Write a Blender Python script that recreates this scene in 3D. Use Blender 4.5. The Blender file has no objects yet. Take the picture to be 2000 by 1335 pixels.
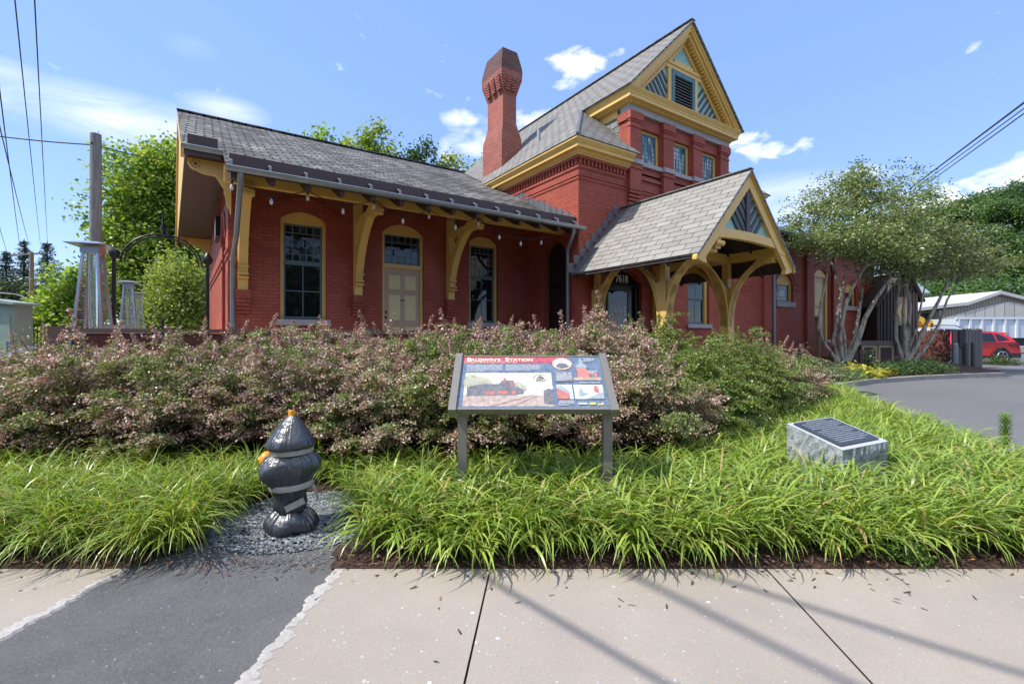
import bpy, math, random
import numpy as np
from mathutils import Vector, Matrix
R = math.radians
random.seed(7); rng = np.random.default_rng(11)
scene = bpy.context.scene
COL = scene.collection

# ------------------------------------------------------------------ camera
F, CX, HY, H = 904.0, 1000.0, 655.0, 1.4
cd = bpy.data.cameras.new('camera'); cam = bpy.data.objects.new('camera', cd); COL.objects.link(cam)
cam.location = (0, 0, H); cam.rotation_euler = (R(90), 0, 0)
cd.sensor_width = 36; cd.lens = F/2000*36; cd.shift_y = -12.5/2000; cd.clip_start = .05; cd.clip_end = 2000
scene.camera = cam
def at(px, py, Y):
    return Vector(((px-CX)/F*Y, Y, H+(HY-py)/F*Y))
def atz(px, py, z=0.0):
    Y = (z-H)*F/(HY-py); return Vector(((px-CX)/F*Y, Y, z))

# ------------------------------------------------------------------ light
SUN_EL = R(53)
LD = Vector((.961*math.cos(SUN_EL), .276*math.cos(SUN_EL), -math.sin(SUN_EL)))   # direction the light travels
sd = bpy.data.lights.new('sun', 'SUN'); sun = bpy.data.objects.new('sun', sd); COL.objects.link(sun)
sd.energy = 3.1; sd.angle = R(.53); sd.color = (1, .955, .88)
sun.rotation_euler = LD.to_track_quat('-Z', 'Y').to_euler(); sun.location = (-20, 0, 40)

def nn(t, typ, **kw):
    n = t.nodes.new(typ)
    for k, v in kw.items():
        if k.startswith('i_'):
            key = k[2:]; key = int(key) if key.isdigit() else key.replace('_', ' ')
            n.inputs[key].default_value = v
        else: setattr(n, k, v)
    return n
def lk(t, a, b): t.links.new(a, b)
def math_(t, op, a, b=None, clamp=False):
    n = t.nodes.new('ShaderNodeMath'); n.operation = op; n.use_clamp = clamp
    for i, x in enumerate((a, b)):
        if x is None: continue
        if isinstance(x, (int, float)): n.inputs[i].default_value = x
        else: lk(t, x, n.inputs[i])
    return n.outputs[0]
def ramp(t, fac, stops, interp='LINEAR'):
    n = t.nodes.new('ShaderNodeValToRGB'); n.color_ramp.interpolation = interp
    el = n.color_ramp.elements
    while len(el) < len(stops): el.new(.5)
    for e, (p, c) in zip(el, stops):
        e.position = p; e.color = (*c, 1) if len(c) == 3 else c
    lk(t, fac, n.inputs[0]); return n.outputs[0]
def mix(t, fac, a, b, blend='MIX'):
    n = t.nodes.new('ShaderNodeMix'); n.data_type = 'RGBA'; n.blend_type = blend
    for idx, x in ((0, fac), (6, a), (7, b)):
        if isinstance(x, (int, float)): n.inputs[idx].default_value = x
        elif isinstance(x, (tuple, list)): n.inputs[idx].default_value = (*x, 1) if len(x) == 3 else x
        else: lk(t, x, n.inputs[idx])
    return n.outputs[2]

world = bpy.data.worlds.new('World'); scene.world = world; world.use_nodes = True
wt = world.node_tree
bg = wt.nodes['Background']; bg.inputs[1].default_value = .15
sky = wt.nodes.new('ShaderNodeTexSky'); sky.sky_type = 'NISHITA'; sky.sun_disc = False
sky.sun_elevation = SUN_EL; sky.sun_rotation = R(-106); sky.air_density = 1.0; sky.dust_density = .0; sky.ozone_density = 2.6; sky.altitude = 100
tc = wt.nodes.new('ShaderNodeTexCoord')
nrm = nn(wt, 'ShaderNodeVectorMath', operation='NORMALIZE'); lk(wt, tc.outputs['Generated'], nrm.inputs[0])
dirv = nrm.outputs[0]
mp = nn(wt, 'ShaderNodeMapping'); mp.inputs['Scale'].default_value = (13, 13, 24); lk(wt, dirv, mp.inputs[0])
no = nn(wt, 'ShaderNodeTexNoise', i_Scale=1.0, i_Detail=9.0, i_Roughness=.58, i_Distortion=.35); lk(wt, mp.outputs[0], no.inputs['Vector'])
mp2 = nn(wt, 'ShaderNodeMapping'); mp2.inputs['Scale'].default_value = (4, 4, 16); mp2.inputs['Rotation'].default_value = (0, R(8), R(20)); lk(wt, dirv, mp2.inputs[0])
no2 = nn(wt, 'ShaderNodeTexNoise', i_Scale=1.3, i_Detail=8.0, i_Roughness=.6, i_Distortion=.9); lk(wt, mp2.outputs[0], no2.inputs['Vector'])
total = None
CLOUDS = [(275, 243, 215, 48, .95, 1), (440, 215, 70, 26, .6, 1), (1125, 130, 80, 36, 1.0, 0), (1105, 163, 40, 16, .7, 0), (1208, 103, 34, 15, .8, 0),
          (1490, 293, 115, 44, 1.15, 0), (1900, 392, 240, 66, 1.15, 0), (905, 232, 55, 20, .6, 0), (925, 290, 95, 50, .55, 0),
          (1500, 400, 170, 50, .75, 1), (375, 92, 40, 20, .15, 1), (10, 140, 60, 25, .5, 1), (1030, 250, 60, 34, .8, 0),
          (1690, 345, 120, 30, .5, 0)]
for (px, py, sx, sy, a, kind) in CLOUDS:
    c = (at(px, py, 10)-Vector((0, 0, H))).normalized()
    rt = c.cross(Vector((0, 0, 1))).normalized(); up = rt.cross(c)
    k = 10/(at(px, py, 10)-Vector((0, 0, H))).length
    d1 = nn(wt, 'ShaderNodeVectorMath', operation='DOT_PRODUCT'); lk(wt, dirv, d1.inputs[0]); d1.inputs[1].default_value = rt/(sx/F*k)
    d2 = nn(wt, 'ShaderNodeVectorMath', operation='DOT_PRODUCT'); lk(wt, dirv, d2.inputs[0]); d2.inputs[1].default_value = up/(sy/F*k)
    d0 = nn(wt, 'ShaderNodeVectorMath', operation='DOT_PRODUCT'); lk(wt, dirv, d0.inputs[0]); d0.inputs[1].default_value = c
    q = math_(wt, 'SQRT', math_(wt, 'ADD', math_(wt, 'POWER', d1.outputs['Value'], 2), math_(wt, 'POWER', d2.outputs['Value'], 2)))
    m = math_(wt, 'MULTIPLY', math_(wt, 'SUBTRACT', 1.25, q), math_(wt, 'GREATER_THAN', d0.outputs['Value'], .3), True)
    s = no2.outputs['Fac'] if kind else no.outputs['Fac']
    if kind: v = math_(wt, 'MULTIPLY', math_(wt, 'MULTIPLY', m, math_(wt, 'MULTIPLY', math_(wt, 'SUBTRACT', s, .27), 2.5, True)), a, True)
    else:
        v = math_(wt, 'MULTIPLY', math_(wt, 'ADD', math_(wt, 'MULTIPLY', m, .80), math_(wt, 'SUBTRACT', math_(wt, 'MULTIPLY', s, 2.6), 1.72)), 2.0*a, True)
    total = v if total is None else math_(wt, 'MAXIMUM', total, v)
sx_ = nn(wt, 'ShaderNodeSeparateXYZ'); lk(wt, dirv, sx_.inputs[0])      # unseen cloud overhead and behind the viewer, added as fill light for the facade
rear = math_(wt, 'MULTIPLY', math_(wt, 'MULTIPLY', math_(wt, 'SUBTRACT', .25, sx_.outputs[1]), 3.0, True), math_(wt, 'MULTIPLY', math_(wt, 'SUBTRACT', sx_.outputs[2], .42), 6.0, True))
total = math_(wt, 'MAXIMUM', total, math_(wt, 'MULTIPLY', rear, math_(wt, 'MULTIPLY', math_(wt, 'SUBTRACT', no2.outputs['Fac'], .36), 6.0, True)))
skyc = mix(wt, .70, mix(wt, 1.0, sky.outputs[0], (1.30, 1.22, 1.12), 'MULTIPLY'), (1.02, 1.75, 4.0))
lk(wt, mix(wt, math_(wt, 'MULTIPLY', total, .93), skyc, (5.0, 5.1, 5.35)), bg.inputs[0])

vs = scene.view_settings; vs.view_transform = 'Standard'; vs.look = 'None'; vs.exposure = .92; vs.gamma = 1; vs.use_curve_mapping = False

# ------------------------------------------------------------------ materials
MATS = {}
def newmat(name):
    m = bpy.data.materials.new(name); m.use_nodes = True
    t = m.node_tree; b = t.nodes['Principled BSDF']; MATS[name] = m
    return m, t, b
def uvn(t): return nn(t, 'ShaderNodeTexCoord').outputs['UV']
def objc(t): return nn(t, 'ShaderNodeTexCoord').outputs['Object']
def bump(t, b, h, strength=.4, dist=.01):
    n = nn(t, 'ShaderNodeBump'); n.inputs['Strength'].default_value = strength; n.inputs['Distance'].default_value = dist
    lk(t, h, n.inputs['Height']); lk(t, n.outputs[0], b.inputs['Normal'])
def noise(t, vec, scale, detail=4, rough=.55, dist=0):
    n = nn(t, 'ShaderNodeTexNoise', i_Scale=scale, i_Detail=float(detail), i_Roughness=rough, i_Distortion=float(dist)); lk(t, vec, n.inputs['Vector']); return n.outputs['Fac']
def paint(name, col, rough=.5, var=.12, scale=6, metallic=0, spec=.5, bmp=.08):
    m, t, b = newmat(name)
    o = objc(t); f = noise(t, o, scale, 5); f2 = noise(t, o, scale*9, 3)
    c = ramp(t, f, [(.25, tuple(x*(1-var) for x in col)), (.75, tuple(min(1, x*(1+var)) for x in col))])
    c = mix(t, math_(t, 'MULTIPLY', f2, .18), c, tuple(x*.6 for x in col))
    lk(t, c, b.inputs['Base Color']); b.inputs['Roughness'].default_value = rough; b.inputs['Metallic'].default_value = metallic
    b.inputs['Specular IOR Level'].default_value = spec
    if bmp: bump(t, b, f2, bmp, .004)
    return m
def brickmat(name, c1, c2, mort, bw=.215, rh=.075, ms=.007, bmp=.6, stain=None, chips=True, msm=.25):
    m, t, b = newmat(name); u = uvn(t)
    d = nn(t, 'ShaderNodeTexBrick', i_Scale=1.0, i_Mortar_Size=ms, i_Mortar_Smooth=msm, i_Bias=0.0, i_Brick_Width=bw, i_Row_Height=rh)
    d.inputs['Color1'].default_value = (*c1, 1); d.inputs['Color2'].default_value = (*c2, 1); d.inputs['Mortar'].default_value = (*mort, 1)
    wob = nn(t, 'ShaderNodeVectorMath', operation='ADD'); lk(t, u, wob.inputs[0])
    nz = nn(t, 'ShaderNodeTexNoise', i_Scale=3.0, i_Detail=2.0); lk(t, u, nz.inputs['Vector'])
    sc = nn(t, 'ShaderNodeVectorMath', operation='SCALE'); sc.inputs['Scale'].default_value = .012; lk(t, nz.outputs['Color'], sc.inputs[0]); lk(t, sc.outputs[0], wob.inputs[1])
    lk(t, wob.outputs[0], d.inputs['Vector'])
    f = noise(t, u, 1.1, 6, .6); f2 = noise(t, u, 14, 4)
    c = mix(t, math_(t, 'MULTIPLY', ramp(t, f, [(.35, (0, 0, 0)), (.7, (1, 1, 1))]), .45), d.outputs['Color'], stain or tuple(x*.62 for x in c1))
    c = mix(t, math_(t, 'MULTIPLY', f2, .25), c, tuple(x*.7 for x in c2))
    lo = noise(t, u, .45, 5, .65); c = mix(t, math_(t, 'MULTIPLY', ramp(t, lo, [(.48, (0, 0, 0)), (.72, (1, 1, 1))]), .35), c, tuple(min(1, x*1.35+.03) for x in c1))
    if chips:
        v = noise(t, u, 9, 2, .4); ch = ramp(t, v, [(.765, (0, 0, 0)), (.785, (1, 1, 1))]); c = mix(t, math_(t, 'MULTIPLY', ch, .6), c, (.55, .36, .3))
    lk(t, c, b.inputs['Base Color']); b.inputs['Roughness'].default_value = .62; b.inputs['Specular IOR Level'].default_value = .35
    h = math_(t, 'ADD', math_(t, 'MULTIPLY', d.outputs['Fac'], -1), math_(t, 'MULTIPLY', f2, .5))
    bump(t, b, h, bmp, .008)
    return m
def slatemat(name, cols, bw, rh, light=None, lightamt=.5, bmp=.9, gap=.006, edge=(.03, .03, .032), moss=None):
    m, t, b = newmat(name); u = uvn(t)
    d = nn(t, 'ShaderNodeTexBrick', i_Scale=1.0, i_Mortar_Size=gap, i_Mortar_Smooth=.1, i_Bias=0.0, i_Brick_Width=bw, i_Row_Height=rh)
    d.inputs['Color1'].default_value = (0, 0, 0, 1); d.inputs['Color2'].default_value = (1, 1, 1, 1); d.inputs['Mortar'].default_value = (.5, .5, .5, 1)
    lk(t, u, d.inputs['Vector'])
    c = ramp(t, d.outputs['Color'], [(i/(len(cols)-1), k) for i, k in enumerate(cols)])
    f = noise(t, u, .7, 6, .65); f2 = noise(t, u, 18, 5, .65)
    c = mix(t, math_(t, 'MULTIPLY', f2, .55), c, tuple(x*.5 for x in cols[0]))
    if light:
        g = nn(t, 'ShaderNodeTexNoise', i_Scale=1.0, i_Detail=7.0, i_Roughness=.75); mpp = nn(t, 'ShaderNodeMapping'); mpp.inputs['Scale'].default_value = (2.6, 8, 1)
        lk(t, u, mpp.inputs[0]); lk(t, mpp.outputs[0], g.inputs['Vector'])
        patch = math_(t, 'MULTIPLY', ramp(t, g.outputs['Fac'], [(.47, (0, 0, 0)), (.60, (1, 1, 1))]), ramp(t, f, [(.40, (.10, .10, .10)), (.60, (1, 1, 1))]))
        c = mix(t, math_(t, 'MULTIPLY', patch, lightamt), c, light)
    if moss:
        mo = ramp(t, noise(t, u, 1.7, 6, .7), [(.6, (0, 0, 0)), (.72, (1, 1, 1))]); c = mix(t, math_(t, 'MULTIPLY', mo, .5), c, moss)
    c = mix(t, d.outputs['Fac'], c, edge)
    lk(t, c, b.inputs['Base Color']); b.inputs['Roughness'].default_value = .75; b.inputs['Specular IOR Level'].default_value = .25
    s = nn(t, 'ShaderNodeSeparateXYZ'); lk(t, u, s.inputs[0])
    saw = math_(t, 'FRACT', math_(t, 'DIVIDE', s.outputs[1], rh))          # each course tilts: thick lower edge
    h = math_(t, 'ADD', math_(t, 'MULTIPLY', saw, -1.0), math_(t, 'ADD', math_(t, 'MULTIPLY', d.outputs['Color'], .35), math_(t, 'MULTIPLY', f2, .35)))
    h = math_(t, 'SUBTRACT', h, math_(t, 'MULTIPLY', d.outputs['Fac'], .8))
    bump(t, b, h, bmp, .02)
    return m
def plankmat(name, cols, w, gap=.006, horiz=False, rough=.7, bmp=.5):
    m, t, b = newmat(name); u = uvn(t)
    s = nn(t, 'ShaderNodeSeparateXYZ'); lk(t, u, s.inputs[0]); a = s.outputs[1] if horiz else s.outputs[0]
    k = math_(t, 'DIVIDE', a, w); fr = math_(t, 'FRACT', k); fl = math_(t, 'FLOOR', k)
    wn = nn(t, 'ShaderNodeTexWhiteNoise', noise_dimensions='1D'); lk(t, fl, wn.inputs['W'])
    c = ramp(t, wn.outputs['Value'], [(i/(len(cols)-1), q) for i, q in enumerate(cols)])
    mp_ = nn(t, 'ShaderNodeMapping'); mp_.inputs['Scale'].default_value = (3, 40, 1) if horiz else (40, 3, 1); lk(t, u, mp_.inputs[0])
    g = noise(t, mp_.outputs[0], 1.0, 5, .6); c = mix(t, math_(t, 'MULTIPLY', g, .45), c, tuple(x*.5 for x in cols[0]))
    e = math_(t, 'LESS_THAN', fr, gap/w); c = mix(t, e, c, tuple(x*.2 for x in cols[0]))
    lk(t, c, b.inputs['Base Color']); b.inputs['Roughness'].default_value = rough
    bump(t, b, math_(t, 'SUBTRACT', math_(t, 'MULTIPLY', g, .4), e), bmp, .008)
    return m
def leafmat(name, stops, rough=.45, trans=.3, tcol=None, spec=.5, patch=0):
    m, t, b = newmat(name)
    g = nn(t, 'ShaderNodeNewGeometry'); c = ramp(t, g.outputs['Random Per Island'], stops)
    oi = nn(t, 'ShaderNodeObjectInfo'); hs = nn(t, 'ShaderNodeHueSaturation')
    lk(t, c, hs.inputs['Color']); lk(t, math_(t, 'ADD', .485, math_(t, 'MULTIPLY', oi.outputs['Random'], .03)), hs.inputs['Hue'])
    lk(t, math_(t, 'ADD', .85, math_(t, 'MULTIPLY', oi.outputs['Random'], .3)), hs.inputs['Value'])
    c = hs.outputs[0]
    if patch: c = mix(t, ramp(t, noise(t, objc(t), patch, 3, .5), [(.36, (0, 0, 0)), (.62, (1, 1, 1))]), c, mix(t, 1.0, c, (.34, .46, .48), 'MULTIPLY'))
    lk(t, c, b.inputs['Base Color']); b.inputs['Roughness'].default_value = rough; b.inputs['Specular IOR Level'].default_value = spec
    tr = nn(t, 'ShaderNodeBsdfTranslucent'); lk(t, mix(t, 1.0, c, tcol or (1.6, 1.5, .7), 'MULTIPLY'), tr.inputs[0])
    ms = nn(t, 'ShaderNodeMixShader'); ms.inputs[0].default_value = trans
    lk(t, b.outputs[0], ms.inputs[1]); lk(t, tr.outputs[0], ms.inputs[2]); lk(t, ms.outputs[0], t.nodes['Material Output'].inputs[0])
    return m
def groundmat(name, c1, c2, scale, speck=None, rough=.85, bmp=.5, dist=.006, big=.35, bigcol=None, stainscale=.6):
    m, t, b = newmat(name); o = objc(t)
    f = noise(t, o, scale, 8, .7); f3 = noise(t, o, stainscale, 6, .6)
    c = mix(t, ramp(t, f, [(.3, (0, 0, 0)), (.7, (1, 1, 1))]), c1, c2)
    c = mix(t, math_(t, 'MULTIPLY', ramp(t, f3, [(.35, (0, 0, 0)), (.68, (1, 1, 1))]), big), c, bigcol or tuple(x*.6 for x in c1))
    if speck:
        for sc, th, cols in speck:
            v = nn(t, 'ShaderNodeTexVoronoi', i_Scale=sc); lk(t, o, v.inputs['Vector'])
            k = nn(t, 'ShaderNodeSeparateColor'); lk(t, v.outputs['Color'], k.inputs[0])
            msk = math_(t, 'MULTIPLY', math_(t, 'LESS_THAN', v.outputs['Distance'], .33), math_(t, 'GREATER_THAN', k.outputs[0], th))
            c = mix(t, msk, c, ramp(t, k.outputs[1], [(i/(len(cols)-1), q) for i, q in enumerate(cols)]))
    lk(t, c, b.inputs['Base Color']); b.inputs['Roughness'].default_value = rough; b.inputs['Specular IOR Level'].default_value = .3
    bump(t, b, f, bmp, dist)
    return m

RED = (.44, .096, .052); YEL = (.76, .475, .125)
brick_red = brickmat('painted_red_brick', RED, (.33, .064, .036), (.21, .04, .026), ms=.008, bmp=.75)
brick_plain = brickmat('unpainted_chimney_brick', (.40, .095, .055), (.27, .06, .04), (.46, .30, .23), ms=.009, bmp=.8, stain=(.16, .045, .035), chips=False)
brick_soot = brickmat('sooty_chimney_brick', (.18, .06, .042), (.09, .04, .034), (.24, .16, .13), ms=.009, bmp=.8, stain=(.05, .03, .03), chips=False)
yellow = paint('ochre_trim_paint', YEL, .45, .07, 3)
yellow_dark = paint('ochre_shadow_gap', (.2, .11, .03), .6, .1, 3)
teal = paint('pale_teal_paint', (.27, .50, .46), .5, .08)
bluetrim = paint('slate_blue_paint', (.075, .165, .19), .45, .1)
sashmat = paint('grey_green_sash_paint', (.10, .15, .155), .45, .1)
brown = paint('dark_brown_paint', (.06, .032, .03), .5, .12)
batten = paint('plum_brown_batten', (.07, .045, .05), .5, .1)
soffit = plankmat('brown_beadboard', [(.075, .032, .026), (.06, .027, .022), (.085, .038, .03)], .16, .018, horiz=True, rough=.45)
roof_dark = plankmat('dark_roof_boards', [(.05, .028, .024), (.035, .022, .02), (.06, .032, .028)], .15, .01)
slate_old = slatemat('weathered_slate', [(.055, .052, .05), (.125, .116, .108), (.18, .168, .152), (.082, .077, .073)], .34, .205, (.50, .49, .46), .9, moss=(.14, .09, .055), gap=.02, edge=(.012, .012, .013))
slate_tower = slatemat('grey_slate', [(.23, .217, .195), (.30, .284, .255), (.19, .182, .168), (.26, .245, .222)], .34, .19, (.45, .44, .40), .3, gap=.014)
slate_porch = slatemat('large_porch_slate', [(.28, .265, .238), (.34, .322, .288), (.25, .238, .218), (.31, .292, .262)], .46, .185, (.5, .48, .44), .25, gap=.008)
stone = paint('grey_stone', (.40, .36, .35), .8, .14, 8, bmp=.3)
flash = paint('lead_flashing', (.16, .165, .18), .45, .25, 5, metallic=.4)
gutter_m = paint('zinc_gutter', (.34, .37, .39), .35, .15, 4, metallic=.6)
pipe_m = paint('grey_downspout', (.24, .26, .28), .4, .1, 4, metallic=.4)
black = paint('black_iron', (.012, .012, .014), .4, .2)
doorblack = paint('black_door_paint', (.006, .006, .007), .3, .2)
tan_door = paint('tan_door_paint', (.52, .335, .20), .45, .05)
cream = paint('cream_panel_paint', (.74, .59, .27), .45, .05)
white = paint('white_paint', (.78, .78, .76), .5, .04)
steel = paint('brushed_steel', (.55, .57, .6), .28, .08, 5, metallic=.85)
galv = paint('galvanised_steel', (.36, .38, .40), .45, .15, 5, metallic=.3)
def glassmat(name, base, rough=.03):
    m, t, b = newmat(name); b.inputs['Base Color'].default_value = (*base, 1); b.inputs['Roughness'].default_value = rough
    b.inputs['Specular IOR Level'].default_value = .6
    bump(t, b, noise(t, objc(t), 1.7, 2), .05, .02); return m
glass = glassmat('dark_window_glass', (.008, .009, .01))
glass_amber = glassmat('amber_pane', (.055, .028, .012), .08); glass_blue = glassmat('blue_pane', (.018, .03, .06), .08)
curtain = paint('window_curtain', (.45, .45, .42), .8, .25, 7)
m, t, b = newmat('curtained_pane'); mp_ = nn(t, 'ShaderNodeMapping'); mp_.inputs['Scale'].default_value = (9, 9, 1.6); mp_.inputs['Rotation'].default_value = (0, R(14), 0); lk(t, objc(t), mp_.inputs[0])
lk(t, ramp(t, noise(t, mp_.outputs[0], 1.0, 3, .5, .4), [(.44, (.03, .085, .12)), (.5, (.14, .20, .22)), (.55, (.42, .43, .41)), (.7, (.55, .55, .52))]), b.inputs['Base Color']); b.inputs['Roughness'].default_value = .06; glass_curtain = m
m, t, b = newmat('clear_tube_glass'); b.inputs['Transmission Weight'].default_value = .9; b.inputs['Roughness'].default_value = .05; b.inputs['IOR'].default_value = 1.1; b.inputs['Base Color'].default_value = (.9, .95, .95, 1); tubeglass = m
bulbglass = paint('bulb_glass', (.7, .7, .68), .1, .05)
concrete = groundmat('sidewalk_concrete', (.30, .26, .218), (.385, .335, .282), 90, [(55, .93, [(.5, .48, .45), (.24, .26, .28), (.42, .40, .36)]), (140, .9, [(.12, .115, .11), (.5, .48, .44)]), (30, .99, [(.55, .53, .5), (.28, .30, .34)])], big=.4, bigcol=(.215, .188, .162), stainscale=1.3, bmp=.35)
concrete_edge = groundmat('broken_concrete_edge', (.36, .335, .305), (.50, .475, .445), 26, None, bmp=.9, dist=.012)
asphalt = groundmat('asphalt_patch', (.065, .065, .068), (.135, .134, .138), 70, [(110, .88, [(.22, .22, .22), (.10, .10, .105)]), (70, .975, [(.32, .31, .30), (.2, .2, .22)])], bmp=1.0, dist=.01, big=.6, bigcol=(.17, .165, .155), stainscale=1.6)
asphalt2 = groundmat('parking_asphalt', (.125, .125, .13), (.175, .175, .18), 30, [(60, .9, [(.27, .27, .27), (.1, .1, .1)])], bmp=.7, dist=.008, big=.4, bigcol=(.10, .10, .105), stainscale=.35)
mulch = groundmat('brown_mulch', (.045, .022, .016), (.13, .07, .055), 38, [(48, .6, [(.11, .055, .04), (.05, .025, .02), (.17, .10, .08)])], bmp=1.0, dist=.03)
soil = groundmat('ground_soil', (.10, .085, .05), (.06, .09, .025), 3, bmp=.6, dist=.03)
lawn = groundmat('hill_ground', (.03, .055, .015), (.05, .08, .02), .2)
stoneblock = groundmat('granite', (.17, .20, .21), (.50, .53, .54), 9, [(60, .8, [(.08, .1, .1), (.7, .72, .72)])], bmp=1.0, dist=.04, big=.3, bigcol=(.09, .12, .12), stainscale=4)
stonetop = groundmat('sawn_granite', (.38, .41, .42), (.50, .53, .54), 60, bmp=.1)
gravelm = None
bark_smooth = None
def barkmat(name, stops, sc=(6, 6, 2.2), bmp=.7):
    m, t, b = newmat(name); o = objc(t); mp_ = nn(t, 'ShaderNodeMapping'); mp_.inputs['Scale'].default_value = sc; lk(t, o, mp_.inputs[0])
    f = noise(t, mp_.outputs[0], 1.6, 6, .65, .6); lk(t, ramp(t, f, stops), b.inputs['Base Color']); b.inputs['Roughness'].default_value = .85
    bump(t, b, f, bmp, .03); return m
bark_smooth = barkmat('mottled_bark', [(.36, (.06, .05, .042)), (.44, (.32, .28, .21)), (.58, (.52, .47, .36)), (.7, (.30, .27, .21))])
bark = barkmat('brown_bark', [(.3, (.04, .03, .022)), (.6, (.13, .10, .075))])
polewood = barkmat('weathered_pole_wood', [(.3, (.11, .112, .115)), (.6, (.24, .24, .24))], (14, 14, .8))
polewood2 = barkmat('orange_pole_wood', [(.3, (.20, .11, .055)), (.6, (.33, .20, .10))], (14, 14, .8))
twig = paint('shrub_stem', (.07, .045, .035), .8, .3)

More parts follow.
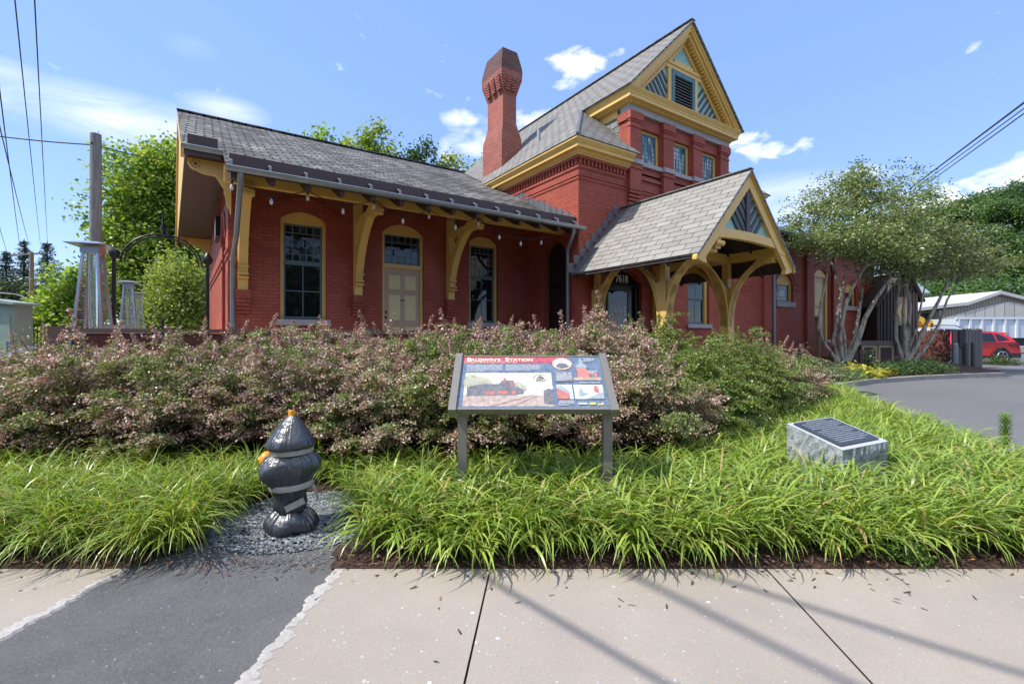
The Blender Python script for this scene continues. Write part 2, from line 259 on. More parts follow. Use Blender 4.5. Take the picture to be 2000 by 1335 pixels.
# ------------------------------------------------------------------ mesh helpers
ORG = {}
class MB:
    def __init__(s): s.v = []; s.f = []; s.sm = []; s.mi = []
    def add(s, vs_, fs_, smooth=False, mi=0):
        o = len(s.v); s.v += [tuple(x) for x in vs_]
        for f in fs_: s.f.append([i+o for i in f]); s.sm.append(smooth); s.mi.append(mi)
        return s
    def box(s, x0, x1, y0, y1, z0, z1, mi=0):
        return s.add([(x0, y0, z0), (x1, y0, z0), (x1, y1, z0), (x0, y1, z0), (x0, y0, z1), (x1, y0, z1), (x1, y1, z1), (x0, y1, z1)],
                     [(3, 2, 1, 0), (4, 5, 6, 7), (0, 1, 5, 4), (1, 2, 6, 5), (2, 3, 7, 6), (3, 0, 4, 7)], mi=mi)
    def prism(s, pts, vec, mi=0, smooth=False):
        n = len(pts); v = Vector(vec); p = [Vector(a) for a in pts]
        return s.add(p+[a+v for a in p], [tuple(range(n))[::-1], tuple(range(n, 2*n))]+[(i, (i+1) % n, n+(i+1) % n, n+i) for i in range(n)], smooth, mi)
    def bar(s, a, b_, w, h, up=(0, 0, 1), mi=0):
        a = Vector(a); b_ = Vector(b_); d = (b_-a).normalized(); u = Vector(up)
        if abs(d.dot(u)) > .98: u = Vector((0, 1, 0))
        r = d.cross(u).normalized(); u = r.cross(d)
        vs_ = [p+r*x*w/2+u*y*h/2 for p in (a, b_) for x, y in ((-1, -1), (1, -1), (1, 1), (-1, 1))]
        return s.add(vs_, [(3, 2, 1, 0), (4, 5, 6, 7), (0, 1, 5, 4), (1, 2, 6, 5), (2, 3, 7, 6), (3, 0, 4, 7)], mi=mi)
    def tube(s, pts, rad, n=8, cap=True, mi=0):
        pts = [Vector(p) for p in pts]; k = len(pts)
        rr = rad if isinstance(rad, (list, tuple)) else [rad]*k
        vs_ = []; prev = None
        for i, p in enumerate(pts):
            d = (pts[min(i+1, k-1)]-pts[max(i-1, 0)]).normalized()
            if prev is None:
                a = Vector((0, 0, 1)) if abs(d.z) < .9 else Vector((1, 0, 0)); r = d.cross(a).normalized()
            else: r = (prev-d*prev.dot(d)).normalized()
            prev = r; u = d.cross(r)
            for j in range(n):
                an = 2*math.pi*j/n; vs_.append(p+(r*math.cos(an)+u*math.sin(an))*rr[i])
        fs_ = [(i*n+j, i*n+(j+1) % n, (i+1)*n+(j+1) % n, (i+1)*n+j) for i in range(k-1) for j in range(n)]
        s.add(vs_, fs_, True, mi)
        if cap:
            s.add(vs_[:n], [tuple(range(n))[::-1]], mi=mi); s.add(vs_[-n:], [tuple(range(n))], mi=mi)
        return s
    def lathe(s, prof, c=(0, 0, 0), n=24, smooth=True, mi=0, wob=None):
        vs_ = []
        for i, (r, z) in enumerate(prof):
            for j in range(n):
                a = 2*math.pi*j/n; q = r*(1+(wob(a, z) if wob else 0)); vs_.append((c[0]+q*math.cos(a), c[1]+q*math.sin(a), c[2]+z))
        k = len(prof)
        s.add(vs_, [(i*n+j, i*n+(j+1) % n, (i+1)*n+(j+1) % n, (i+1)*n+j) for i in range(k-1) for j in range(n)], smooth, mi)
        s.add(vs_[:n], [tuple(range(n))[::-1]], mi=mi); s.add(vs_[-n:], [tuple(range(n))], mi=mi)
        return s
    def sweep(s, path, prof, z0=0, ends=True, mi=0):
        """path: plan polyline, outward on the right-hand side; prof: (out, z) outline"""
        P = [Vector((p[0], p[1])) for p in path]; k = len(P); off = []
        for i in range(k):
            ns = []
            if i > 0: d = (P[i]-P[i-1]).normalized(); ns.append(Vector((d.y, -d.x)))
            if i < k-1: d = (P[i+1]-P[i]).normalized(); ns.append(Vector((d.y, -d.x)))
            if len(ns) == 1: off.append(ns[0])
            else:
                q = (ns[0]+ns[1]); off.append(q/(1+ns[0].dot(ns[1])))
        n = len(prof); vs_ = [(P[i].x+off[i].x*o, P[i].y+off[i].y*o, z0+z) for i in range(k) for o, z in prof]
        fs_ = [(i*n+j, i*n+(j+1) % n, (i+1)*n+(j+1) % n, (i+1)*n+j) for i in range(k-1) for j in range(n)]
        if ends: fs_ += [tuple(range(n))[::-1], tuple(range((k-1)*n, k*n))]
        return s.add(vs_, fs_, mi=mi)
    def build(s, name, mat, parent=None, origin=None, smooth=None):
        if origin is None: origin = ORG.get(parent.name, (0, 0, 0)) if parent else (0, 0, 0)
        V = np.array(s.v, float).reshape(-1, 3)-np.array(origin, float)
        me = bpy.data.meshes.new(name); me.from_pydata(V.tolist(), [], s.f)
        mats = mat if isinstance(mat, (list, tuple)) else [mat]
        for q in mats: me.materials.append(q)
        me.polygons.foreach_set('use_smooth', s.sm)
        if len(mats) > 1: me.polygons.foreach_set('material_index', s.mi)
        me.update()
        uv = me.uv_layers.new(name='UVMap'); data = np.zeros(len(me.loops)*2)
        W = np.array(s.v, float).reshape(-1, 3)
        for p in me.polygons:
            n_ = p.normal
            if abs(n_.z) > .985: ua = Vector((1, 0, 0)); va = Vector((0, 1, 0))
            else: ua = Vector((-n_.y, n_.x, 0)).normalized(); va = n_.cross(ua)
            if va.z < 0: va = -va
            for li in p.loop_indices:
                c = W[me.loops[li].vertex_index]; data[2*li] = c[0]*ua.x+c[1]*ua.y; data[2*li+1] = c[0]*va.x+c[1]*va.y+c[2]*va.z
        uv.data.foreach_set('uv', data)
        o = bpy.data.objects.new(name, me); COL.objects.link(o)
        if parent: o.parent = parent; ORG[o.name] = origin
        else: o.location = origin
        return o
def tag(o, label, cat, group=None, kind=None):
    if label: o['label'] = label
    if cat: o['category'] = cat
    if group: o['group'] = group
    if kind: o['kind'] = kind
    return o
def empty(name, loc, rotz=0, label=None, cat=None, group=None, org=None):
    o = bpy.data.objects.new(name, None); COL.objects.link(o); o.location = loc; o.rotation_euler = (0, 0, rotz); o.empty_display_size = .2
    ORG[o.name] = tuple(org) if org is not None else tuple(loc)
    return tag(o, label, cat, group)
def struct(name, mb, mat, origin=(0, 0, 0)):
    return tag(mb.build(name, mat, None, origin), None, None, None, 'structure')
def copy_tree(o, parent=None):
    c = o.copy(); COL.objects.link(c); c.parent = parent
    for ch in o.children: copy_tree(ch, c)
    return c
def dup(root, loc, rotz=None, label=None, scale=None, group=None):
    c = copy_tree(root); c.location = loc
    if rotz is not None: c.rotation_euler = (0, 0, rotz)
    if scale is not None: c.scale = scale if isinstance(scale, (tuple, list)) else (scale,)*3
    if label: c['label'] = label
    if group: c['group'] = group
    return c
def mesh_np(name, V, Fq, mat, parent=None, origin=(0, 0, 0), smooth=False):
    """V (n,3); Fq (m,4) index array"""
    me = bpy.data.meshes.new(name); V = (V-np.array(origin)).astype(np.float32); Fq = np.ascontiguousarray(Fq, dtype=np.int32); k = Fq.shape[1]
    me.vertices.add(len(V)); me.vertices.foreach_set('co', V.ravel())
    me.loops.add(Fq.size); me.loops.foreach_set('vertex_index', Fq.ravel())
    me.polygons.add(len(Fq)); me.polygons.foreach_set('loop_start', np.arange(len(Fq), dtype=np.int32)*k)
    me.polygons.foreach_set('use_smooth', np.full(len(Fq), smooth))
    me.materials.append(mat); me.update(calc_edges=True); me.validate()
    o = bpy.data.objects.new(name, me); COL.objects.link(o)
    if parent: o.parent = parent
    else: o.location = origin
    return o
def text_mesh(s, size, ext=0.0):
    c = bpy.data.curves.new('lettering', 'FONT'); c.body = s; c.size = size; c.extrude = ext; c.resolution_u = 3; c.align_x = 'CENTER'; c.align_y = 'CENTER'
    o = bpy.data.objects.new('lettering', c); COL.objects.link(o); bpy.context.view_layer.update()
    dg = bpy.context.evaluated_depsgraph_get(); me = bpy.data.meshes.new_from_object(o.evaluated_get(dg))
    vs_ = [v.co.copy() for v in me.vertices]; fs_ = [tuple(p.vertices) for p in me.polygons]
    bpy.data.objects.remove(o); bpy.data.meshes.remove(me); bpy.data.curves.remove(c)
    return vs_, fs_
def put_text(mb, s, size, origin, ux, uy, bold=0.0, sx=1.0, mi=0):
    vs_, fs_ = text_mesh(s, size); o = Vector(origin); ux = Vector(ux); uy = Vector(uy)
    n_ = ux.cross(uy)
    for k, (dx, dy) in enumerate(((0, 0), (bold, 0), (0, bold), (bold, bold)) if bold else ((0, 0),)):
        mb.add([o+ux*(v.x*sx+dx)+uy*(v.y+dy)+n_*(.00015*k) for v in vs_], fs_, mi=mi)

A = math.atan2(1360, 904); ROT = math.pi/2-A
XB = Vector((math.sin(A), math.cos(A), 0)); YB = Vector((-math.cos(A), math.sin(A), 0))
def bw(t, D, z=0): return XB*t+YB*D+Vector((0, 0, z))      # building frame -> world
def tob(p): p = Vector(p); return Vector((p.dot(XB), p.dot(YB), p.z))
def bempty(name, t, D, z, label, cat, group=None):
    return empty(name, bw(t, D, z), ROT, label, cat, group, org=(t, D, z))

# ------------------------------------------------------------------ ground
gr = MB()
gr.add([(-900, -300, -.06), (900, -300, -.06), (900, 900, -.06), (-900, 900, -.06)], [(0, 1, 2, 3)])
struct('ground', gr, soil)
SW = -.15                                               # slant of the slab joints
def jag(a, b_, n, amp, seed):
    r = random.Random(seed); a = Vector(a); b_ = Vector(b_); d = (b_-a); nr = Vector((-d.y, d.x, 0)).normalized(); out = []
    w = 0
    for i in range(n+1):
        w = w*.6+r.uniform(-amp, amp); out.append(a+d*(i/n)+nr*(w if 0 < i < n else 0))
    return out
# sidewalk slabs
pa, pb = atz(285, 1088), atz(-120, 1315); pc, pd = atz(662, 1102), atz(430, 1370)
eL = jag(pa, pb, 90, .013, 1); eR = jag(pc, pd, 90, .013, 2)
sw = MB()
sw.add([(-9, 3.1, 0), (-9, -2, 0)]+[(p.x, p.y, 0) for p in ([Vector((pb.x-.6, -2, 0))]+eL[::-1])]+[(pa.x-.5, pa.y+.03, 0), (-2.3, 2.95, 0), (-4, 3.05, 0)], [tuple(range(2+1+len(eL)+3))])
g = .005
def jx(X, y): return X-SW*0-(2.84-y)*.066*(1 if X < 1 else 1)
joints = [-.126, 1.53]
top = lambda x: 2.86-.035*max(0, min(1, (x+1)/3))
sw.add([(p.x, p.y, 0) for p in eR[::-1]]+[(joints[0]-g, top(-.1), 0), (joints[0]-.066-g, 1.86, 0), (joints[0]-.066*3.9-g, -2, 0), (-2.6, -2, 0)], [tuple(range(len(eR)+4))])
sw.add([(joints[0]+g, top(0), 0), (joints[1]-g, top(1.5), 0), (joints[1]-.08-g, 1.86, 0), (joints[1]-.08*4-g, -2, 0), (joints[0]-.066*3.9+g, -2, 0), (joints[0]-.066+g, 1.86, 0)], [(0, 1, 2, 3, 4, 5)])
sw.add([(joints[1]+g, top(1.5), 0), (3.3, 2.80, 0), (3.3, -2, 0), (joints[1]-.08*4+g, -2, 0), (joints[1]-.08+g, 1.86, 0)], [(0, 1, 2, 3, 4)])
sw.add([(3.31, 2.80, 0), (9, 2.7, 0), (9, -2, 0), (3.31, -2, 0)], [(0, 1, 2, 3)])
struct('sidewalk', sw, concrete)
jm = MB(); jm.add([(-9, -2.2, -.012), (9, -2.2, -.012), (9, 2.83, -.012), (-1.2, 2.9, -.012), (-9, 2.9, -.012)], [(0, 1, 2, 3, 4)])
struct('joint_bed', jm, mulch)
ap = MB(); q = atz(415, 1052); q2 = atz(690, 1052)
ap.add([(-6, -2, -.008), (-.9, -2, -.008), (pc.x+.05, pc.y, -.008), (q2.x, q2.y, -.008), (q.x, q.y, -.008), (pa.x-.05, pa.y, -.008), (pb.x-.3, pb.y, -.008)], [tuple(range(7))])
struct('asphalt_path', ap, asphalt)
ed = MB()
for edge, sg, sd_, wmax in ((eL, -1, 5, .075), (eR, 1, 9, .085)):
    r = random.Random(sd_); w = .03; inner = []
    for i, p in enumerate(edge):
        w = max(.002, min(wmax, w+r.uniform(-.024, .0245))); inner.append((p.x+sg*w*.9+r.uniform(-.016, .012), p.y+.3*w+r.uniform(-.012, .012), .0015))
    out = [(p.x+sg*.001, p.y, .002) for p in edge]; n = len(edge)
    ed.add(out+inner, [(i, i+1, n+i+1, n+i) for i in range(n-1)])
    lo = [(p.x-sg*.012, p.y, -.009) for p in edge]
    ed.add(out+lo, [(i, i+1, n+i+1, n+i) for i in range(n-1)])
struct('concrete_edging', ed, concrete_edge)
road = MB()
edgepts = [(4.7, 1.5), (4.75, 3.2), (5.0, 4.5), (5.4, 5.4), (5.9, 6.7), (6.6, 8.6), (7.3, 10.2), (8.1, 11.2)]
road.add([(p[0], p[1], -.03) for p in edgepts]+[(8.9, 12.6, -.03), (10.7, 13.8, -.03), (13.3, 15.0, -.03), (17.2, 16.2, -.03), (20, 19, -.03), (20.5, 24, -.03), (24, 60, -.03), (120, 60, -.03), (120, 1, -.03)], [tuple(range(len(edgepts)+9))])
struct('parking_lot', road, asphalt2)
# mulch beds with a gentle mound
def sheet(name, x0, x1, y0, y1, nx, ny, zf, mat, keep=None):
    mb = MB(); idx = {}
    vs_ = []; fs_ = []
    for j in range(ny+1):
        for i in range(nx+1):
            x = x0+(x1-x0)*i/nx; y = y0+(y1-y0)*j/ny; vs_.append((x, y, zf(x, y)))
    for j in range(ny):
        for i in range(nx):
            cx, cy = x0+(x1-x0)*(i+.5)/nx, y0+(y1-y0)*(j+.5)/ny
            if keep is None or keep(cx, cy): fs_.append((j*(nx+1)+i, j*(nx+1)+i+1, (j+1)*(nx+1)+i+1, (j+1)*(nx+1)+i))
    mb.add(vs_, fs_, True); return struct(name, mb, mat)
def road_x(y):
    for (a, b_), (c, d) in zip(edgepts, edgepts[1:]):
        if b_ <= y <= d: return a+(c-a)*(y-b_)/(d-b_)
    return edgepts[-1][0] if y > edgepts[-1][1] else 8
sheet('mulch_bed', -9, 9, 2.78, 11, 360, 164, lambda x, y: .012+.02*math.sin(3*x+y*2)*math.sin(2*y)*.6 if y > 2.95 else .006, mulch, lambda x, y: x < road_x(y)-.02 and not ((x+1.60)**2/.44+(y-3.45)**2/.52 < 1+.16*math.sin(9*x+5*y)+.1*math.sin(23*x-17*y)) and not (y < 2.97+.02*math.sin(40*x) and -2.28-.03*math.sin(30*y) < x < -1.12))

# ------------------------------------------------------------------ station
st = bempty('station_building', 9, 12, 0, 'red brick railway station with ochre trim, steep gabled tower and tall chimney', 'station')
FLOOR = .95
def front(D): return lambda u, z, d=0: (u, D+d, z)          # d = depth into the wall
def side(t_): return lambda u, z, d=0: (t_+d, u, z)
def arcpts(a, b_, zs, rise, n=12):
    if rise <= .001: return [(a, zs), (b_, zs)]
    w = (b_-a)/2; Rr = (w*w+rise*rise)/(2*rise); c = (a+b_)/2; cz = zs+rise-Rr; th = math.asin(min(1, w/Rr))
    if rise > w: return [(c-w*math.cos(math.pi*i/n), zs+rise*math.sin(math.pi*i/n)) for i in range(n+1)]
    return [(c+Rr*math.sin(-th+2*th*i/n), cz+Rr*math.cos(-th+2*th*i/n)) for i in range(n+1)]
def wall(mb, mp_, u0, u1, z0, z1, ops, depth=.22, top=None):
    """wall face with arched openings (a, b, zbottom, zspring, rise) and their reveals"""
    ops = sorted(ops); u = u0; fz = top or (lambda x: z1)
    def quad(a, b_, za, zb): mb.add([mp_(a, za), mp_(b_, za), mp_(b_, zb if not callable(zb) else zb(b_)), mp_(a, zb if not callable(zb) else zb(a))], [(0, 1, 2, 3)])
    for (a, b_, zb, zs, rise) in ops:
        if a > u: quad(u, a, z0, fz)
        if zb > z0: quad(a, b_, z0, zb)
        arc = arcpts(a, b_, zs, rise)
        for (p, q_) in zip(arc, arc[1:]):
            mb.add([mp_(p[0], p[1]), mp_(q_[0], q_[1]), mp_(q_[0], fz(q_[0])), mp_(p[0], fz(p[0]))], [(0, 1, 2, 3)])
            mb.add([mp_(p[0], p[1]), mp_(q_[0], q_[1]), mp_(q_[0], q_[1], depth), mp_(p[0], p[1], depth)], [(0, 1, 2, 3)])
        for x in (a, b_): mb.add([mp_(x, zb), mp_(x, zs), mp_(x, zs, depth), mp_(x, zb, depth)], [(0, 1, 2, 3)])
        mb.add([mp_(a, zb), mp_(b_, zb), mp_(b_, zb, depth), mp_(a, zb, depth)], [(0, 1, 2, 3)])
        u = b_
    if u < u1: quad(u, u1, z0, fz)
def arcband(mb, mp_, a, b_, zs, rise, w, proud, base=0.0, legs=0, n=14):
    """raised arch band following an opening"""
    i_ = arcpts(a, b_, zs, rise, n); o_ = arcpts(a-w, b_+w, zs, rise+w, n)
    if legs: i_ = [(a, zs-legs)]+i_+[(b_, zs-legs)]; o_ = [(a-w, zs-legs)]+o_+[(b_+w, zs-legs)]
    for k in range(len(i_)-1):
        q_ = [i_[k], i_[k+1], o_[k+1], o_[k]]
        mb.add([mp_(x, z, base-proud) for x, z in q_]+[mp_(x, z, base+.02) for x, z in q_], [(0, 1, 2, 3), (0, 1, 5, 4), (2, 3, 7, 6), (1, 2, 6, 5), (3, 0, 4, 7)])
def wbox(mb, mp_, a, b_, z0, z1, d0, d1, mi=0):
    P = [mp_(a, z0, d0), mp_(b_, z0, d0), mp_(b_, z0, d1), mp_(a, z0, d1), mp_(a, z1, d0), mp_(b_, z1, d0), mp_(b_, z1, d1), mp_(a, z1, d1)]
    mb.add(P, [(3, 2, 1, 0), (4, 5, 6, 7), (0, 1, 5, 4), (1, 2, 6, 5), (2, 3, 7, 6), (3, 0, 4, 7)], mi=mi)
def window(mp_, a, b_, zb, zs, rise, style, fw=.075, parent=None, zt=None, mat=None):
    """ochre frame with a filled arched head; grey sash; dark panes"""
    parent = parent or st; mb = MB(); zt = zt or zs
    arc = arcpts(a, b_, zs, rise)
    head = [(a, zt)]+arc+[(b_, zt)] if zt < zs-.001 else arc
    mb.prism([mp_(x, z, .10) for x, z in head], Vector(mp_(0, 0, .16))-Vector(mp_(0, 0, .10)))
    for x0, x1 in ((a, a+fw), (b_-fw, b_)): wbox(mb, mp_, x0, x1, zb, zt, .095, .17)
    wbox(mb, mp_, a+fw, b_-fw, zt-fw*.8, zt, .098, .17)
    w = mb.build('window', mat or yellow, parent)
    ga, gb, gz0, gz1 = a+fw, b_-fw, zb+.02, zt-fw*.8
    s = MB(); gl = MB(); sw_ = .045
    def rect(z0, z1, d):
        wbox(s, mp_, ga, ga+sw_, z0, z1, d, d+.035); wbox(s, mp_, gb-sw_, gb, z0, z1, d, d+.035)
        wbox(s, mp_, ga+sw_, gb-sw_, z1-sw_, z1, d+.001, d+.035); wbox(s, mp_, ga+sw_, gb-sw_, z0, z0+sw_*1.2, d+.001, d+.035)
    def mun(x0, x1, z0, z1, d): wbox(s, mp_, x0, x1, z0, z1, d+.005, d+.028)
    k = .011
    def queen(z0, z1, nc, nr, d):
        x0, x1, y0, y1 = ga+sw_, gb-sw_, z0+sw_, z1-sw_; cw = (x1-x0)/nc; ch = (y1-y0)/nr; rr = random.Random(int(a*100))
        mun(x0+cw-k, x0+cw+k, y0, y1, d); mun(x1-cw-k, x1-cw+k, y0, y1, d); mun(x0, x1, y0+ch-k, y0+ch+k, d+.001); mun(x0, x1, y1-ch-k, y1-ch+k, d+.001)
        for i in range(2, nc-1):
            mun(x0+i*cw-k, x0+i*cw+k, y0, y0+ch, d); mun(x0+i*cw-k, x0+i*cw+k, y1-ch, y1, d)
        for j in range(2, nr-1):
            mun(x0, x0+cw, y0+j*ch-k, y0+j*ch+k, d); mun(x1-cw, x1, y0+j*ch-k, y0+j*ch+k, d)
        for i in range(nc):
            for j in range(nr):
                if i in (0, nc-1) or j in (0, nr-1):
                    c_ = rr.choice([0, 0, 1, 2, 0]); wbox(gl, mp_, x0+i*cw, x0+(i+1)*cw, y0+j*ch, y0+(j+1)*ch, d+.012, d+.016, mi=c_)
        wbox(gl, mp_, x0+cw, x1-cw, y0+ch, y1-ch, d+.012, d+.016)
    def grid(z0, z1, nc, nr, d):
        x0, x1, y0, y1 = ga+sw_, gb-sw_, z0+sw_, z1-sw_
        for i in range(1, nc): mun(x0+(x1-x0)*i/nc-k, x0+(x1-x0)*i/nc+k, y0, y1, d)
        for j in range(1, nr): mun(x0, x1, y0+(y1-y0)*j/nr-k, y0+(y1-y0)*j/nr+k, d+.001)
        wbox(gl, mp_, x0, x1, y0, y1, d+.012, d+.016)
    if style == 'queen':
        zm = gz0+(gz1-gz0)*.59; rect(zm, gz1, .12); queen(zm, gz1, 5, 5, .12); rect(gz0, zm, .15); grid(gz0, zm, 2, 2, .15)
    elif style == 'transom': rect(gz0, gz1, .12); queen(gz0, gz1, 5, 4, .12)
    elif style == 'grid': rect(gz0, gz1, .12); grid(gz0, gz1, 5, 6, .12)
    elif style == 'two': zm = (gz0+gz1)/2; rect(gz0, zm, .15); grid(gz0, zm, 2, 1, .15); rect(zm, gz1, .12); grid(zm, gz1, 2, 2, .12)
    elif style == 'small': rect(gz0, gz1, .12); queen(gz0, gz1, 5, 4, .12)
    s.build('sash', sashmat if style != 'grid' else bluetrim, w)
    gl.build('pane', [glass, glass_amber, glass_blue] if style != 'grid' else [glass_curtain, glass_curtain, glass_curtain], w)
    return w
def sill(mp_, a, b_, z, parent=None, h=.13):
    mb = MB(); wbox(mb, mp_, a-.08, b_+.08, z-h, z, -.07, .12); mb.build('sill', stone, parent or st)

# --- left wing walls
WD, WT0, WT1, RD = 11.6, .42, 8.34, 15.9
rz = lambda D: .507*D-.40
ov = lambda D: -.36-.05*(D-10.5)            # the gable overhang and end wall are not quite square to the front
twl = lambda D: .42-.030*(D-11.6)
fw_ = front(WD); wops = [(1.43, 2.42, 1.77, 4.06, .20), (3.76, 4.87, FLOOR, 4.03, .25), (6.26, 7.22, 1.77, 4.06, .20)]
mb = MB(); wall(mb, fw_, WT0, WT1, 0, 5.35, wops)
for (a, b_, zb, zs, rise) in wops:
    arcband(mb, fw_, a-.10, b_+.10, zs+.08, rise+.08, .10, .012); arcband(mb, fw_, a-.20, b_+.20, zs+.16, rise+.10, .07, .035)
    for k in range(14):
        p = arcpts(a-.22, b_+.22, zs+.12, rise+.12, 28); x, z = p[2*k+1]; wbox(mb, fw_, x-.022, x+.022, z-.035, z+.02, -.03, .01)
segs = [(WT0, 1.43), (2.42, 3.76), (4.87, 6.26), (7.22, WT1)]
for a, b_ in segs:
    for z in (3.22, 3.31): wbox(mb, fw_, a+.002, b_-.002, z, z+.03, -.016, .01)
for tb in (.69, 3.13, 5.63):
    for j, (h_, w_, p_) in enumerate([(.075, .12, .06), (.075, .125, .10), (.075, .13, .14), (.075, .135, .17), (.18, .14, .2)]):
        z = 1.88+.08*j; wbox(mb, fw_, tb-w_, tb+w_, z, z+h_, -p_, .02)
# gable (left end) wall, side wall plane t = WT0
BD = 2*RD-WD
gs = lambda u, z, d=0: (twl(u)+d, u, z)
topg = lambda D: min(rz(D), rz(2*RD-D))-.06
wall(mb, gs, WD, RD, 0, 0, [(12.35, 13.45, FLOOR, 3.55, .55)], depth=.25, top=topg)
wall(mb, gs, RD, BD, 0, 0, [], top=topg)
mb.add([gs(12.35, FLOOR, .25), gs(13.45, FLOOR, .25), gs(13.45, 4.2, .25), gs(12.35, 4.2, .25)], [(0, 1, 2, 3)])
arcband(mb, gs, 12.25, 13.55, 3.6, .6, .12, .03)
for z in (3.05, 3.22):
    for a, b_ in ((WD-.02, 12.3), (13.5, BD)): wbox(mb, gs, a, b_, z, z+.05, -.03, .01)
for k in range(34):
    D = 11.75+k*.16
    for j in range(4): wbox(mb, gs, D+.04*j*0, D+.08, 4.42+j*.11, 4.47+j*.11, -.02-.012*j, .01)
# back wall
mb.add([(twl(BD), BD, 0), (WT1, BD, 0), (WT1, BD, 5.35), (twl(BD), BD, 5.35)], [(0, 1, 2, 3)])
mb.build('wing_wall', brick_red, st)
bm_ = MB()                                              # dark back of the blind arch, lower panel
for (a, b_, zb, zs, rise) in (wops[0], wops[2]):
    window(fw_, a, b_, zb, zs+.0, rise, 'queen', zt=zs-.02); sill(fw_, a, b_, zb)
# door of the wing
dr = MB()
arc = arcpts(3.76, 4.87, 4.03, .25); dr.prism([fw_(x, z, .06) for x, z in [(3.76, 4.0)]+arc+[(4.87, 4.0)]], (0, .06, 0))
for x0, x1 in ((3.76, 3.83), (4.80, 4.87)): wbox(dr, fw_, x0, x1, FLOOR, 4.0, .05, .15)
wbox(dr, fw_, 3.83, 4.80, 3.14, 3.25, .045, .15)
dframe = dr.build('door_frame', yellow, st)
window(fw_, 3.80, 4.83, 3.23, 4.05, 0.0, 'transom', fw=.03)
lf = MB(); wbox(lf, fw_, 3.83, 4.80, FLOOR+.01, 3.14, .09, .13); leaf = lf.build('door', tan_door, st)
pn = MB()
for x0, x1 in ((3.955, 4.255), (4.385, 4.685)):
    for z0, z1 in ((1.12, 1.62), (1.80, 2.45), (2.60, 2.96)):
        wbox(pn, fw_, x0, x1, z0, z1, .082, .09); wbox(pn, fw_, x0+.04, x1-.04, z0+.04, z1-.04, .074, .082)
pn.build('door_panel', cream, leaf)
for z in (1.72, 1.87, 2.0):
    kb = MB(); wbox(kb, fw_, 3.855, 3.90, z-.03, z+.03, .05, .092); kb.build('handle' if z < 1.8 else 'lock', black, leaf)
ms_ = MB(); wbox(ms_, fw_, 4.26, 4.38, 2.30, 2.33, .083, .092); ms_.build('letter_slot', black, leaf)

# --- left wing roof
def slab(mb, pts, th, mi=0):
    p = [Vector(a) for a in pts]; n_ = (p[1]-p[0]).cross(p[2]-p[0]).normalized()
    if n_.z < 0: n_ = -n_
    mb.prism([a for a in p], -n_*th, mi)
rf = MB(); OV = -.62; ED, CD = 9.2, 10.5
e = lambda t_, D: (t_, D, rz(D))
slab(rf, [e(ov(RD), RD), e(ov(CD), CD), e(.30, CD), e(.33, ED), e(8.36, ED+.0), e(8.36, RD)], .07)
b2 = lambda t_, D: (t_, D, rz(2*RD-D))
slab(rf, [b2(ov(RD), RD), b2(ov(21.3), 21.3), b2(8.36, 21.3), b2(8.36, RD)], .07)
rf.bar((ov(RD)-.01, RD, rz(RD)+.015), (8.36, RD, rz(RD)+.015), .22, .03)
wroof = rf.build('roof', slate_old, st)
un = MB()
slab(un, [(.32, ED+.02, rz(ED+.02)-.075), (8.335, ED+.02, rz(ED+.02)-.075), (8.335, WD, rz(WD)-.075), (.32, WD, rz(WD)-.075)], .02)
un.build('eave_boarding', roof_dark, st)
# upstand gutter
def updrop(mb, t0, t1, D, h=.2): mb.box(t0, t1, D, D+.03, rz(D)-.02, rz(D)+h)
gu = MB(); updrop(gu, .36, 8.33, ED+.22, .20); updrop(gu, -.27, .22, CD+.2, .20); gu.build('gutter_board', brown, st)
gt = MB()
def halfgutter(mb, t0, t1, D, z, r=.075):
    pts = [(D-r*math.cos(a), z-r*math.sin(a)) for a in [math.pi*i/8 for i in range(9)]]; pts2 = [(D-(r-.012)*math.cos(a), z-(r-.012)*math.sin(a)) for a in [math.pi*i/8 for i in range(8, -1, -1)]]
    mb.prism([(t0, d, zz) for d, zz in pts+pts2], (t1-t0, 0, 0)); mb.tube([(t0, D-r, z), (t1, D-r, z)], .014, 6)
halfgutter(gt, .30, 8.42, ED-.02, rz(ED)+.0); halfgutter(gt, -.36, .30, CD-.02, rz(CD)+.0)
gt.build('gutter', gutter_m, st)
for k in range(14):
    t_ = .38+.6*k if k < 13 else 8.2
    c_ = MB(); c_.bar((t_, ED+.215, rz(ED+.2)+.10), (t_, ED+.06, rz(ED)+.13), .045, .02); c_.bar((t_, ED+.06, rz(ED)+.135), (t_, ED+.06, rz(ED)+.02), .045, .02)
    c_.build('gutter_clip', pipe_m, st)
for k in range(14):
    t_ = .42+.6*k if k < 13 else 8.2
    c_ = MB(); c_.prism([(t_-.045, ED+.06, rz(ED+.06)-.10), (t_-.045, WD+.05, rz(WD+.05)-.10), (t_-.045, WD+.05, rz(WD+.05)-.27), (t_-.045, ED+.25, rz(ED+.25)-.27), (t_-.045, ED+.08, rz(ED+.08)-.2)], (.09, 0, 0))
    c_.build('rafter', brown, st)
be = MB(); be.box(.30, 8.335, 9.93, 10.07, 4.22, rz(9.93)-.115); be.build('eave_beam', yellow, st)
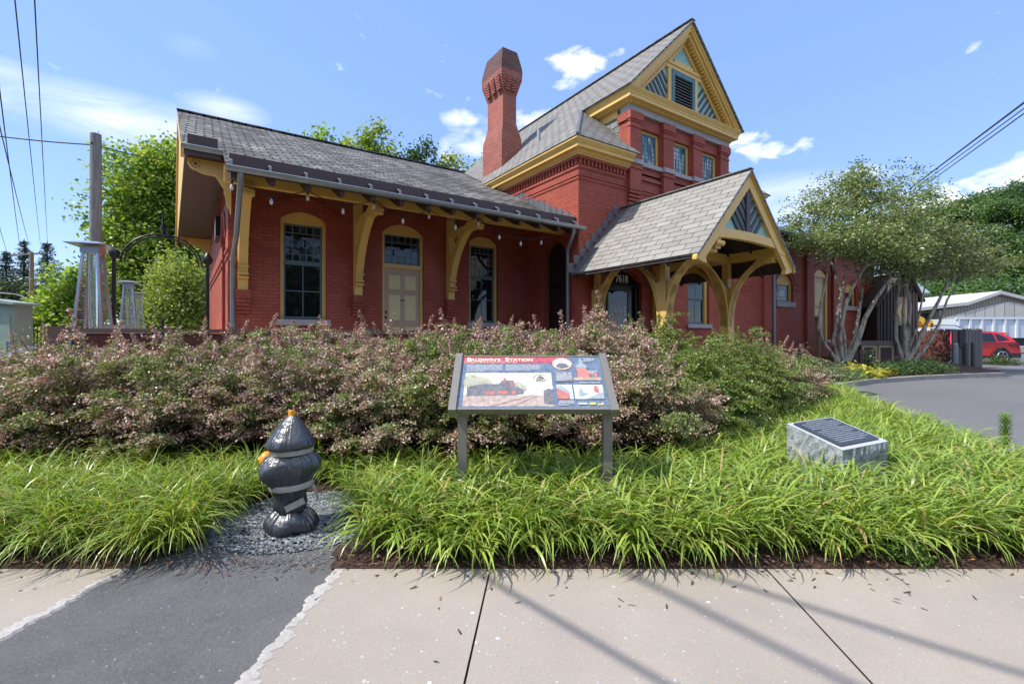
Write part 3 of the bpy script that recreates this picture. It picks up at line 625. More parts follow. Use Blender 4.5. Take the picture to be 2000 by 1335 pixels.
# brackets
def bracket(tb):
    m_ = MB(); w = .095
    m_.box(tb-w, tb+w, WD-.15, WD-.005, 2.36, rz(WD)-.30)
    m_.box(tb-w+.015, tb+w-.015, 9.95, WD-.14, 4.06, 4.215)
    n = 14; c0 = (WD-.10, 2.38); c1 = (9.93, 4.20)
    outer = []; inner = []
    for i in range(n+1):
        th = math.pi/2*i/n
        D = c0[0]-(c0[0]-c1[0])*(1-math.cos(th)); z = c0[1]+(c1[1]-c0[1]-.0)*math.sin(th)**1.12
        outer.append((D, z))
    for i, (D, z) in enumerate(outer):
        a = outer[max(i-1, 0)]; b_ = outer[min(i+1, n)]; dx, dz = b_[0]-a[0], b_[1]-a[1]; l = math.hypot(dx, dz)
        inner.append((D+dz/l*.155, z-dx/l*.155) if True else 0)
    # outer edge faces the yard
    prof = [(D-.05, z) for D, z in outer]+[(min(D, WD-.02), max(2.38, z)) for D, z in inner[::-1]]
    m_.prism([(tb-w+.01, D, z) for D, z in prof], (2*w-.02, 0, 0))
    for z in (2.62, 2.70, 2.86): m_.box(tb-w-.006, tb+w+.006, WD-.285, WD-.12, z, z+.03)
    for dz, dd in ((0, .0), (.06, .035)): m_.box(tb-w-.004, tb+w+.004, 9.88-dd, 10.0, 4.02+dz, 4.07+dz)
    o = m_.build('bracket', yellow, st)
    k = MB(); 
    return o
for tb in (.69, 3.13, 5.63): bracket(tb)
# gable end: closed gable face, flat soffit, verge boards, scroll brackets
ge = MB(); zs_ = rz(CD)-.10
ge.prism([(ov(CD)+.05, CD+.1, zs_), (ov(21.2)+.05, 21.2, zs_), (ov(RD)+.05, RD, rz(RD)-.12)], (.05, 0, 0)); ge.build('gable_boarding', yellow, st)
vb = MB()
vb.bar((ov(CD)+.02, CD-.02, rz(CD)-.13), (ov(RD)+.02, RD, rz(RD)-.13), .05, .2); vb.bar((ov(RD)+.02, RD, rz(RD)-.13), (ov(21.3)+.02, 21.32, rz(CD-.02)-.13), .05, .2)
vb.build('verge_board', yellow, st)
so = MB(); so.prism([(ov(CD)+.06, CD+.06, zs_-.03), (WT0, CD+.06, zs_-.03), (twl(21.1), 21.1, zs_-.03), (ov(21.1)+.06, 21.1, zs_-.03)], (0, 0, .03)); so.build('soffit', soffit, st)
fb = MB(); fb.box(-.32, .28, CD-.01, CD+.05, zs_-.05, rz(CD)-.06); fb.build('fascia', brown, st)
def scroll(D, th=.07):
    pts = [(-.42, zs_-.03), (.40, zs_-.03), (.40, zs_-1.0), (.385, zs_-1.03), (.35, zs_-.9)]
    def s_(a, b_, bul, n=8):
        out = []
        for i in range(n+1):
            k = i/n; out.append((a[0]+(b_[0]-a[0])*k, a[1]+(b_[1]-a[1])*k+bul*math.sin(math.pi*k)))
        return out
    pts += [(.32+.008*(-1)**i-.02*i, zs_-.88+.09*i) for i in range(5)]
    pts += s_((.18, zs_-.44), (.02, zs_-.30), .05)+s_((0, zs_-.30), (-.30, zs_-.24), -.02)+s_((-.32, zs_-.24), (-.46, zs_-.12), -.035)+[(-.46, zs_-.03)]
    k1 = (twl(D)-ov(D)-.10)/.86; X_ = lambda x: twl(D)-(.40-x)*k1
    m_ = MB(); m_.prism([(X_(x), D, z) for x, z in pts], (0, th, 0)); o = m_.build('gable_bracket', yellow, st)
    for k in range(8):
        a = k*math.pi/4; h = MB(); h.box(X_(-.30)+.07*math.cos(a)-.011, X_(-.30)+.07*math.cos(a)+.011, D-.004, D, zs_-.13+.07*math.sin(a)-.011, zs_-.13+.07*math.sin(a)+.011); h.build('drilled_hole', brown, o)
    h = MB(); h.box(X_(-.30)-.025, X_(-.30)+.025, D-.004, D, zs_-.15, zs_-.11); h.build('drilled_hole', brown, o)
for D in (10.75, 19.6): scroll(D)
# sign board on the gable wall
sb = MB(); sb.box(.24, .34, 14.0, 15.1, 3.95, 4.45); so_ = sb.build('gable_sign', black, st); sf = MB(); sf.box(.232, .24, 14.05, 15.05, 4.0, 4.4); sf.build('sign_face', white, so_)

# --- downspouts
def spout(pts, r=.048):
    m_ = MB(); m_.tube(pts, r, 10)
    for z in (1.6, 3.0):
        m_.tube([Vector((pts[-1][0], pts[-1][1], z)), Vector((pts[-1][0], pts[-1][1], z+.05))], r*1.25, 10)
    m_.build('downspout', pipe_m, st)
spout([(.52, ED+.0, rz(ED)-.05), (.52, ED+.02, rz(ED)-.2), (.52, 10.5, 3.35), (.50, 11.35, 3.0), (.50, 11.48, 2.85), (.50, 11.5, .3)])
spout([(8.05, ED, rz(ED)-.05), (8.07, ED+.03, rz(ED)-.18), (8.14, 9.5, 3.8), (8.2, 9.62, 3.68), (8.22, 9.63, 3.5), (8.22, 9.63, .3)])
spout([(18.16, 9.2, 4.9), (18.16, 9.2, .3)], .06)

# --- tower
TC, TL, TR, TD, TB = 12.63, 8.34, 16.92, 9.33, 21.0
ft = front(TD); sl = side(TL)
tw = MB()
tops = [(9.35, 10.84, FLOOR, 2.95, .36), (13.05, 14.2, 1.78, 3.55, .25)]
wall(tw, ft, TL, TR, 0, 6.16, tops, depth=.3)
wall(tw, sl, TD, TB, 0, 6.16, [(9.85, 10.86, FLOOR, 3.66, .42)], depth=.22)
wall(tw, side(TR), TD, TB, 0, 6.16, [], depth=.2)
for z in (5.60, 5.69): tw.sweep([(TR, TD), (TL, TD)][::-1], [(-.01, z), (.02, z), (.02, z+.035), (-.01, z+.035)]) if False else None
for z in (5.60, 5.70):
    wbox(tw, ft, TL-.018, TR, z, z+.04, -.022, .01); wbox(tw, sl, TD-.02, TB, z, z+.04, -.022, .01)
for z in (3.05, 3.2):
    wbox(tw, ft, TL, 9.3, z, z+.04, -.02, .01); wbox(tw, ft, 14.3, TR, z, z+.04, -.02, .01)
# brick dentil band
for k in range(60):
    D = TD+.02+k*.14
    if D < 15: wbox(tw, sl, D, D+.07, 6.0, 6.14, -.06, .01)
for k in range(62):
    t_ = TL+.0+k*.14
    if t_ < 10.1 or t_ > 15.2: wbox(tw, ft, t_, t_+.07, 6.0, 6.14, -.06, .01)
wbox(tw, ft, TL-.09, 10.15, 6.14, 6.24, -.09, .02); wbox(tw, sl, TD, 15, 6.141, 6.24, -.09, .02); wbox(tw, ft, 15.15, TR+.09, 6.14, 6.24, -.09, .02)
wbox(tw, ft, TL-.03, 10.15, 5.90, 5.99, -.03, .02); wbox(tw, sl, TD-.0, 15, 5.901, 5.99, -.03, .02)
tw.build('tower_wall', brick_red, st)
# central bay
PD = 9.2; BL, BR = 10.2, 15.14
by = MB(); fb_ = front(9.30)
pc_ = [10.44, 11.92, 13.40, 14.90]; pw = .24
wins = [(pc_[i]+pw+.0, pc_[i+1]-pw-.04) for i in range(3)]
wall(by, fb_, BL, BR, 6.2, 7.95, [(a, b_, 6.53, 7.53, 0) for a, b_ in wins], depth=.16)
for c_ in pc_:
    wbox(by, fb_, c_-pw, c_+pw, 5.62, 7.62, -.10, .02)
    wbox(by, fb_, c_-pw-.045, c_+pw+.045, 7.66, 7.88, -.15, .02); wbox(by, fb_, c_-pw-.02, c_+pw+.02, 7.60, 7.66, -.125, .02)
    wbox(by, fb_, c_-pw-.02, c_+pw+.02, 7.44, 7.48, -.12, .02)
    wbox(by, fb_, c_-pw-.03, c_+pw+.03, 6.25, 6.36, -.13, .04)
    for j in range(5): wbox(by, fb_, c_-pw+.0, c_+pw-.0, 5.5-.11*j+.03, 5.6-.11*j, -.09+.016*j, .04)
for i in range(3): wbox(by, fb_, pc_[i]+pw, pc_[i+1]-pw, 6.0, 6.08, -.03, .05)
wbox(by, side(BL), 9.32, 9.62, 6.2, 7.62, -.0, .2); wbox(by, side(BL), 9.28, 9.66, 7.64, 7.88, -.05, .2)
wbox(by, side(BR-.2), 9.32, 9.62, 6.2, 7.62, -.0, .2); wbox(by, side(BR-.15), 9.28, 9.66, 7.64, 7.88, -.05, .2)
by.build('tower_bay_wall', brick_red, st)
ss = MB()
wbox(ss, fb_, BL+.0, BR-.0, 6.39, 6.51, -.075, .12)
for c_ in pc_: wbox(ss, fb_, c_-pw-.03, c_+pw+.03, 6.385, 6.515, -.155, .02)
wbox(ss, fb_, BL-.03, BR+.03, 7.885, 8.06, -.10, .25)
ss.build('stone_band', stone, st)
for a, b_ in wins:
    window(fb_, a, b_, 6.53, 7.53, 0, 'grid', fw=.085)
for tt, sgn in ((BL+.02, 1), (BR-.02, -1)):
    sc_ = MB(); sc_.box(min(tt, tt+sgn*.1), max(tt, tt+sgn*.1), 9.62, 11.4, 6.3, 8.1)
    sc_.build('slate_cheek', slate_tower, st)
# cornices
CP = [(0, 0), (.10, 0), (.10, .05), (.16, .07), (.16, .14), (.27, .16), (.27, .25), (.30, .26), (.36, .37), (.36, .40), (0, .40)]
def cornice(path, z, prof=CP, name='cornice', sc=1.0):
    m_ = MB(); m_.sweep(path, [(o*sc, zz) for o, zz in prof], z); return m_.build(name, yellow, st)
LOWP = [(0, 0), (.12, 0), (.12, .03), (.17, .05), (.17, .11), (.29, .12), (.29, .20), (.31, .21), (.38, .29), (.38, .32), (0, .32)]
cornice([(TL, 15.0), (TL, TD), (10.18, TD)], 6.21, LOWP)
cornice([(15.16, TD), (TR, TD), (TR, 15.0)], 6.21, LOWP)
UPP = [(0, 0), (.05, 0), (.05, .03), (.08, .05), (.22, .085), (.22, .18), (.235, .19), (.235, .22), (.30, .33), (.31, .36), (0, .36)]
co = cornice([(BL-.02, 11.6), (BL-.02, PD+.02), (BR+.02, PD+.02), (BR+.02, 11.6)], 8.075, UPP)
fz_ = MB(); fz_.sweep([(BL+.0, 11.6), (BL+.0, PD+.04), (BR-.0, PD+.04), (BR-.0, 11.6)], [(-.2, 8.06), (.06, 8.06), (.06, 8.12), (-.2, 8.12)])
fz_.sweep([(BL+.0, 11.3), (BL+.0, 9.7)], [(-.1, 7.86), (.0, 7.86), (.0, 8.06), (-.1, 8.06)])
fz_.build('frieze', yellow, st)
de = MB()
k = 0
t_ = BL-.06
while t_ < BR+.05: de.box(t_, t_+.05, PD-.09, PD-.0, 8.075, 8.145); t_ += .1
D = PD
while D < 11.3: de.box(BL-.13, BL-.04, D, D+.05, 8.075, 8.145); de.box(BR+.04, BR+.13, D, D+.05, 8.075, 8.145); D += .1
de.build('dentil_row', yellow, co)
# pediment
ZP = 8.43; APX = 11.19; PF = 8.92                       # base, apex and front plane of the gable
EL_, ER_ = BL-.335, BR+.335; hw = (ER_-EL_)/2; TCp = (EL_+ER_)/2; sl_ = (APX-ZP)/hw; assert True
def rk(off, D0, D1, w0, w1):
    """raking member between offsets w0..w1 measured down from the roof plane"""
    m_ = MB()
    for s in (-1, 1):
        def pt(x, w): return (TCp+s*x, ZP+sl_*(hw-x)-w)
        pts = []
        xo0 = hw-w0/sl_*1.0; xo1 = hw-w1/sl_
        pts = [(TCp+s*0, APX-w0), (TCp+s*(hw-w0/sl_), ZP), (TCp+s*(hw-w1/sl_), ZP), (TCp, APX-w1)]
        m_.prism([(x, D0, z) for x, z in pts], (0, D1-D0, 0))
    return m_
m_ = rk(0, PF-.0, PF+.30, .02, .17); q_ = rk(0, PF+.03, PF+.33, .17, .28); q2_ = rk(0, PF+.10, PF+.35, .28, .42)
for o in (q_, q2_): m_.add(o.v, o.f)
rake = m_.build('raking_cornice', yellow, st)
for s in (-1, 1):
    dn = MB(); x = .12
    while x < hw-.62:
        z = ZP+sl_*(hw-x)-.46; c0 = Vector((TCp+s*x, PF+.20, z)); d_ = Vector((s, 0, -sl_)).normalized()
        dn.bar(c0-d_*.03, c0+d_*.03, .10, .07, up=(s*sl_, 0, 1)); x += .085
    dn.build('dentil_row', yellow, rake)
ty = MB(); wq = .5
ty.prism([(TCp-(hw-wq/sl_), 9.26, ZP-.05), (TCp+(hw-wq/sl_), 9.26, ZP-.05), (TCp, 9.26, APX-.4)], (0, .05, 0))
tym = ty.build('gable_panel', teal, st)
fr = rk(0, 9.20, 9.27, .46, .66)
LT0, LT1, LZ0, LZ1 = 12.05, 13.20, ZP+.02, 9.66
fr.box(LT0-.16, LT0, 9.195, 9.27, ZP, LZ1); fr.box(LT1, LT1+.16, 9.195, 9.27, ZP, LZ1)
xx = hw-(LZ1+.25-ZP+.5)/sl_
fr.box(TCp-xx-.12, TCp+xx+.12, 9.19, 9.27, LZ1, LZ1+.13); fr.box(TCp-xx-.05, TCp+xx+.05, 9.16, 9.27, LZ1+.13, LZ1+.22)
fr.box(TCp-.47, TCp+.47, 9.195, 9.27, LZ1+.22, LZ1+.34)
fr.build('gable_frame', yellow, st)
for s in (-1, 1):
    for k in range(6):
        bt = MB()
        x0 = .66+.28*k; z0 = ZP-.0
        # battens lean towards the louvre, falling away from it
        p0 = Vector((TCp+s*(LT1-TCp+.10), 9.25, ZP-.15+.34*k)); dx = hw
        d_ = Vector((s*1, 0, -1.0 if s < 0 else -1.0))
        a_ = p0+Vector((0, 0, .35)); e_ = a_+Vector((s*1.5, 0, -1.62)) if s < 0 else None
        if s < 0: pa_, pb_ = Vector((TCp+s*(.62+.16), 9.25, ZP+.06+.30*k)), Vector((TCp+s*(.62+.16)+s*1.3, 9.25, ZP+.06+.30*k+1.55))
        else: pa_, pb_ = Vector((TCp+s*(.62+.16), 9.25, ZP+.06+.30*k)), Vector((TCp+s*(.62+.16)+s*1.3, 9.25, ZP+.06+.30*k+1.55))
        pa_, pb_ = Vector((pa_.x, 9.25, pa_.z-.30*3+.1)), Vector((pb_.x, 9.25, pb_.z-.30*3+.1))
        # clip to the triangle
        d_ = pb_-pa_
        lo = 0.0 if pa_.z >= ZP else (ZP-pa_.z)/d_.z
        lim = lambda q: ZP+sl_*(hw-abs(q.x-TCp))-.62-q.z
        hi = 1.0
        for i in range(60):
            if lim(pa_+d_*(i/60)) < 0: hi = i/60; break
        if hi > lo+.03: bt.bar(pa_+d_*lo, pa_+d_*hi, .085, .03, up=(0, 1, 0)); bt.build('batten', batten, tym)
lv = MB(); lv.box(LT0, LT0+.13, 9.17, 9.28, LZ0, LZ1); lv.box(LT1-.13, LT1, 9.17, 9.28, LZ0, LZ1); lv.box(LT0+.13, LT1-.13, 9.172, 9.28, LZ1-.16, LZ1); lv.box(LT0+.13, LT1-.13, 9.172, 9.28, LZ0, LZ0+.06)
louv = lv.build('louvre', bluetrim, st)
ls = MB(); nS = 10
for k in range(nS):
    z = LZ0+.10+(LZ1-.2-LZ0-.06)*k/nS; ls.prism([(LT0+.13, 9.20, z), (LT0+.13, 9.27, z+.075), (LT0+.13, 9.275, z+.065), (LT0+.13, 9.205, z-.012)], (LT1-LT0-.26, 0, 0))
ls.build('louvre_slats', paint('louvre_grey', (.16, .15, .16), .6), louv)
bk = MB(); bk.box(LT0+.1, LT1-.1, 9.252, 9.259, LZ0, LZ1); bk.build('louvre_back', black, louv)
# tower roof
EW = .40; LE, FE = TL-EW, TD-EW; RZ = APX+.03                          # eave lines
sT = sl_; ZE = RZ-sT*(TCp-LE)
tp = lambda t_: RZ-sT*abs(TCp-t_)
tr = MB(); hz = tp(EL_); hD = FE+(hz-ZE)/sT
for s in (-1, 1):
    X = lambda t_: TCp+s*(t_-TCp) if s < 0 else 2*TCp-t_
    f_ = (lambda t_: t_) if s < 0 else (lambda t_: 2*TCp-t_)
    slab(tr, [(TCp, PF-.06, RZ), (f_(EL_-.04), PF-.06, tp(EL_-.04)), (f_(EL_-.04), hD, tp(EL_-.04)), (f_(LE), FE, ZE), (f_(LE), TB+.4, ZE), (TCp, TB+.4, RZ)], .05)
    slab(tr, [(f_(LE), FE, ZE), (f_(BL+.13), FE, ZE), (f_(BL+.13), hD+.1, ZE+sT*(hD+.1-FE)), (f_(EL_-.04), hD, tp(EL_-.04))], .05)
tr.bar((TCp, PF-.06, RZ+.01), (TCp, TB+.4, RZ+.01), .2, .025)
troof = tr.build('tower_roof', slate_tower, st)
hp = MB()
hp.bar((LE, FE, ZE+.02), (EL_-.04, hD, tp(EL_-.04)+.02), .07, .025); hp.build('hip_flashing', flash, troof)
re_ = MB(); re_.prism([(LE+.1, TB, 0), (2*TCp-LE-.1, TB, 0), (2*TCp-LE-.1, TB, ZE-.1), (TCp, TB, RZ-.1), (LE+.1, TB, ZE-.1)], (0, .1, 0)); re_.build('rear_wall', brick_red, st)
# vent pipe
vp = MB(); vp.tube([(9.2, 12.25, tp(9.2)-.1), (9.2, 12.25, tp(9.2)+.38)], .055, 12); vp.build('vent_pipe', galv, st)
# tower side door (dark, arched) and door hoods
bd = MB(); bd.prism([sl(u, z, .2) for u, z in [(9.85, FLOOR)]+arcpts(9.85, 10.86, 3.66, .42)+[(10.86, FLOOR)]], (.04, 0, 0)); sdr = bd.build('side_door', paint('brown_side_door', (.022, .012, .011), .45), st)
for z in (1.9, 2.75):
    b_ = MB(); b_.box(TL+.188, TL+.20, 9.87, 10.84, z, z+.09); b_.build('door_rail', doorblack, sdr)
rw = MB(); 
# stepped flashing on the tower walls
def stepflash(name, pts, ax):
    m_ = MB()
    for (u, z, w, h) in pts:
        if ax == 'side': m_.box(TL-.012, TL+.004, u, u+w, z, z+h)
        else: m_.box(u, u+w, TD-.012, TD+.004, z, z+h)
    m_.build(name, flash, st)
stepflash('step_flashing', [(9.45+.27*k, rz(9.45+.27*k)+.0, .25, .26+.02*(k % 3)) for k in range(17)], 'side')

# --- chimney
ch = MB(); cx_, cy_ = 9.13, 14.42; hx, hy = .285, .53
prof = [(7.0, .135), (8.45, .135), (8.62, .10), (8.95, .02), (9.05, 0), (10.02, 0), (10.16, .03), (10.45, .11), (10.62, .155), (10.84, .165), (11.02, .15), (11.35, .085), (11.64, .02)]
def ring(o, z): return [(cx_-hx-o, cy_-hy-o, z), (cx_+hx+o, cy_-hy-o, z), (cx_+hx+o, cy_+hy+o, z), (cx_-hx-o, cy_+hy+o, z)]
def ringstack(mb, pr):
    vs_ = [p for z, o in pr for p in ring(o, z)]; n = len(pr)
    mb.add(vs_, [(4*i+j, 4*i+(j+1) % 4, 4*i+4+(j+1) % 4, 4*i+4+j) for i in range(n-1) for j in range(4)]+[tuple(range(4*n-4, 4*n))])
def steps(pr, h=.075):
    out = []; z = pr[0][0]
    def off(z):
        for (a, b_), (c, d) in zip(pr, pr[1:]):
            if a <= z <= c: return b_+(d-b_)*(z-a)/(c-a)
        return pr[-1][1]
    while z < pr[-1][0]-.01:
        o = off(min(z+h/2, pr[-1][0])); out += [(z, o), (min(z+h, pr[-1][0]), o)]; z += h
    return out
ringstack(ch, steps([(z, o) for z, o in prof if z <= 10.84])); 
cho = ch.build('chimney', brick_plain, st)
ct = MB(); ringstack(ct, steps([(10.84, .165), (11.02, .15), (11.35, .085), (11.64, .02)])); ct.build('chimney_top', brick_soot, cho)
cf = MB()
for k, y0 in enumerate((13.98, 14.34, 14.70)):
    for j in range(6): cf.box(cx_-hx-.19+.012*(5-j), cx_-hx+.05, y0-.1, y0+.14, 10.16+.09*j, 10.16+.09*j+.06)
for k, x0 in enumerate((8.98, 9.22)):
    for j in range(6): cf.box(x0-.07, x0+.09, cy_-hy-.16+.012*(5-j), cy_-hy+.05, 10.16+.09*j, 10.16+.09*j+.06)
cf.build('chimney_corbel', brick_plain, cho)
fl = MB(); ringstack(fl, [(7.0, .15), (7.30, .15)]); fl.build('chimney_flashing', flash, cho)

# --- entrance door
ed_ = MB(); a, b_ = 9.35, 10.84
arc = arcpts(a, b_, 2.95, .36)
ed_.prism([ft(x, z, .2) for x, z in [(a, FLOOR)]+arc+[(b_, FLOOR)]], (0, .08, 0))
for x0, x1 in ((a, a+.14), (b_-.14, b_)): wbox(ed_, ft, x0, x1, FLOOR, 2.95, .12, .2)
wbox(ed_, ft, a+.14, b_-.14, 2.84, 2.92, .13, .2)
edo = ed_.build('entrance_door', doorblack, st)
eg = MB(); wbox(eg, ft, 9.63, 10.42, 1.25, 2.70, .185, .197); eg.build('door_glass', glass, edo)
fr_ = MB()
for x0, x1 in ((9.58, 9.63), (10.42, 10.47)): wbox(fr_, ft, x0, x1, 1.2, 2.75, .17, .2)
wbox(fr_, ft, 9.63, 10.42, 2.70, 2.75, .172, .2); wbox(fr_, ft, 9.63, 10.42, 1.2, 1.25, .172, .2)
fr_.build('door_stile', black, edo)
tx = MB(); put_text(tx, '7618', .30, ft(10.10, 3.03, .105), (1, 0, 0), (0, 0, 1), bold=.012, sx=.86); tx.build('house_number', white, edo)
lt = MB()
def tl(s, u, z, size, sx=.8): put_text(lt, s, size, ft(u, z, .178), (1, 0, 0), (0, 0, 1), bold=.006, sx=sx)
tl('L', 9.78, 2.10, .34, .6); tl('V', 10.12, 2.10, .34, .7); tl('E', 10.30, 2.10, .34, .75); tl('IS', 10.06, 1.80, .27, .7); lt.build('door_lettering', white, edo)
ht = MB(); hp_ = []
for k in range(24):
    a_ = 2*math.pi*k/24; hp_.append((9.945+.0075*16*math.sin(a_)**3, 2.12+.0085*(13*math.cos(a_)-5*math.cos(2*a_)-2*math.cos(3*a_)-math.cos(4*a_))))
ht.add([ft(x, z, .178) for x, z in hp_], [tuple(range(24))]); ho = ht.build('door_heart', paint('lavender_decal', (.5, .5, .62), .5), edo)
h2 = MB(); h2.add([ft(9.93, 2.01, .176), ft(9.99, 1.98, .176), ft(10.02, 2.10, .176), ft(9.965, 2.12, .176)], [(0, 1, 2, 3)]); h2.build('decal_stripe', paint('orange_decal', (.75, .35, .04), .5), edo)
window(ft, 13.05, 14.2, 1.78, 3.55, .25, 'two', zt=3.5, fw=.11); sill(ft, 13.05, 14.2, 1.78)

# --- porch
PL, PR_, PC, PF_, PZ, PE = 8.07, 11.95, 10.01, 5.56, 5.06, 3.03
ps = (PZ-PE)/(PC-PL)
pr = MB()
slab(pr, [(PC, PF_-.02, PZ), (PL, PF_-.02, PE), (PL, TD, PE), (PC, TD, PZ)], .05); slab(pr, [(PC, PF_-.02, PZ), (PR_, PF_-.02, PE), (PR_, TD, PE), (PC, TD, PZ)], .05)
pr.bar((PC, PF_-.02, PZ+.01), (PC, TD, PZ+.01), .16, .02)
proof = pr.build('porch_roof', slate_porch, st)
pu = MB()
slab(pu, [(PC, PF_+.05, PZ-.08), (PL+.02, PF_+.05, PE-.08), (PL+.02, TD-.01, PE-.08), (PC, TD-.01, PZ-.08)], .03); slab(pu, [(PC, PF_+.05, PZ-.08), (PR_-.02, PF_+.05, PE-.08), (PR_-.02, TD-.01, PE-.08), (PC, TD-.01, PZ-.08)], .03)
for D in (6.3, 6.9, 7.5, 8.1, 8.7):
    for s in (-1, 1): pu.bar((PC, D, PZ-.17), (PC+s*1.9, D, PZ-.17-1.9*ps), .06, .12)
pu.build('porch_boarding', roof_dark, proof)
fl = MB()
for s in (-1, 1):
    n_ = 9
    for k in range(n_):
        x = .18+.21*k; z = PZ-ps*x; u = PC+s*x; fl.box(min(u, u+s*.2), max(u, u+s*.2), TD-.02, TD+.004, z-.05, z+.20)
slab(fl, [(PC, TD-.30, PZ+.012), (PL-.02, TD-.30, PE+.010), (PL-.02, TD-.013, PE+.010), (PC, TD-.013, PZ+.012)], .015)
fl.build('porch_flashing', flash, proof)
def rake2(w0, w1, D0, D1, xo=1.96, cut=0):
    m_ = MB()
    for s in (-1, 1):
        pts = [(PC, PZ-w0), (PC+s*xo, PZ-ps*xo-w0), (PC+s*(xo-.01), PZ-ps*xo-w0-.03), (PC+s*(xo-.08-(w1-w0)*.55), PZ-ps*(xo)-w0-.10), (PC+s*(xo-.16-(w1-w0)*.6), PZ-ps*(xo-.17)-w1+.02), (PC+s*(xo-.30), PZ-ps*(xo-.30)-w1), (PC, PZ-w1)] if cut else [(PC, PZ-w0), (PC+s*xo, PZ-ps*xo-w0), (PC+s*xo, PZ-ps*xo-w1), (PC, PZ-w1)]
        m_.prism([(x, D0, z) for x, z in pts], (0, D1-D0, 0))
    return m_
m_ = rake2(.03, .10, PF_-.0, PF_+.10); q_ = rake2(.10, .40, PF_+.04, PF_+.14, 1.90, 1); m_.add(q_.v, q_.f)
m_.build('porch_bargeboard', yellow, st)
tiez0, tiez1 = 3.46, 3.63
tb_ = MB(); n = 16; arcz = lambda x: .05*(1-(x/1.2)**2)
x_ = [-1.22+2.44*i/n for i in range(n+1)]
tb_.prism([(PC+x, PF_+.055, tiez1+arcz(x)) for x in x_]+[(PC+x, PF_+.055, tiez0+arcz(x)-.02) for x in x_[::-1]], (0, .12, 0)); tb_.build('tie_beam', yellow, st)
tg = MB(); tg.prism([(PC-1.15, PF_+.12, tiez1-.05), (PC+1.15, PF_+.12, tiez1-.05), (PC, PF_+.12, PZ-.2)], (0, .03, 0)); tgo = tg.build('porch_gable_panel', teal, st)
pb2 = MB(); pb2.box(PC-.07, PC+.07, PF_+.06, PF_+.119, tiez1+.02, PZ-.38)
for s in (-1, 1):
    for k in range(5):
        a_ = Vector((PC+s*.05, PF_+.10, tiez1-.25+.26*k)); d_ = Vector((s*.75, 0, .62)).normalized(); d_ = Vector((s*.66, 0, .75)); lo = max(0, (tiez1+.02-a_.z)/d_.z); hi = 2
        for i in range(80):
            p = a_+d_*(i*.02)
            if PZ-ps*abs(p.x-PC)-.36-p.z < 0: hi = i*.02; break
        if hi > lo+.03: pb2.bar(a_+d_*lo, a_+d_*hi, .085, .035, up=(0, 1, 0))
pb2.build('porch_battens', batten, tgo)
# posts, plates and arched braces
CLt, CRt, CFD, CW = 8.80, 11.30, 6.88, .25
PLZ0, PLZ1 = 3.28, 3.50
pt_ = MB()
for t_ in (CLt+.02, CRt+.02): pt_.box(t_, t_+CW-.04, PF_+.10, TD-.01, PLZ0, PLZ1)
pt_.box(CLt+CW, CRt, CFD+.03, CFD+.22, PLZ0+.004, PLZ1-.004)
pt_.build('porch_plate', yellow, st)
def brace(corner, ax, sgn, span, tw0, thick, z0=1.62, apex=3.16):
    """arched brace from a post face: ax 't' or 'D'"""
    n = 14; pts = []
    for i in range(n+1):
        th = math.pi/2*i/n; pts.append((span*(1-math.cos(th)), z0+(apex-z0)*math.sin(th)**.88))
    pts += [(span, PLZ0), (span*.80, PLZ0), (.02, 2.62)]
    m_ = MB(); c = corner
    if ax == 'D': m_.prism([(tw0, c+sgn*d, z) for d, z in pts], (thick, 0, 0))
    else: m_.prism([(c+sgn*d, tw0, z) for d, z in pts], (0, thick, 0))
    # moulded edge along the curve
    for i in range(n):
        (d0, z0_), (d1, z1_) = pts[i], pts[i+1]
        if ax == 'D': m_.bar((tw0+thick/2, c+sgn*d0, z0_), (tw0+thick/2, c+sgn*d1, z1_), thick+.05, .03, up=(1, 0, 0)) if False else m_.prism([(tw0-.025, c+sgn*d0, z0_), (tw0-.025, c+sgn*d1, z1_), (tw0-.025, c+sgn*(d1-.035), z1_+.012), (tw0-.025, c+sgn*(d0-.035), z0_+.012)], (thick+.05, 0, 0))
        else: m_.prism([(c+sgn*d0, tw0-.025, z0_), (c+sgn*d1, tw0-.025, z1_), (c+sgn*(d1-.035), tw0-.025, z1_+.012), (c+sgn*(d0-.035), tw0-.025, z0_+.012)], (0, thick+.05, 0))
    return m_.build('porch_brace', yellow, st)
def post(t_, D, w=CW, d=CW):
    m_ = MB(); m_.box(t_, t_+w, D, D+d, .6, 2.64); m_.box(t_+.045, t_+w-.045, D+.045, D+d-.045, 2.64, PLZ0)
    for z in (1.42, 1.50): m_.box(t_-.012, t_+w+.012, D-.012, D+d+.012, z, z+.035)
    m_.box(t_-.05, t_+w+.05, D-.05, D+d+.05, .6, 1.18)
    m_.build('porch_post', yellow, st)
for t_ in (CLt, CRt):
    post(t_, CFD); post(t_, TD-.20, CW, .19)
    brace(CFD+CW, 'D', 1, .95, t_+.03, CW-.06); brace(TD-.20, 'D', -1, .92, t_+.03, CW-.06)
    brace(CFD, 'D', -1, .92, t_+.03, CW-.06)
    cb = MB(); cb.box(t_+.0, t_+CW, CFD-1.12, CFD-.90, 3.16, PLZ0); cb.box(t_+.03, t_+CW-.03, CFD-1.22, CFD-1.10, 3.22, PLZ0)
    cb.tube([(t_-.01, CFD-1.24, 3.33), (t_+CW+.01, CFD-1.24, 3.33)], .06, 10); cb.build('porch_corbel', yellow, st)
brace(CLt+CW, 't', 1, 1.13, CFD+.03, CW-.06); brace(CRt, 't', -1, 1.13, CFD+.03, CW-.06)

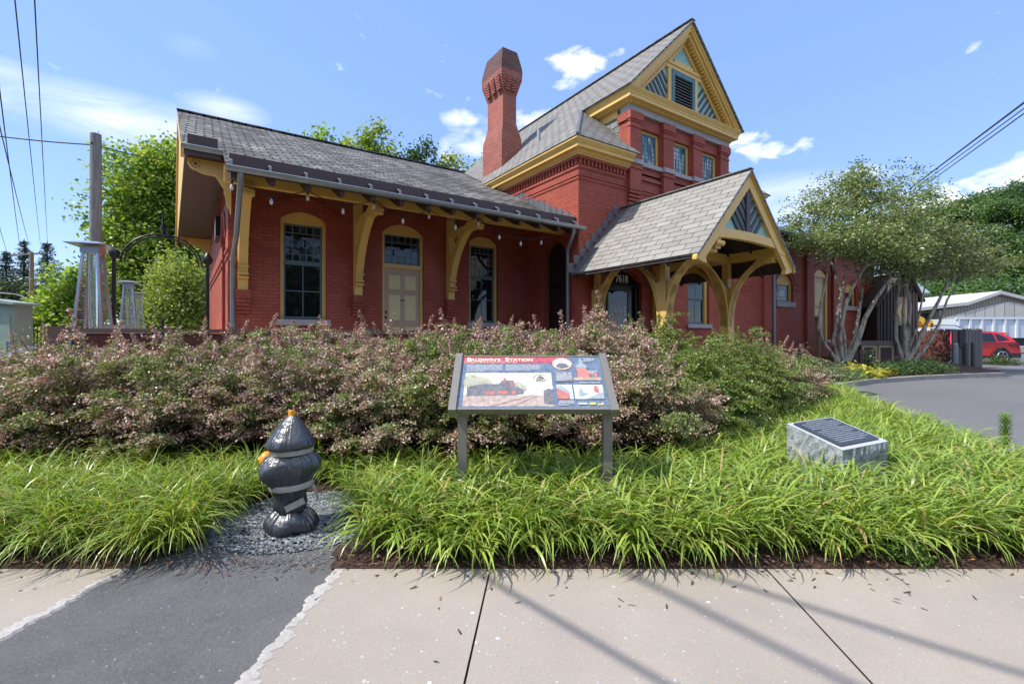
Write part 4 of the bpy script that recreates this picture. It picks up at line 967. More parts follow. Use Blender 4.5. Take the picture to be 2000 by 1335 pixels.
# --- right wing
RT1 = 27.7
rwops = [(18.62, 19.92, 2.74, 3.55, .33), (21.70, 23.10, 1.22, 3.95, .36), (24.76, 25.98, 2.78, 3.55, .33)]
rw = MB(); wall(rw, ft, TR, RT1, 0, 5.2, rwops, depth=.22); wall(rw, side(RT1), TD, 20, 0, 5.2, [])
for a, b_ in ((17.5, 18.02), (20.85, 21.45), (23.30, 23.95), (26.95, 27.72)): wbox(rw, ft, a, b_, 0, 4.9, -.12, .02)
for (a, b_, zb, zs, rise) in rwops: arcband(rw, ft, a-.12, b_+.12, zs+.06, rise+.06, .12, .03)
for a, b_ in ((18.02, 18.5), (20.05, 20.85), (23.2, 24.6), (26.1, 26.95)):
    for z in (3.25, 3.45): wbox(rw, ft, a, b_, z, z+.05, -.03, .01)
wbox(rw, ft, TR, RT1+.05, 0, 1.1, -.06, .02)
rw.build('wing_wall', brick_red, st)
for i in (0, 2):
    a, b_, zb, zs, rise = rwops[i]; window(ft, a, b_, zb, zs, rise, 'small', zt=zs, fw=.15); sill(ft, a, b_, zb, h=.2)
a, b_, zb, zs, rise = rwops[1]
m_ = MB(); m_.prism([ft(x, z, .08) for x, z in arcpts(a, b_, zs, rise)], (0, .08, 0))
for x0, x1 in ((a, a+.13), (b_-.2, b_)): wbox(m_, ft, x0, x1, zb, zs, .05, .2)
m_.build('door_frame', yellow, st)
m_ = MB(); wbox(m_, ft, a+.13, b_-.2, zb, zs, .12, .17); d3 = m_.build('door', tan_door, st)
m_ = MB()
for z0, z1 in ((zb+.5, zb+1.35), (zb+1.5, zs-.25)): wbox(m_, ft, a+.35, b_-.42, z0, z1, .112, .121)
m_.build('door_panel', cream, d3)
sill(ft, a, b_, zb, h=.12)
m_ = MB(); z0 = 5.22
slab(m_, [(TR+.05, 8.75, z0), (RT1+.7, 8.75, z0), (RT1+.7, 14.6, z0+2.9), (TR+.05, 14.6, z0+2.9)], .07); slab(m_, [(TR+.05, 20.4, z0), (RT1+.7, 20.4, z0), (RT1+.7, 14.6, z0+2.9), (TR+.05, 14.6, z0+2.9)], .07)
m_.build('roof', slate_old, st)
m_ = MB(); m_.box(TR+.0, RT1+.6, 8.80, TD, z0-.16, z0-.09); m_.box(TR, RT1+.6, 8.78, 8.84, z0-.14, z0+.0); m_.build('eave_boarding', brown, st)
m_ = MB(); halfgutter(m_, TR+.5, RT1+.7, 8.70, z0+.02, .08); m_.build('gutter', gutter_m, st)
# low plinth slab that carries the terrace
m_ = MB(); m_.box(-2.7, 8.33, 8.9, 11.59, 0, .93); m_.box(-2.7, .41, 11.59, 25, 0, .93); m_.box(8.34, 11.7, 6.3, 9.32, -.05, .3)
o = struct('terrace', m_, concrete); o.rotation_euler.z = ROT
m_ = st.children

# ------------------------------------------------------------------ string lights under the eave
sl_root = bempty('string_lights', 4.3, 9.7, 3.9, 'string of clear bulbs looped beneath the station eave', 'string lights')
def onD(px, py, D):
    u = (px-CX)/F; s = D/(u*YB.x+YB.y); return Vector((s*(u*XB.x+XB.y), D, H+(HY-py)/F*s))
bl = [(453, 367), (530, 396), (601, 389), (670, 416), (730, 407), (787, 436), (838, 427), (889.5, 449), (934, 442), (975, 469), (1017, 482), (1057, 480)]
wirepts = []
cab = MB()
hang = [onD(x, y-17, 9.62) for x, y in bl]
pts = [Vector((.42, 9.5, 4.2))]
for a_, b2_ in zip(hang, hang[1:]):
    for i in range(5):
        k = i/5; p = a_.lerp(b2_, k); p.z -= .07*math.sin(math.pi*k)*.6; pts.append(p)
pts += [hang[-1], Vector((8.1, 9.62, 4.02))]
cab.tube(pts, .009, 5); cab.build('cable', black, sl_root)
for p in hang:
    s_ = MB(); s_.lathe([(.014, 0), (.02, -.03), (.02, -.085), (.012, -.09)][::-1], p, 8); so2 = s_.build('socket', black, sl_root)
    g_ = MB(); g_.lathe([(.002, -.20), (.022, -.19), (.032, -.155), (.026, -.115), (.016, -.09)], p, 10); g_.build('bulb', bulbglass, so2)

# ------------------------------------------------------------------ terrace furniture
# railing
rl = bempty('terrace_railing', -1.7, 8.8, 0, 'brown wooden terrace railing with square posts behind the hedge', 'railing')
m_ = MB(); m_.box(-1.6, 7.6, 8.75, 8.87, 1.44, 1.50); m_.build('rail', paint('brown_rail_paint', (.17, .095, .07), .6), rl)
m_ = MB(); m_.box(-1.55, 7.6, 8.79, 8.83, .9, 1.43); m_.build('boarding', plankmat('red_boarding', [(.15, .035, .025), (.11, .028, .022)], .14), rl)
for t_ in (-1.7, .42, 2.6, 5.0, 7.6):
    m_ = MB(); m_.box(t_-.07, t_+.07, 8.73, 8.87, 0, 1.53); m_.build('post', MATS['brown_rail_paint'], rl)
def heater(loc, label, sc=1.0, rot=0):
    h = empty('patio_heater', loc, rot, label, 'patio heater', 'patio heaters on the terrace', org=(0, 0, 0))
    Hh, b0, b1 = 1.88, .225, .10
    for sx, sy in ((-1, -1), (1, -1), (1, 1), (-1, 1)):
        m_ = MB(); m_.bar((sx*b0, sy*b0, .02), (sx*b1, sy*b1, Hh), .036, .036); m_.build('leg', steel, h)
    m_ = MB(); m_.box(-.24, .24, -.24, .24, .02, .55); m_.build('base', steel, h)
    m_ = MB(); m_.lathe([(.06, .6), (.06, Hh)], (0, 0, 0), 14); m_.build('glass_tube', tubeglass, h)
    m_ = MB()
    for k in range(34):
        z = .62+k*.037; w = b0+(b1-b0)*z/Hh
        for a_, c_ in (((-w, -w, z), (w, -w, z)), ((w, -w, z), (w, w, z)), ((w, w, z), (-w, w, z)), ((-w, w, z), (-w, -w, z))): m_.bar(a_, c_, .006, .006)
    m_.build('wire_guard', steel, h)
    m_ = MB(); m_.box(-b1-.03, b1+.03, -b1-.03, b1+.03, Hh-.02, Hh+.10)
    m_.add([(-.29, -.29, Hh+.12), (.29, -.29, Hh+.12), (.29, .29, Hh+.12), (-.29, .29, Hh+.12), (-.1, -.1, Hh+.18), (.1, -.1, Hh+.18), (.1, .1, Hh+.18), (-.1, .1, Hh+.18)], [(0, 1, 5, 4), (1, 2, 6, 5), (2, 3, 7, 6), (3, 0, 4, 7), (4, 5, 6, 7)])
    m_.add([(-.29, -.29, Hh+.115), (.29, -.29, Hh+.115), (.29, .29, Hh+.115), (-.29, .29, Hh+.115)], [(3, 2, 1, 0)]); m_.build('hood', steel, h)
    h.scale = (sc,)*3
    return h
p = at(182, 640, 8.2); h1 = heater((p.x, p.y, .93), 'tall steel pyramid patio heater in front of the grey wooden pole', 1.03, R(20))
p = at(251, 600, 14.0); dup(h1, (p.x, p.y, .93), R(33), 'steel pyramid patio heater seen under the iron arch, the taller of two', 1.03)
p = at(269, 600, 17.6); dup(h1, (p.x, p.y, .93), R(40), 'small steel patio heater half hidden behind another heater', 1.03)
# iron arch and gate
ar = bempty('garden_arch', -1.48, 11.95, 0, 'black wrought iron arch with finial at the terrace gate', 'garden arch')
ta, tb2, Dg = -1.48, .06, 11.92
for t_ in (ta, tb2):
    m_ = MB(); m_.bar((t_, Dg, .93), (t_, Dg, 2.92), .06, .06); m_.lathe([(.05, 0), (.085, .05), (.10, .12), (.06, .2), (.02, .26)], (t_, Dg, 2.92), 10); m_.build('post', black, ar)
m_ = MB()
c = ((ta+tb2)/2, 2.86); ra = (tb2-ta)/2-.1
for rr_ in (0, -.06):
    m_.tube([(c[0]-(ra+rr_)*math.cos(math.pi*i/24), Dg, c[1]+(.62+rr_)*math.sin(math.pi*i/24)) for i in range(25)], .017, 6)
for i in range(1, 24, 1):
    a_ = math.pi*i/24; m_.bar((c[0]-ra*math.cos(a_), Dg, c[1]+.62*math.sin(a_)), (c[0]-(ra-.06)*math.cos(a_), Dg, c[1]+.56*math.sin(a_)), .01, .01)
for s in (-1, 1): m_.bar((c[0]+s*ra, Dg, c[1]), (c[0]+s*(ra+.12), Dg, c[1]+.02), .02, .02)
m_.build('arch_band', black, ar)
m_ = MB(); m_.lathe([(.03, 0), (.02, .1), (.045, .16), (.02, .24), (.012, .4), (.001, .46)], (c[0], Dg, c[1]+.60), 8); m_.build('finial', black, ar)
m_ = MB()
for k in range(7): m_.bar((c[0]-.42+.14*k, Dg, .95), (c[0]-.42+.14*k, Dg, 1.35+.32*(1-abs(k-3)/3)), .016, .016)
m_.bar((c[0]-.5, Dg, 1.05), (c[0]+.5, Dg, 1.05), .02, .03); m_.bar((c[0]-.5, Dg, 1.15), (c[0], Dg, 1.6), .016, .016); m_.bar((c[0]+.5, Dg, 1.15), (c[0], Dg, 1.6), .016, .016); m_.bar((c[0]-.5, Dg, 1.35), (c[0]-.2, Dg, 1.05), .016, .016); m_.bar((c[0]+.5, Dg, 1.35), (c[0]+.2, Dg, 1.05), .016, .016)
m_.bar((c[0], Dg, .95), (c[0], Dg, 1.72), .04, .04)
for s in (-1, 1): m_.tube([(c[0]+s*(.12+.1*math.cos(a_)), Dg, 1.72+.1*math.sin(a_)) for a_ in [math.pi*i/10 for i in range(11)]], .009, 5)
m_.build('gate', black, ar)
pi_ = bempty('brick_pier', -1.48, 11.75, 0, 'square brick gate pier with grey stone cap', 'pier')
m_ = MB(); m_.box(-1.66, -1.30, 11.55, 11.86, 0, 1.52); m_.build('pier_shaft', brick_red, pi_); m_ = MB(); m_.box(-1.71, -1.25, 11.50, 11.895, 1.52, 1.60); m_.build('cap', stone, pi_)

# ------------------------------------------------------------------ foliage
def unit(v): return v/np.maximum(np.linalg.norm(v, axis=-1, keepdims=True), 1e-9)
def leaves(C, L, W, droop=.2, rg=rng, up=.6, fold=.0):
    """rhombic leaf quads at points C"""
    n = len(C); d = rg.normal(size=(n, 3)); d[:, 2] = d[:, 2]*.6-droop; d = unit(d)
    nr = rg.normal(size=(n, 3))*.7; nr[:, 2] += up; s = unit(np.cross(d, nr))
    l = L*rg.uniform(.65, 1.25, (n, 1)); w = W*rg.uniform(.7, 1.2, (n, 1))
    V = np.stack([C, C+d*l*.45+s*w*.5, C+d*l, C+d*l*.45-s*w*.5], 1).reshape(-1, 3)
    return V, np.arange(4*n).reshape(n, 4)
def blob_points(blobs, n, rg, lump=.28):
    tot = np.array([b[3]*b[4]*b[5] for b in blobs])**.7; tot = tot/tot.sum(); out = []
    for b, k in zip(blobs, (tot*n).astype(int)+1):
        d = unit(rg.normal(size=(k, 3))); r = rg.uniform(0, 1, (k, 1))**(1/2.6)
        ph = rg.uniform(0, 6.28, 6); fr = rg.uniform(2.2, 5.5, 6)
        lm = 1+lump*(np.sin(fr[0]*d[:, 0:1]*2+ph[0])*np.sin(fr[1]*d[:, 1:2]*2+ph[1])+.7*np.sin(fr[2]*d[:, 2:3]*3+ph[2])*np.cos(fr[3]*d[:, 0:1]*2.5+ph[3]))
        out.append(np.array(b[:3])+d*r*lm*np.array(b[3:6]))
    return np.concatenate(out)
def make_tree(name, label, cat, base, stems, blobs, ncl, per, sig, L, W, mat, bm, seed, group=None, limbs=5, lump=.28, droop=.2, flat=1.0, limb_r=.035):
    rg = np.random.default_rng(seed); t_ = empty(name, base, 0, label, cat, group)
    P = blob_points(blobs, ncl, rg, lump)
    off = rg.normal(size=(len(P), per, 3))*sig; off[..., 2] *= flat
    C = (P[:, None, :]+off).reshape(-1, 3)
    V, Fq = leaves(C, L, W, droop, rg)
    mesh_np('crown', V, Fq, mat, t_, base)
    tr_ = MB(); nodes = []
    for pts, rad in stems:
        tr_.tube(pts, rad, 8); nodes += [(Vector(p), r) for p, r in zip(pts, rad)][len(pts)//2:]
    for b in blobs:
        for k in range(limbs):
            tgt = Vector(P[rg.integers(len(P))]) if limbs > 3 else Vector(b[:3])
            low = [q for q in nodes if q[0].z < tgt.z+.3] or nodes
            nd = min(low, key=lambda q: (q[0]-tgt).length)
            mid = nd[0].lerp(tgt, .5)+Vector(rg.normal(size=3)*.12*(nd[0]-tgt).length*.5)
            r0 = min(nd[1]*.7, limb_r); tr_.tube([nd[0], mid, tgt], [r0, r0*.6, r0*.2], 6, cap=False)
    tr_.build('trunk', bm, t_)
    return t_

# --- hedge
barberry = leafmat('barberry_leaf', [(0, (.26, .09, .08)), (.15, (.42, .22, .19)), (.42, (.53, .39, .335)), (.54, (.30, .15, .12)), (.74, (.36, .36, .18)), (.86, (.54, .43, .37)), (1, (.64, .56, .50))], rough=.5, trans=.2, tcol=(1.3, .9, .7), spec=.7)
barb_green = leafmat('green_shrub_leaf', [(0, (.10, .19, .035)), (.4, (.20, .30, .06)), (.65, (.30, .34, .10)), (.85, (.12, .17, .04)), (1, (.33, .20, .15))], rough=.38, trans=.3)
def make_shrub(name, label, cat, h, rad, seed, mat, group, nb=58, L=.028, W=.018, gcut=.42, inner=None):
    rg = np.random.default_rng(seed); t_ = empty(name, (0, 0, 0), 0, label, cat, group); stm = MB(); pts = []; inn = []
    for i in range(nb):
        az = i*2.39996+rg.normal()*.2; q = ((i+.5)/nb)
        el = math.asin(min(1, q**.95)); f_ = rg.uniform(.62, 1.08)
        end = np.array([rad*f_*math.cos(el)*math.cos(az), rad*f_*math.cos(el)*math.sin(az), h*rg.uniform(.86, 1.05)*(.30+.70*math.sin(el)*(.75+.25*f_))])
        st_ = np.array([rg.normal()*.10, rg.normal()*.10, 0]); mid = st_*.25+end*.40+np.array([0, 0, .22*h*(1-.5*math.sin(el))])
        k = np.linspace(0, 1, 7)[:, None]; cur = (1-k)**2*st_+2*k*(1-k)*mid+k*k*end; cur[1:] += rg.normal(size=(6, 3))*.012
        stm.tube([Vector(c) for c in cur], [.009-.0065*j/6 for j in range(7)], 4, cap=False)
        gj = rg.normal()*.22; ow = np.array([math.cos(az), math.sin(az), 0]); tilt = rg.uniform(-.18, .30)
        nt = int(rg.integers(13, 20))
        for t2 in range(nt):                             # one bough: twigs fanning out in a shelf
            u0 = rg.uniform(.62, 1.0); sg_ = min(5, int(u0*6)); b0 = cur[sg_]+(cur[sg_+1]-cur[sg_])*(u0*6-sg_)
            a_ = az+rg.normal()*.95; dd = unit(np.array([math.cos(a_), math.sin(a_), tilt+rg.normal()*.16])); ln = rg.uniform(.12, .34)
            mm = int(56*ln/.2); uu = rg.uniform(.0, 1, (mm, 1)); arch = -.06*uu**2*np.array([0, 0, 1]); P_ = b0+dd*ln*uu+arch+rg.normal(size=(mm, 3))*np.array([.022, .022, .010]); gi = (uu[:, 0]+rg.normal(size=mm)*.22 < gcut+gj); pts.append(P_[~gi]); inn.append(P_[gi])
            if t2 < 4: stm.tube([Vector(b0), Vector(b0+dd*ln+np.array([0, 0, -.04]))], [.0035, .0015], 3, cap=False)
        if el > .75 and rg.uniform() < .40:              # leader sprigs standing above the crown
            dd = unit(np.array([rg.normal()*.35, rg.normal()*.35, 1])); ln = rg.uniform(.10, .28); mm = int(100*ln/.2); uu = rg.uniform(0, 1, (mm, 1)); pts.append(end+dd*ln*uu+rg.normal(size=(mm, 3))*.014*(1.2-uu)); stm.tube([Vector(end), Vector(end+dd*ln)], [.003, .0012], 3, cap=False)
    C = np.concatenate(pts); C = C[C[:, 2] > .24]
    V, Fq = leaves(C, L, W, .0, rg, up=1.3); mesh_np('foliage', V, Fq, mat, t_)
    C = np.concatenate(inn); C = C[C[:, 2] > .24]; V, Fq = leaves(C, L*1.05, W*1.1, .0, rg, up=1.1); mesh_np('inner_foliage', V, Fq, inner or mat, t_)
    stm.build('stems', twig, t_)
    return t_
HL = 'burgundy and dusty pink barberry shrub in the long hedge before the station'
HG = 'barberry shrubs of the hedge'
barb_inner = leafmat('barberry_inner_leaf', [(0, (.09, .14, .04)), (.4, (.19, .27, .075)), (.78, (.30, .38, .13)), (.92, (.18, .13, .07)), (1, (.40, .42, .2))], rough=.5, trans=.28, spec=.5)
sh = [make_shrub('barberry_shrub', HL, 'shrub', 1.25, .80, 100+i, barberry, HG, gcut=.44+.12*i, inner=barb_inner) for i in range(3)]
gsh = make_shrub('green_shrub', 'bright green shrub growing among the burgundy hedge near the porch', 'shrub', 1.3, .72, 140, barb_green, None, gcut=.6)
rows = [(-5.5, 4.75, .95), (-4.45, 4.8, 1.0), (-3.45, 4.75, 1.02), (-2.45, 4.95, .98), (-1.45, 5.0, 1.0), (-.45, 5.0, .98), (.55, 5.15, .97), (1.5, 5.3, 1.0), (2.3, 5.95, .98), (3.45, 7.1, .98), (4.3, 7.9, .98), (5.15, 8.75, .92),
        (-6.3, 5.5, .98), (-5.2, 5.9, 1.08), (-4.1, 6.0, 1.12), (-3.0, 6.15, 1.14), (-1.9, 6.3, 1.16), (-.8, 6.35, 1.18), (.3, 6.4, 1.17), (1.35, 6.55, 1.18), (2.2, 7.2, 1.14),
        (-3.2, 7.35, 1.17), (-2.1, 7.5, 1.2), (-1.0, 7.6, 1.22), (.1, 7.75, 1.24), (1.2, 7.9, 1.24), (2.2, 8.35, 1.2)]
rr = random.Random(4)
GREEN = {(2.3, 5.95): 'green shrub with pinkish tips right of the information sign', (3.45, 7.1): 'green shrub near the right end of the hedge before the porch', (2.2, 7.2): 'green shrub half hidden behind the hedge before the porch'}
for i, (x, y, s) in enumerate(rows):
    a_ = rr.uniform(0, 6.28); sc_ = (s*rr.uniform(.94, 1.06), s*rr.uniform(.94, 1.06), s*rr.uniform(.94, 1.14)*1.03)
    if (x, y) in GREEN: dup(gsh, (x, y, 0), a_, GREEN[(x, y)], sc_)
    elif i < 3: o = sh[i]; o.location = (x, y, 0); o.rotation_euler.z = a_; o.scale = sc_
    else: dup(sh[i % 3], (x, y, 0), a_, None, sc_)
gsh.location = (2.75, 6.55, 0); gsh.scale = (1.05, 1.05, 1.06)
dup(gsh, (3.3, 7.95, 0), 2.0, 'second green shrub behind the bright one, nearer the porch post', 1.02)

# --- daylilies
liliopsida = leafmat('daylily_blade', [(0, (.13, .20, .03)), (.35, (.24, .34, .05)), (.65, (.36, .45, .08)), (.86, (.17, .26, .045)), (.93, (.40, .44, .10)), (.97, (.48, .38, .16)), (1, (.42, .26, .11))], rough=.36, trans=.30, tcol=(1.3, 1.3, .5), spec=.5)
def blades(name, label, pts, nb, Lr, Wr, mat, seed, lean=None, seg=6):
    rg = np.random.default_rng(seed); P = np.repeat(np.array(pts), nb, 0); n = len(P)
    P = P.copy(); P[:, :2] += rg.normal(size=(n, 2))*.035
    phi = rg.uniform(0, 2*math.pi, n)
    if lean is not None:
        lv_ = np.array([lean(x, y) for x, y, z in pts]); lv_ = np.repeat(lv_, nb, 0)
        vx, vy = np.cos(phi)+lv_[:, 0], np.sin(phi)+lv_[:, 1]; phi = np.arctan2(vy, vx)
    L = rg.uniform(*Lr, n)*np.repeat(rg.uniform(.85, 1.15, len(pts)), nb); W = rg.uniform(*Wr, n)
    th0 = rg.uniform(.0, .75, n); th1 = rg.uniform(1.3, 2.7, n)
    pos = P.copy(); rows_ = []
    side_ = np.stack([-np.sin(phi), np.cos(phi), np.zeros(n)], 1); tw = rg.normal(size=n)*.35
    for k in range(seg+1):
        s = k/seg; w = W*(np.minimum(1, .55+1.6*s)*(1-s**2.4)+.02)
        th = th0+th1*s**1.35
        sv = side_*np.cos(tw*s)[:, None]+np.array([0, 0, 1])*np.sin(tw*s)[:, None]
        rows_.append(np.stack([pos-sv*(w/2)[:, None], pos+sv*(w/2)[:, None]], 1))
        d = np.stack([np.sin(th)*np.cos(phi), np.sin(th)*np.sin(phi), np.cos(th)], 1); pos = pos+d*(L/seg)[:, None]
        pos[:, 2] = np.maximum(pos[:, 2], .012)
    V = np.stack(rows_, 1).reshape(n, (seg+1)*2, 3)
    base = (np.arange(n)*(seg+1)*2)[:, None, None]; q = np.array([[2*k, 2*k+1, 2*k+3, 2*k+2] for k in range(seg)])[None]
    o = mesh_np(name, V.reshape(-1, 3), (base+q).reshape(-1, 4), mat, None, (0, 0, 0), True)
    return tag(o, label, 'ground cover', None, 'stuff')
def fill(keep, x0, x1, y0, y1, step, seed, z=.01):
    rg = random.Random(seed); out = []; y = y0
    while y < y1:
        x = x0
        while x < x1:
            a_, b_ = x+rg.uniform(-.5, .5)*step, y+rg.uniform(-.5, .5)*step
            if keep(a_, b_): out.append((a_, b_, z))
            x += step
        y += step
    return out
def hedge_front(x):
    pts = [(-9, 4.1), (1.3, 4.35), (2.3, 5.0), (4.2, 7.2), (5.6, 8.7), (6.5, 10.0), (8, 11)]
    for (a, b_), (c, d) in zip(pts, pts[1:]):
        if a <= x <= c: return b_+(d-b_)*(x-a)/(c-a)
    return 4
def in_block(x, y): return (x-3.1)**2/.30+(y-4.42)**2/.30 < 1
def keep_r(x, y):
    left = -1.02-.45*max(0, (y-3.35))/.8 if y < 4.3 else -1.9
    return x > left and y > 2.945+.035*math.sin(x*5)+.02*math.sin(x*13) and y < hedge_front(x)+.25 and x < road_x(y)-.12 and not in_block(x, y)
def keep_l(x, y): return x < -2.13-.14*max(0, y-3.3) and y > 2.96 and y < 4.35
front_lean = lambda x, y: (0.15, -1.1*max(0, 1-(y-3.0)/.6)) if y < 3.7 else ((.5, -.1) if x > road_x(y)-.5 else (.15, -.15))
blades('daylily_bed', 'mass of bright green strap leaved daylilies filling the bed along the sidewalk', fill(keep_r, -2, 8.2, 3.0, 10.6, .15, 3), 38, (.30, .54), (.014, .026), liliopsida, 5, front_lean)
blades('liriope_bed', 'finer bright green grassy clumps left of the wrapped hydrant', fill(keep_l, -6.5, -2, 3.0, 4.4, .14, 4), 52, (.34, .60), (.009, .016), liliopsida, 6, front_lean)
# dry tan blades in the left clump
dry = leafmat('dry_blade', [(0, (.42, .22, .08)), (1, (.5, .36, .18))], .6, .2)
blades('dry_grass', 'tuft of dry tan blades in the left grass clump', [(-2.45, 3.12, .01), (-2.55, 3.2, .01), (-2.7, 3.15, .01), (-2.95, 3.2, .01), (-.75, 3.25, .01)], 15, (.3, .45), (.006, .011), dry, 8, lambda x, y: (.1, -1.0))
# weed clump at the pavement edge
weedmat = leafmat('weed_leaf', [(0, (.09, .17, .03)), (1, (.20, .30, .06))], .5, .3)
def leafclump(name, label, cat, base, rad, h, n, L, W, mat, seed, group=None, kind=None, droop=.1):
    rg = np.random.default_rng(seed); t_ = empty(name, base, 0, label, cat, group)
    d = unit(rg.normal(size=(n, 3))); d[:, 2] = abs(d[:, 2]); r = rg.uniform(0, 1, (n, 1))**.45
    lm = 1+.25*np.sin(d[:, 0:1]*7+seed)*np.cos(d[:, 1:2]*6+seed*2)
    C = np.array(base)+d*r*lm*np.array([rad, rad, h]); V, Fq = leaves(C, L, W, droop, rg, up=1.2)
    mesh_np('foliage', V, Fq, mat, t_, base)
    s_ = MB()
    for k in range(14):
        e_ = C[rg.integers(n)]; s_.tube([Vector(base), (Vector(base)+Vector(e_))/2+Vector((0, 0, .03)), Vector(e_)], [.006, .004, .002], 4, cap=False)
    s_.build('stems', twig, t_)
    return t_
leafclump('weed_clump', 'low feathery weed at the sidewalk edge below the daylilies', 'weed', tuple(atz(1765, 1088)), .16, .16, 1400, .03, .012, weedmat, 3)
# horseweed stalk by the road
def stalk(base, h, label, n=150):
    t_ = empty('weed_stalk', base, 0, label, 'weed'); rg = np.random.default_rng(8); s_ = MB(); s_.tube([Vector(base), Vector(base)+Vector((.01, 0, h))], [.008, .004], 6); s_.build('stem', twig, t_)
    C = []; 
    for k in range(n):
        u = .25+.75*k/n; C.append((base[0]+.01*u, base[1], base[2]+h*u))
    C = np.array(C); d = unit(np.stack([np.cos(np.arange(n)*2.4), np.sin(np.arange(n)*2.4), np.full(n, .75)], 1)); l = .10
    s = unit(np.cross(d, np.array([0, 0, 1.0]))); V = np.stack([C, C+d*l*.5+s*.008, C+d*l, C+d*l*.5-s*.008], 1).reshape(-1, 3)
    mesh_np('foliage', V, np.arange(4*n).reshape(n, 4), weedmat, t_, base)
p = at(1962, 875, 5.0); stalk((p.x, p.y, .05), .48, 'single upright leafy weed stalk at the edge of the parking lot')

# --- trees
T1 = leafmat('hornbeam_leaf', [(0, (.07, .115, .04)), (.45, (.145, .21, .07)), (.78, (.25, .31, .115)), (.94, (.35, .36, .15)), (1, (.45, .31, .12))], .38, .34, spec=.8)
T2 = leafmat('sycamore_leaf', [(0, (.10, .18, .03)), (.5, (.20, .32, .05)), (.8, (.31, .42, .08)), (1, (.42, .50, .13))], .45, .45)
T3 = leafmat('maple_leaf', [(0, (.13, .21, .045)), (.5, (.25, .35, .085)), (1, (.42, .50, .17))], .45, .42)
T4 = leafmat('dark_tree_leaf', [(0, (.025, .05, .02)), (.5, (.05, .085, .03)), (1, (.10, .14, .045))], .5, .25)
T5 = leafmat('hillside_leaf', [(0, (.035, .07, .022)), (.4, (.085, .15, .04)), (.75, (.15, .24, .055)), (1, (.26, .34, .09))], .5, .35, patch=.15)
PX = lambda L, Y: [at(x, y, Y) for x, y in L]
Y1 = 17.4
def stemset(lists, Y, r0, dy):
    out = []
    for i, L in enumerate(lists):
        pts = [at(x, y, Y+dy[i]*k/(len(L)-1)) for k, (x, y) in enumerate(L)]; out.append((pts, [r0[i]*(1-.68*k/(len(L)-1)) for k in range(len(L))]))
    return out
def bl_(px, py, Y, rx, ry, rz_):                         # ellipsoid placed in the crown, radii in metres
    p = at(px, py, Y); return (p.x, p.y, p.z, rx, ry, rz_)
b1 = at(1648, 705, Y1)
s1 = stemset([[(1636, 706), (1610, 672), (1598, 640), (1604, 590), (1614, 545), (1620, 505)], [(1640, 706), (1627, 668), (1636, 615), (1643, 570), (1628, 525), (1620, 500), (1612, 470)], [(1645, 706), (1640, 655), (1650, 600), (1666, 560), (1690, 520), (1705, 470)],
              [(1652, 706), (1650, 660), (1640, 610), (1647, 560), (1654, 505), (1665, 450)], [(1655, 706), (1675, 665), (1690, 620), (1710, 585), (1740, 540), (1770, 500)], [(1650, 706), (1668, 660), (1678, 610), (1685, 560), (1690, 500), (1680, 440)]],
             Y1, [.075, .08, .085, .06, .11, .075], [-.6, .6, -.9, .5, -.4, .8])
blobs1 = [bl_(1640, 455, Y1-.5, 1.7, 1.5, .75), (bl_(1605, 405, Y1, 1.3, 1.3, .6)), bl_(1690, 375, Y1, 1.7, 1.5, .8), bl_(1760, 425, Y1-.6, 1.6, 1.5, .8), bl_(1690, 470, Y1-1.2, 2.0, 1.4, .65), bl_(1590, 470, Y1-1, .8, 1, .4), bl_(1740, 500, Y1-.8, 1.4, 1.3, .55), bl_(1668, 345, Y1, .7, .8, .4), bl_(1560, 440, Y1+.3, .45, .5, .3), bl_(1800, 385, Y1+.2, .6, .8, .35)]
make_tree('hornbeam_tree', 'multi stemmed tree with mottled bark spreading over the right wing wall', 'tree', tuple(b1), s1, blobs1, 1900, 16, .15, .10, .062, T1, bark_smooth, 21, 'multi stemmed trees by the parking lot', limbs=9, lump=.35, flat=.5)
Y2 = 18.0
b2_ = at(1770, 702, Y2)
s2 = stemset([[(1764, 704), (1750, 660), (1749, 615), (1755, 560), (1760, 510), (1770, 470)], [(1768, 704), (1768, 655), (1764, 610), (1770, 560), (1768, 520)], [(1772, 704), (1772, 650), (1778, 600), (1772, 560), (1785, 510)], [(1774, 704), (1795, 665), (1810, 630), (1832, 590), (1850, 555), (1895, 515)], [(1786, 704), (1815, 670), (1835, 630), (1850, 585), (1875, 545)], [(1772, 690), (1790, 640), (1800, 590), (1810, 540)]],
             Y2, [.08, .09, .085, .09, .07, .05], [.4, -.5, .6, -.3, .5, -.8])
blobs2 = [bl_(1780, 480, Y2, 1.7, 1.4, .7), bl_(1850, 480, Y2-.3, 1.5, 1.4, .7), bl_(1800, 520, Y2-.8, 1.6, 1.2, .5), bl_(1900, 505, Y2, 1.2, 1.2, .5), bl_(1860, 530, Y2, 1.3, 1.2, .4), bl_(1720, 530, Y2-.5, .8, 1, .4), bl_(1940, 520, Y2+.3, .8, .9, .3), bl_(1840, 450, Y2, .9, .9, .35)]
make_tree('hornbeam_tree', 'smaller multi stemmed tree leaning towards the brown plank fence', 'tree', tuple(b2_), s2, blobs2, 1050, 15, .16, .10, .06, T1, bark_smooth, 22, 'multi stemmed trees by the parking lot', limbs=9, lump=.35, flat=.5)
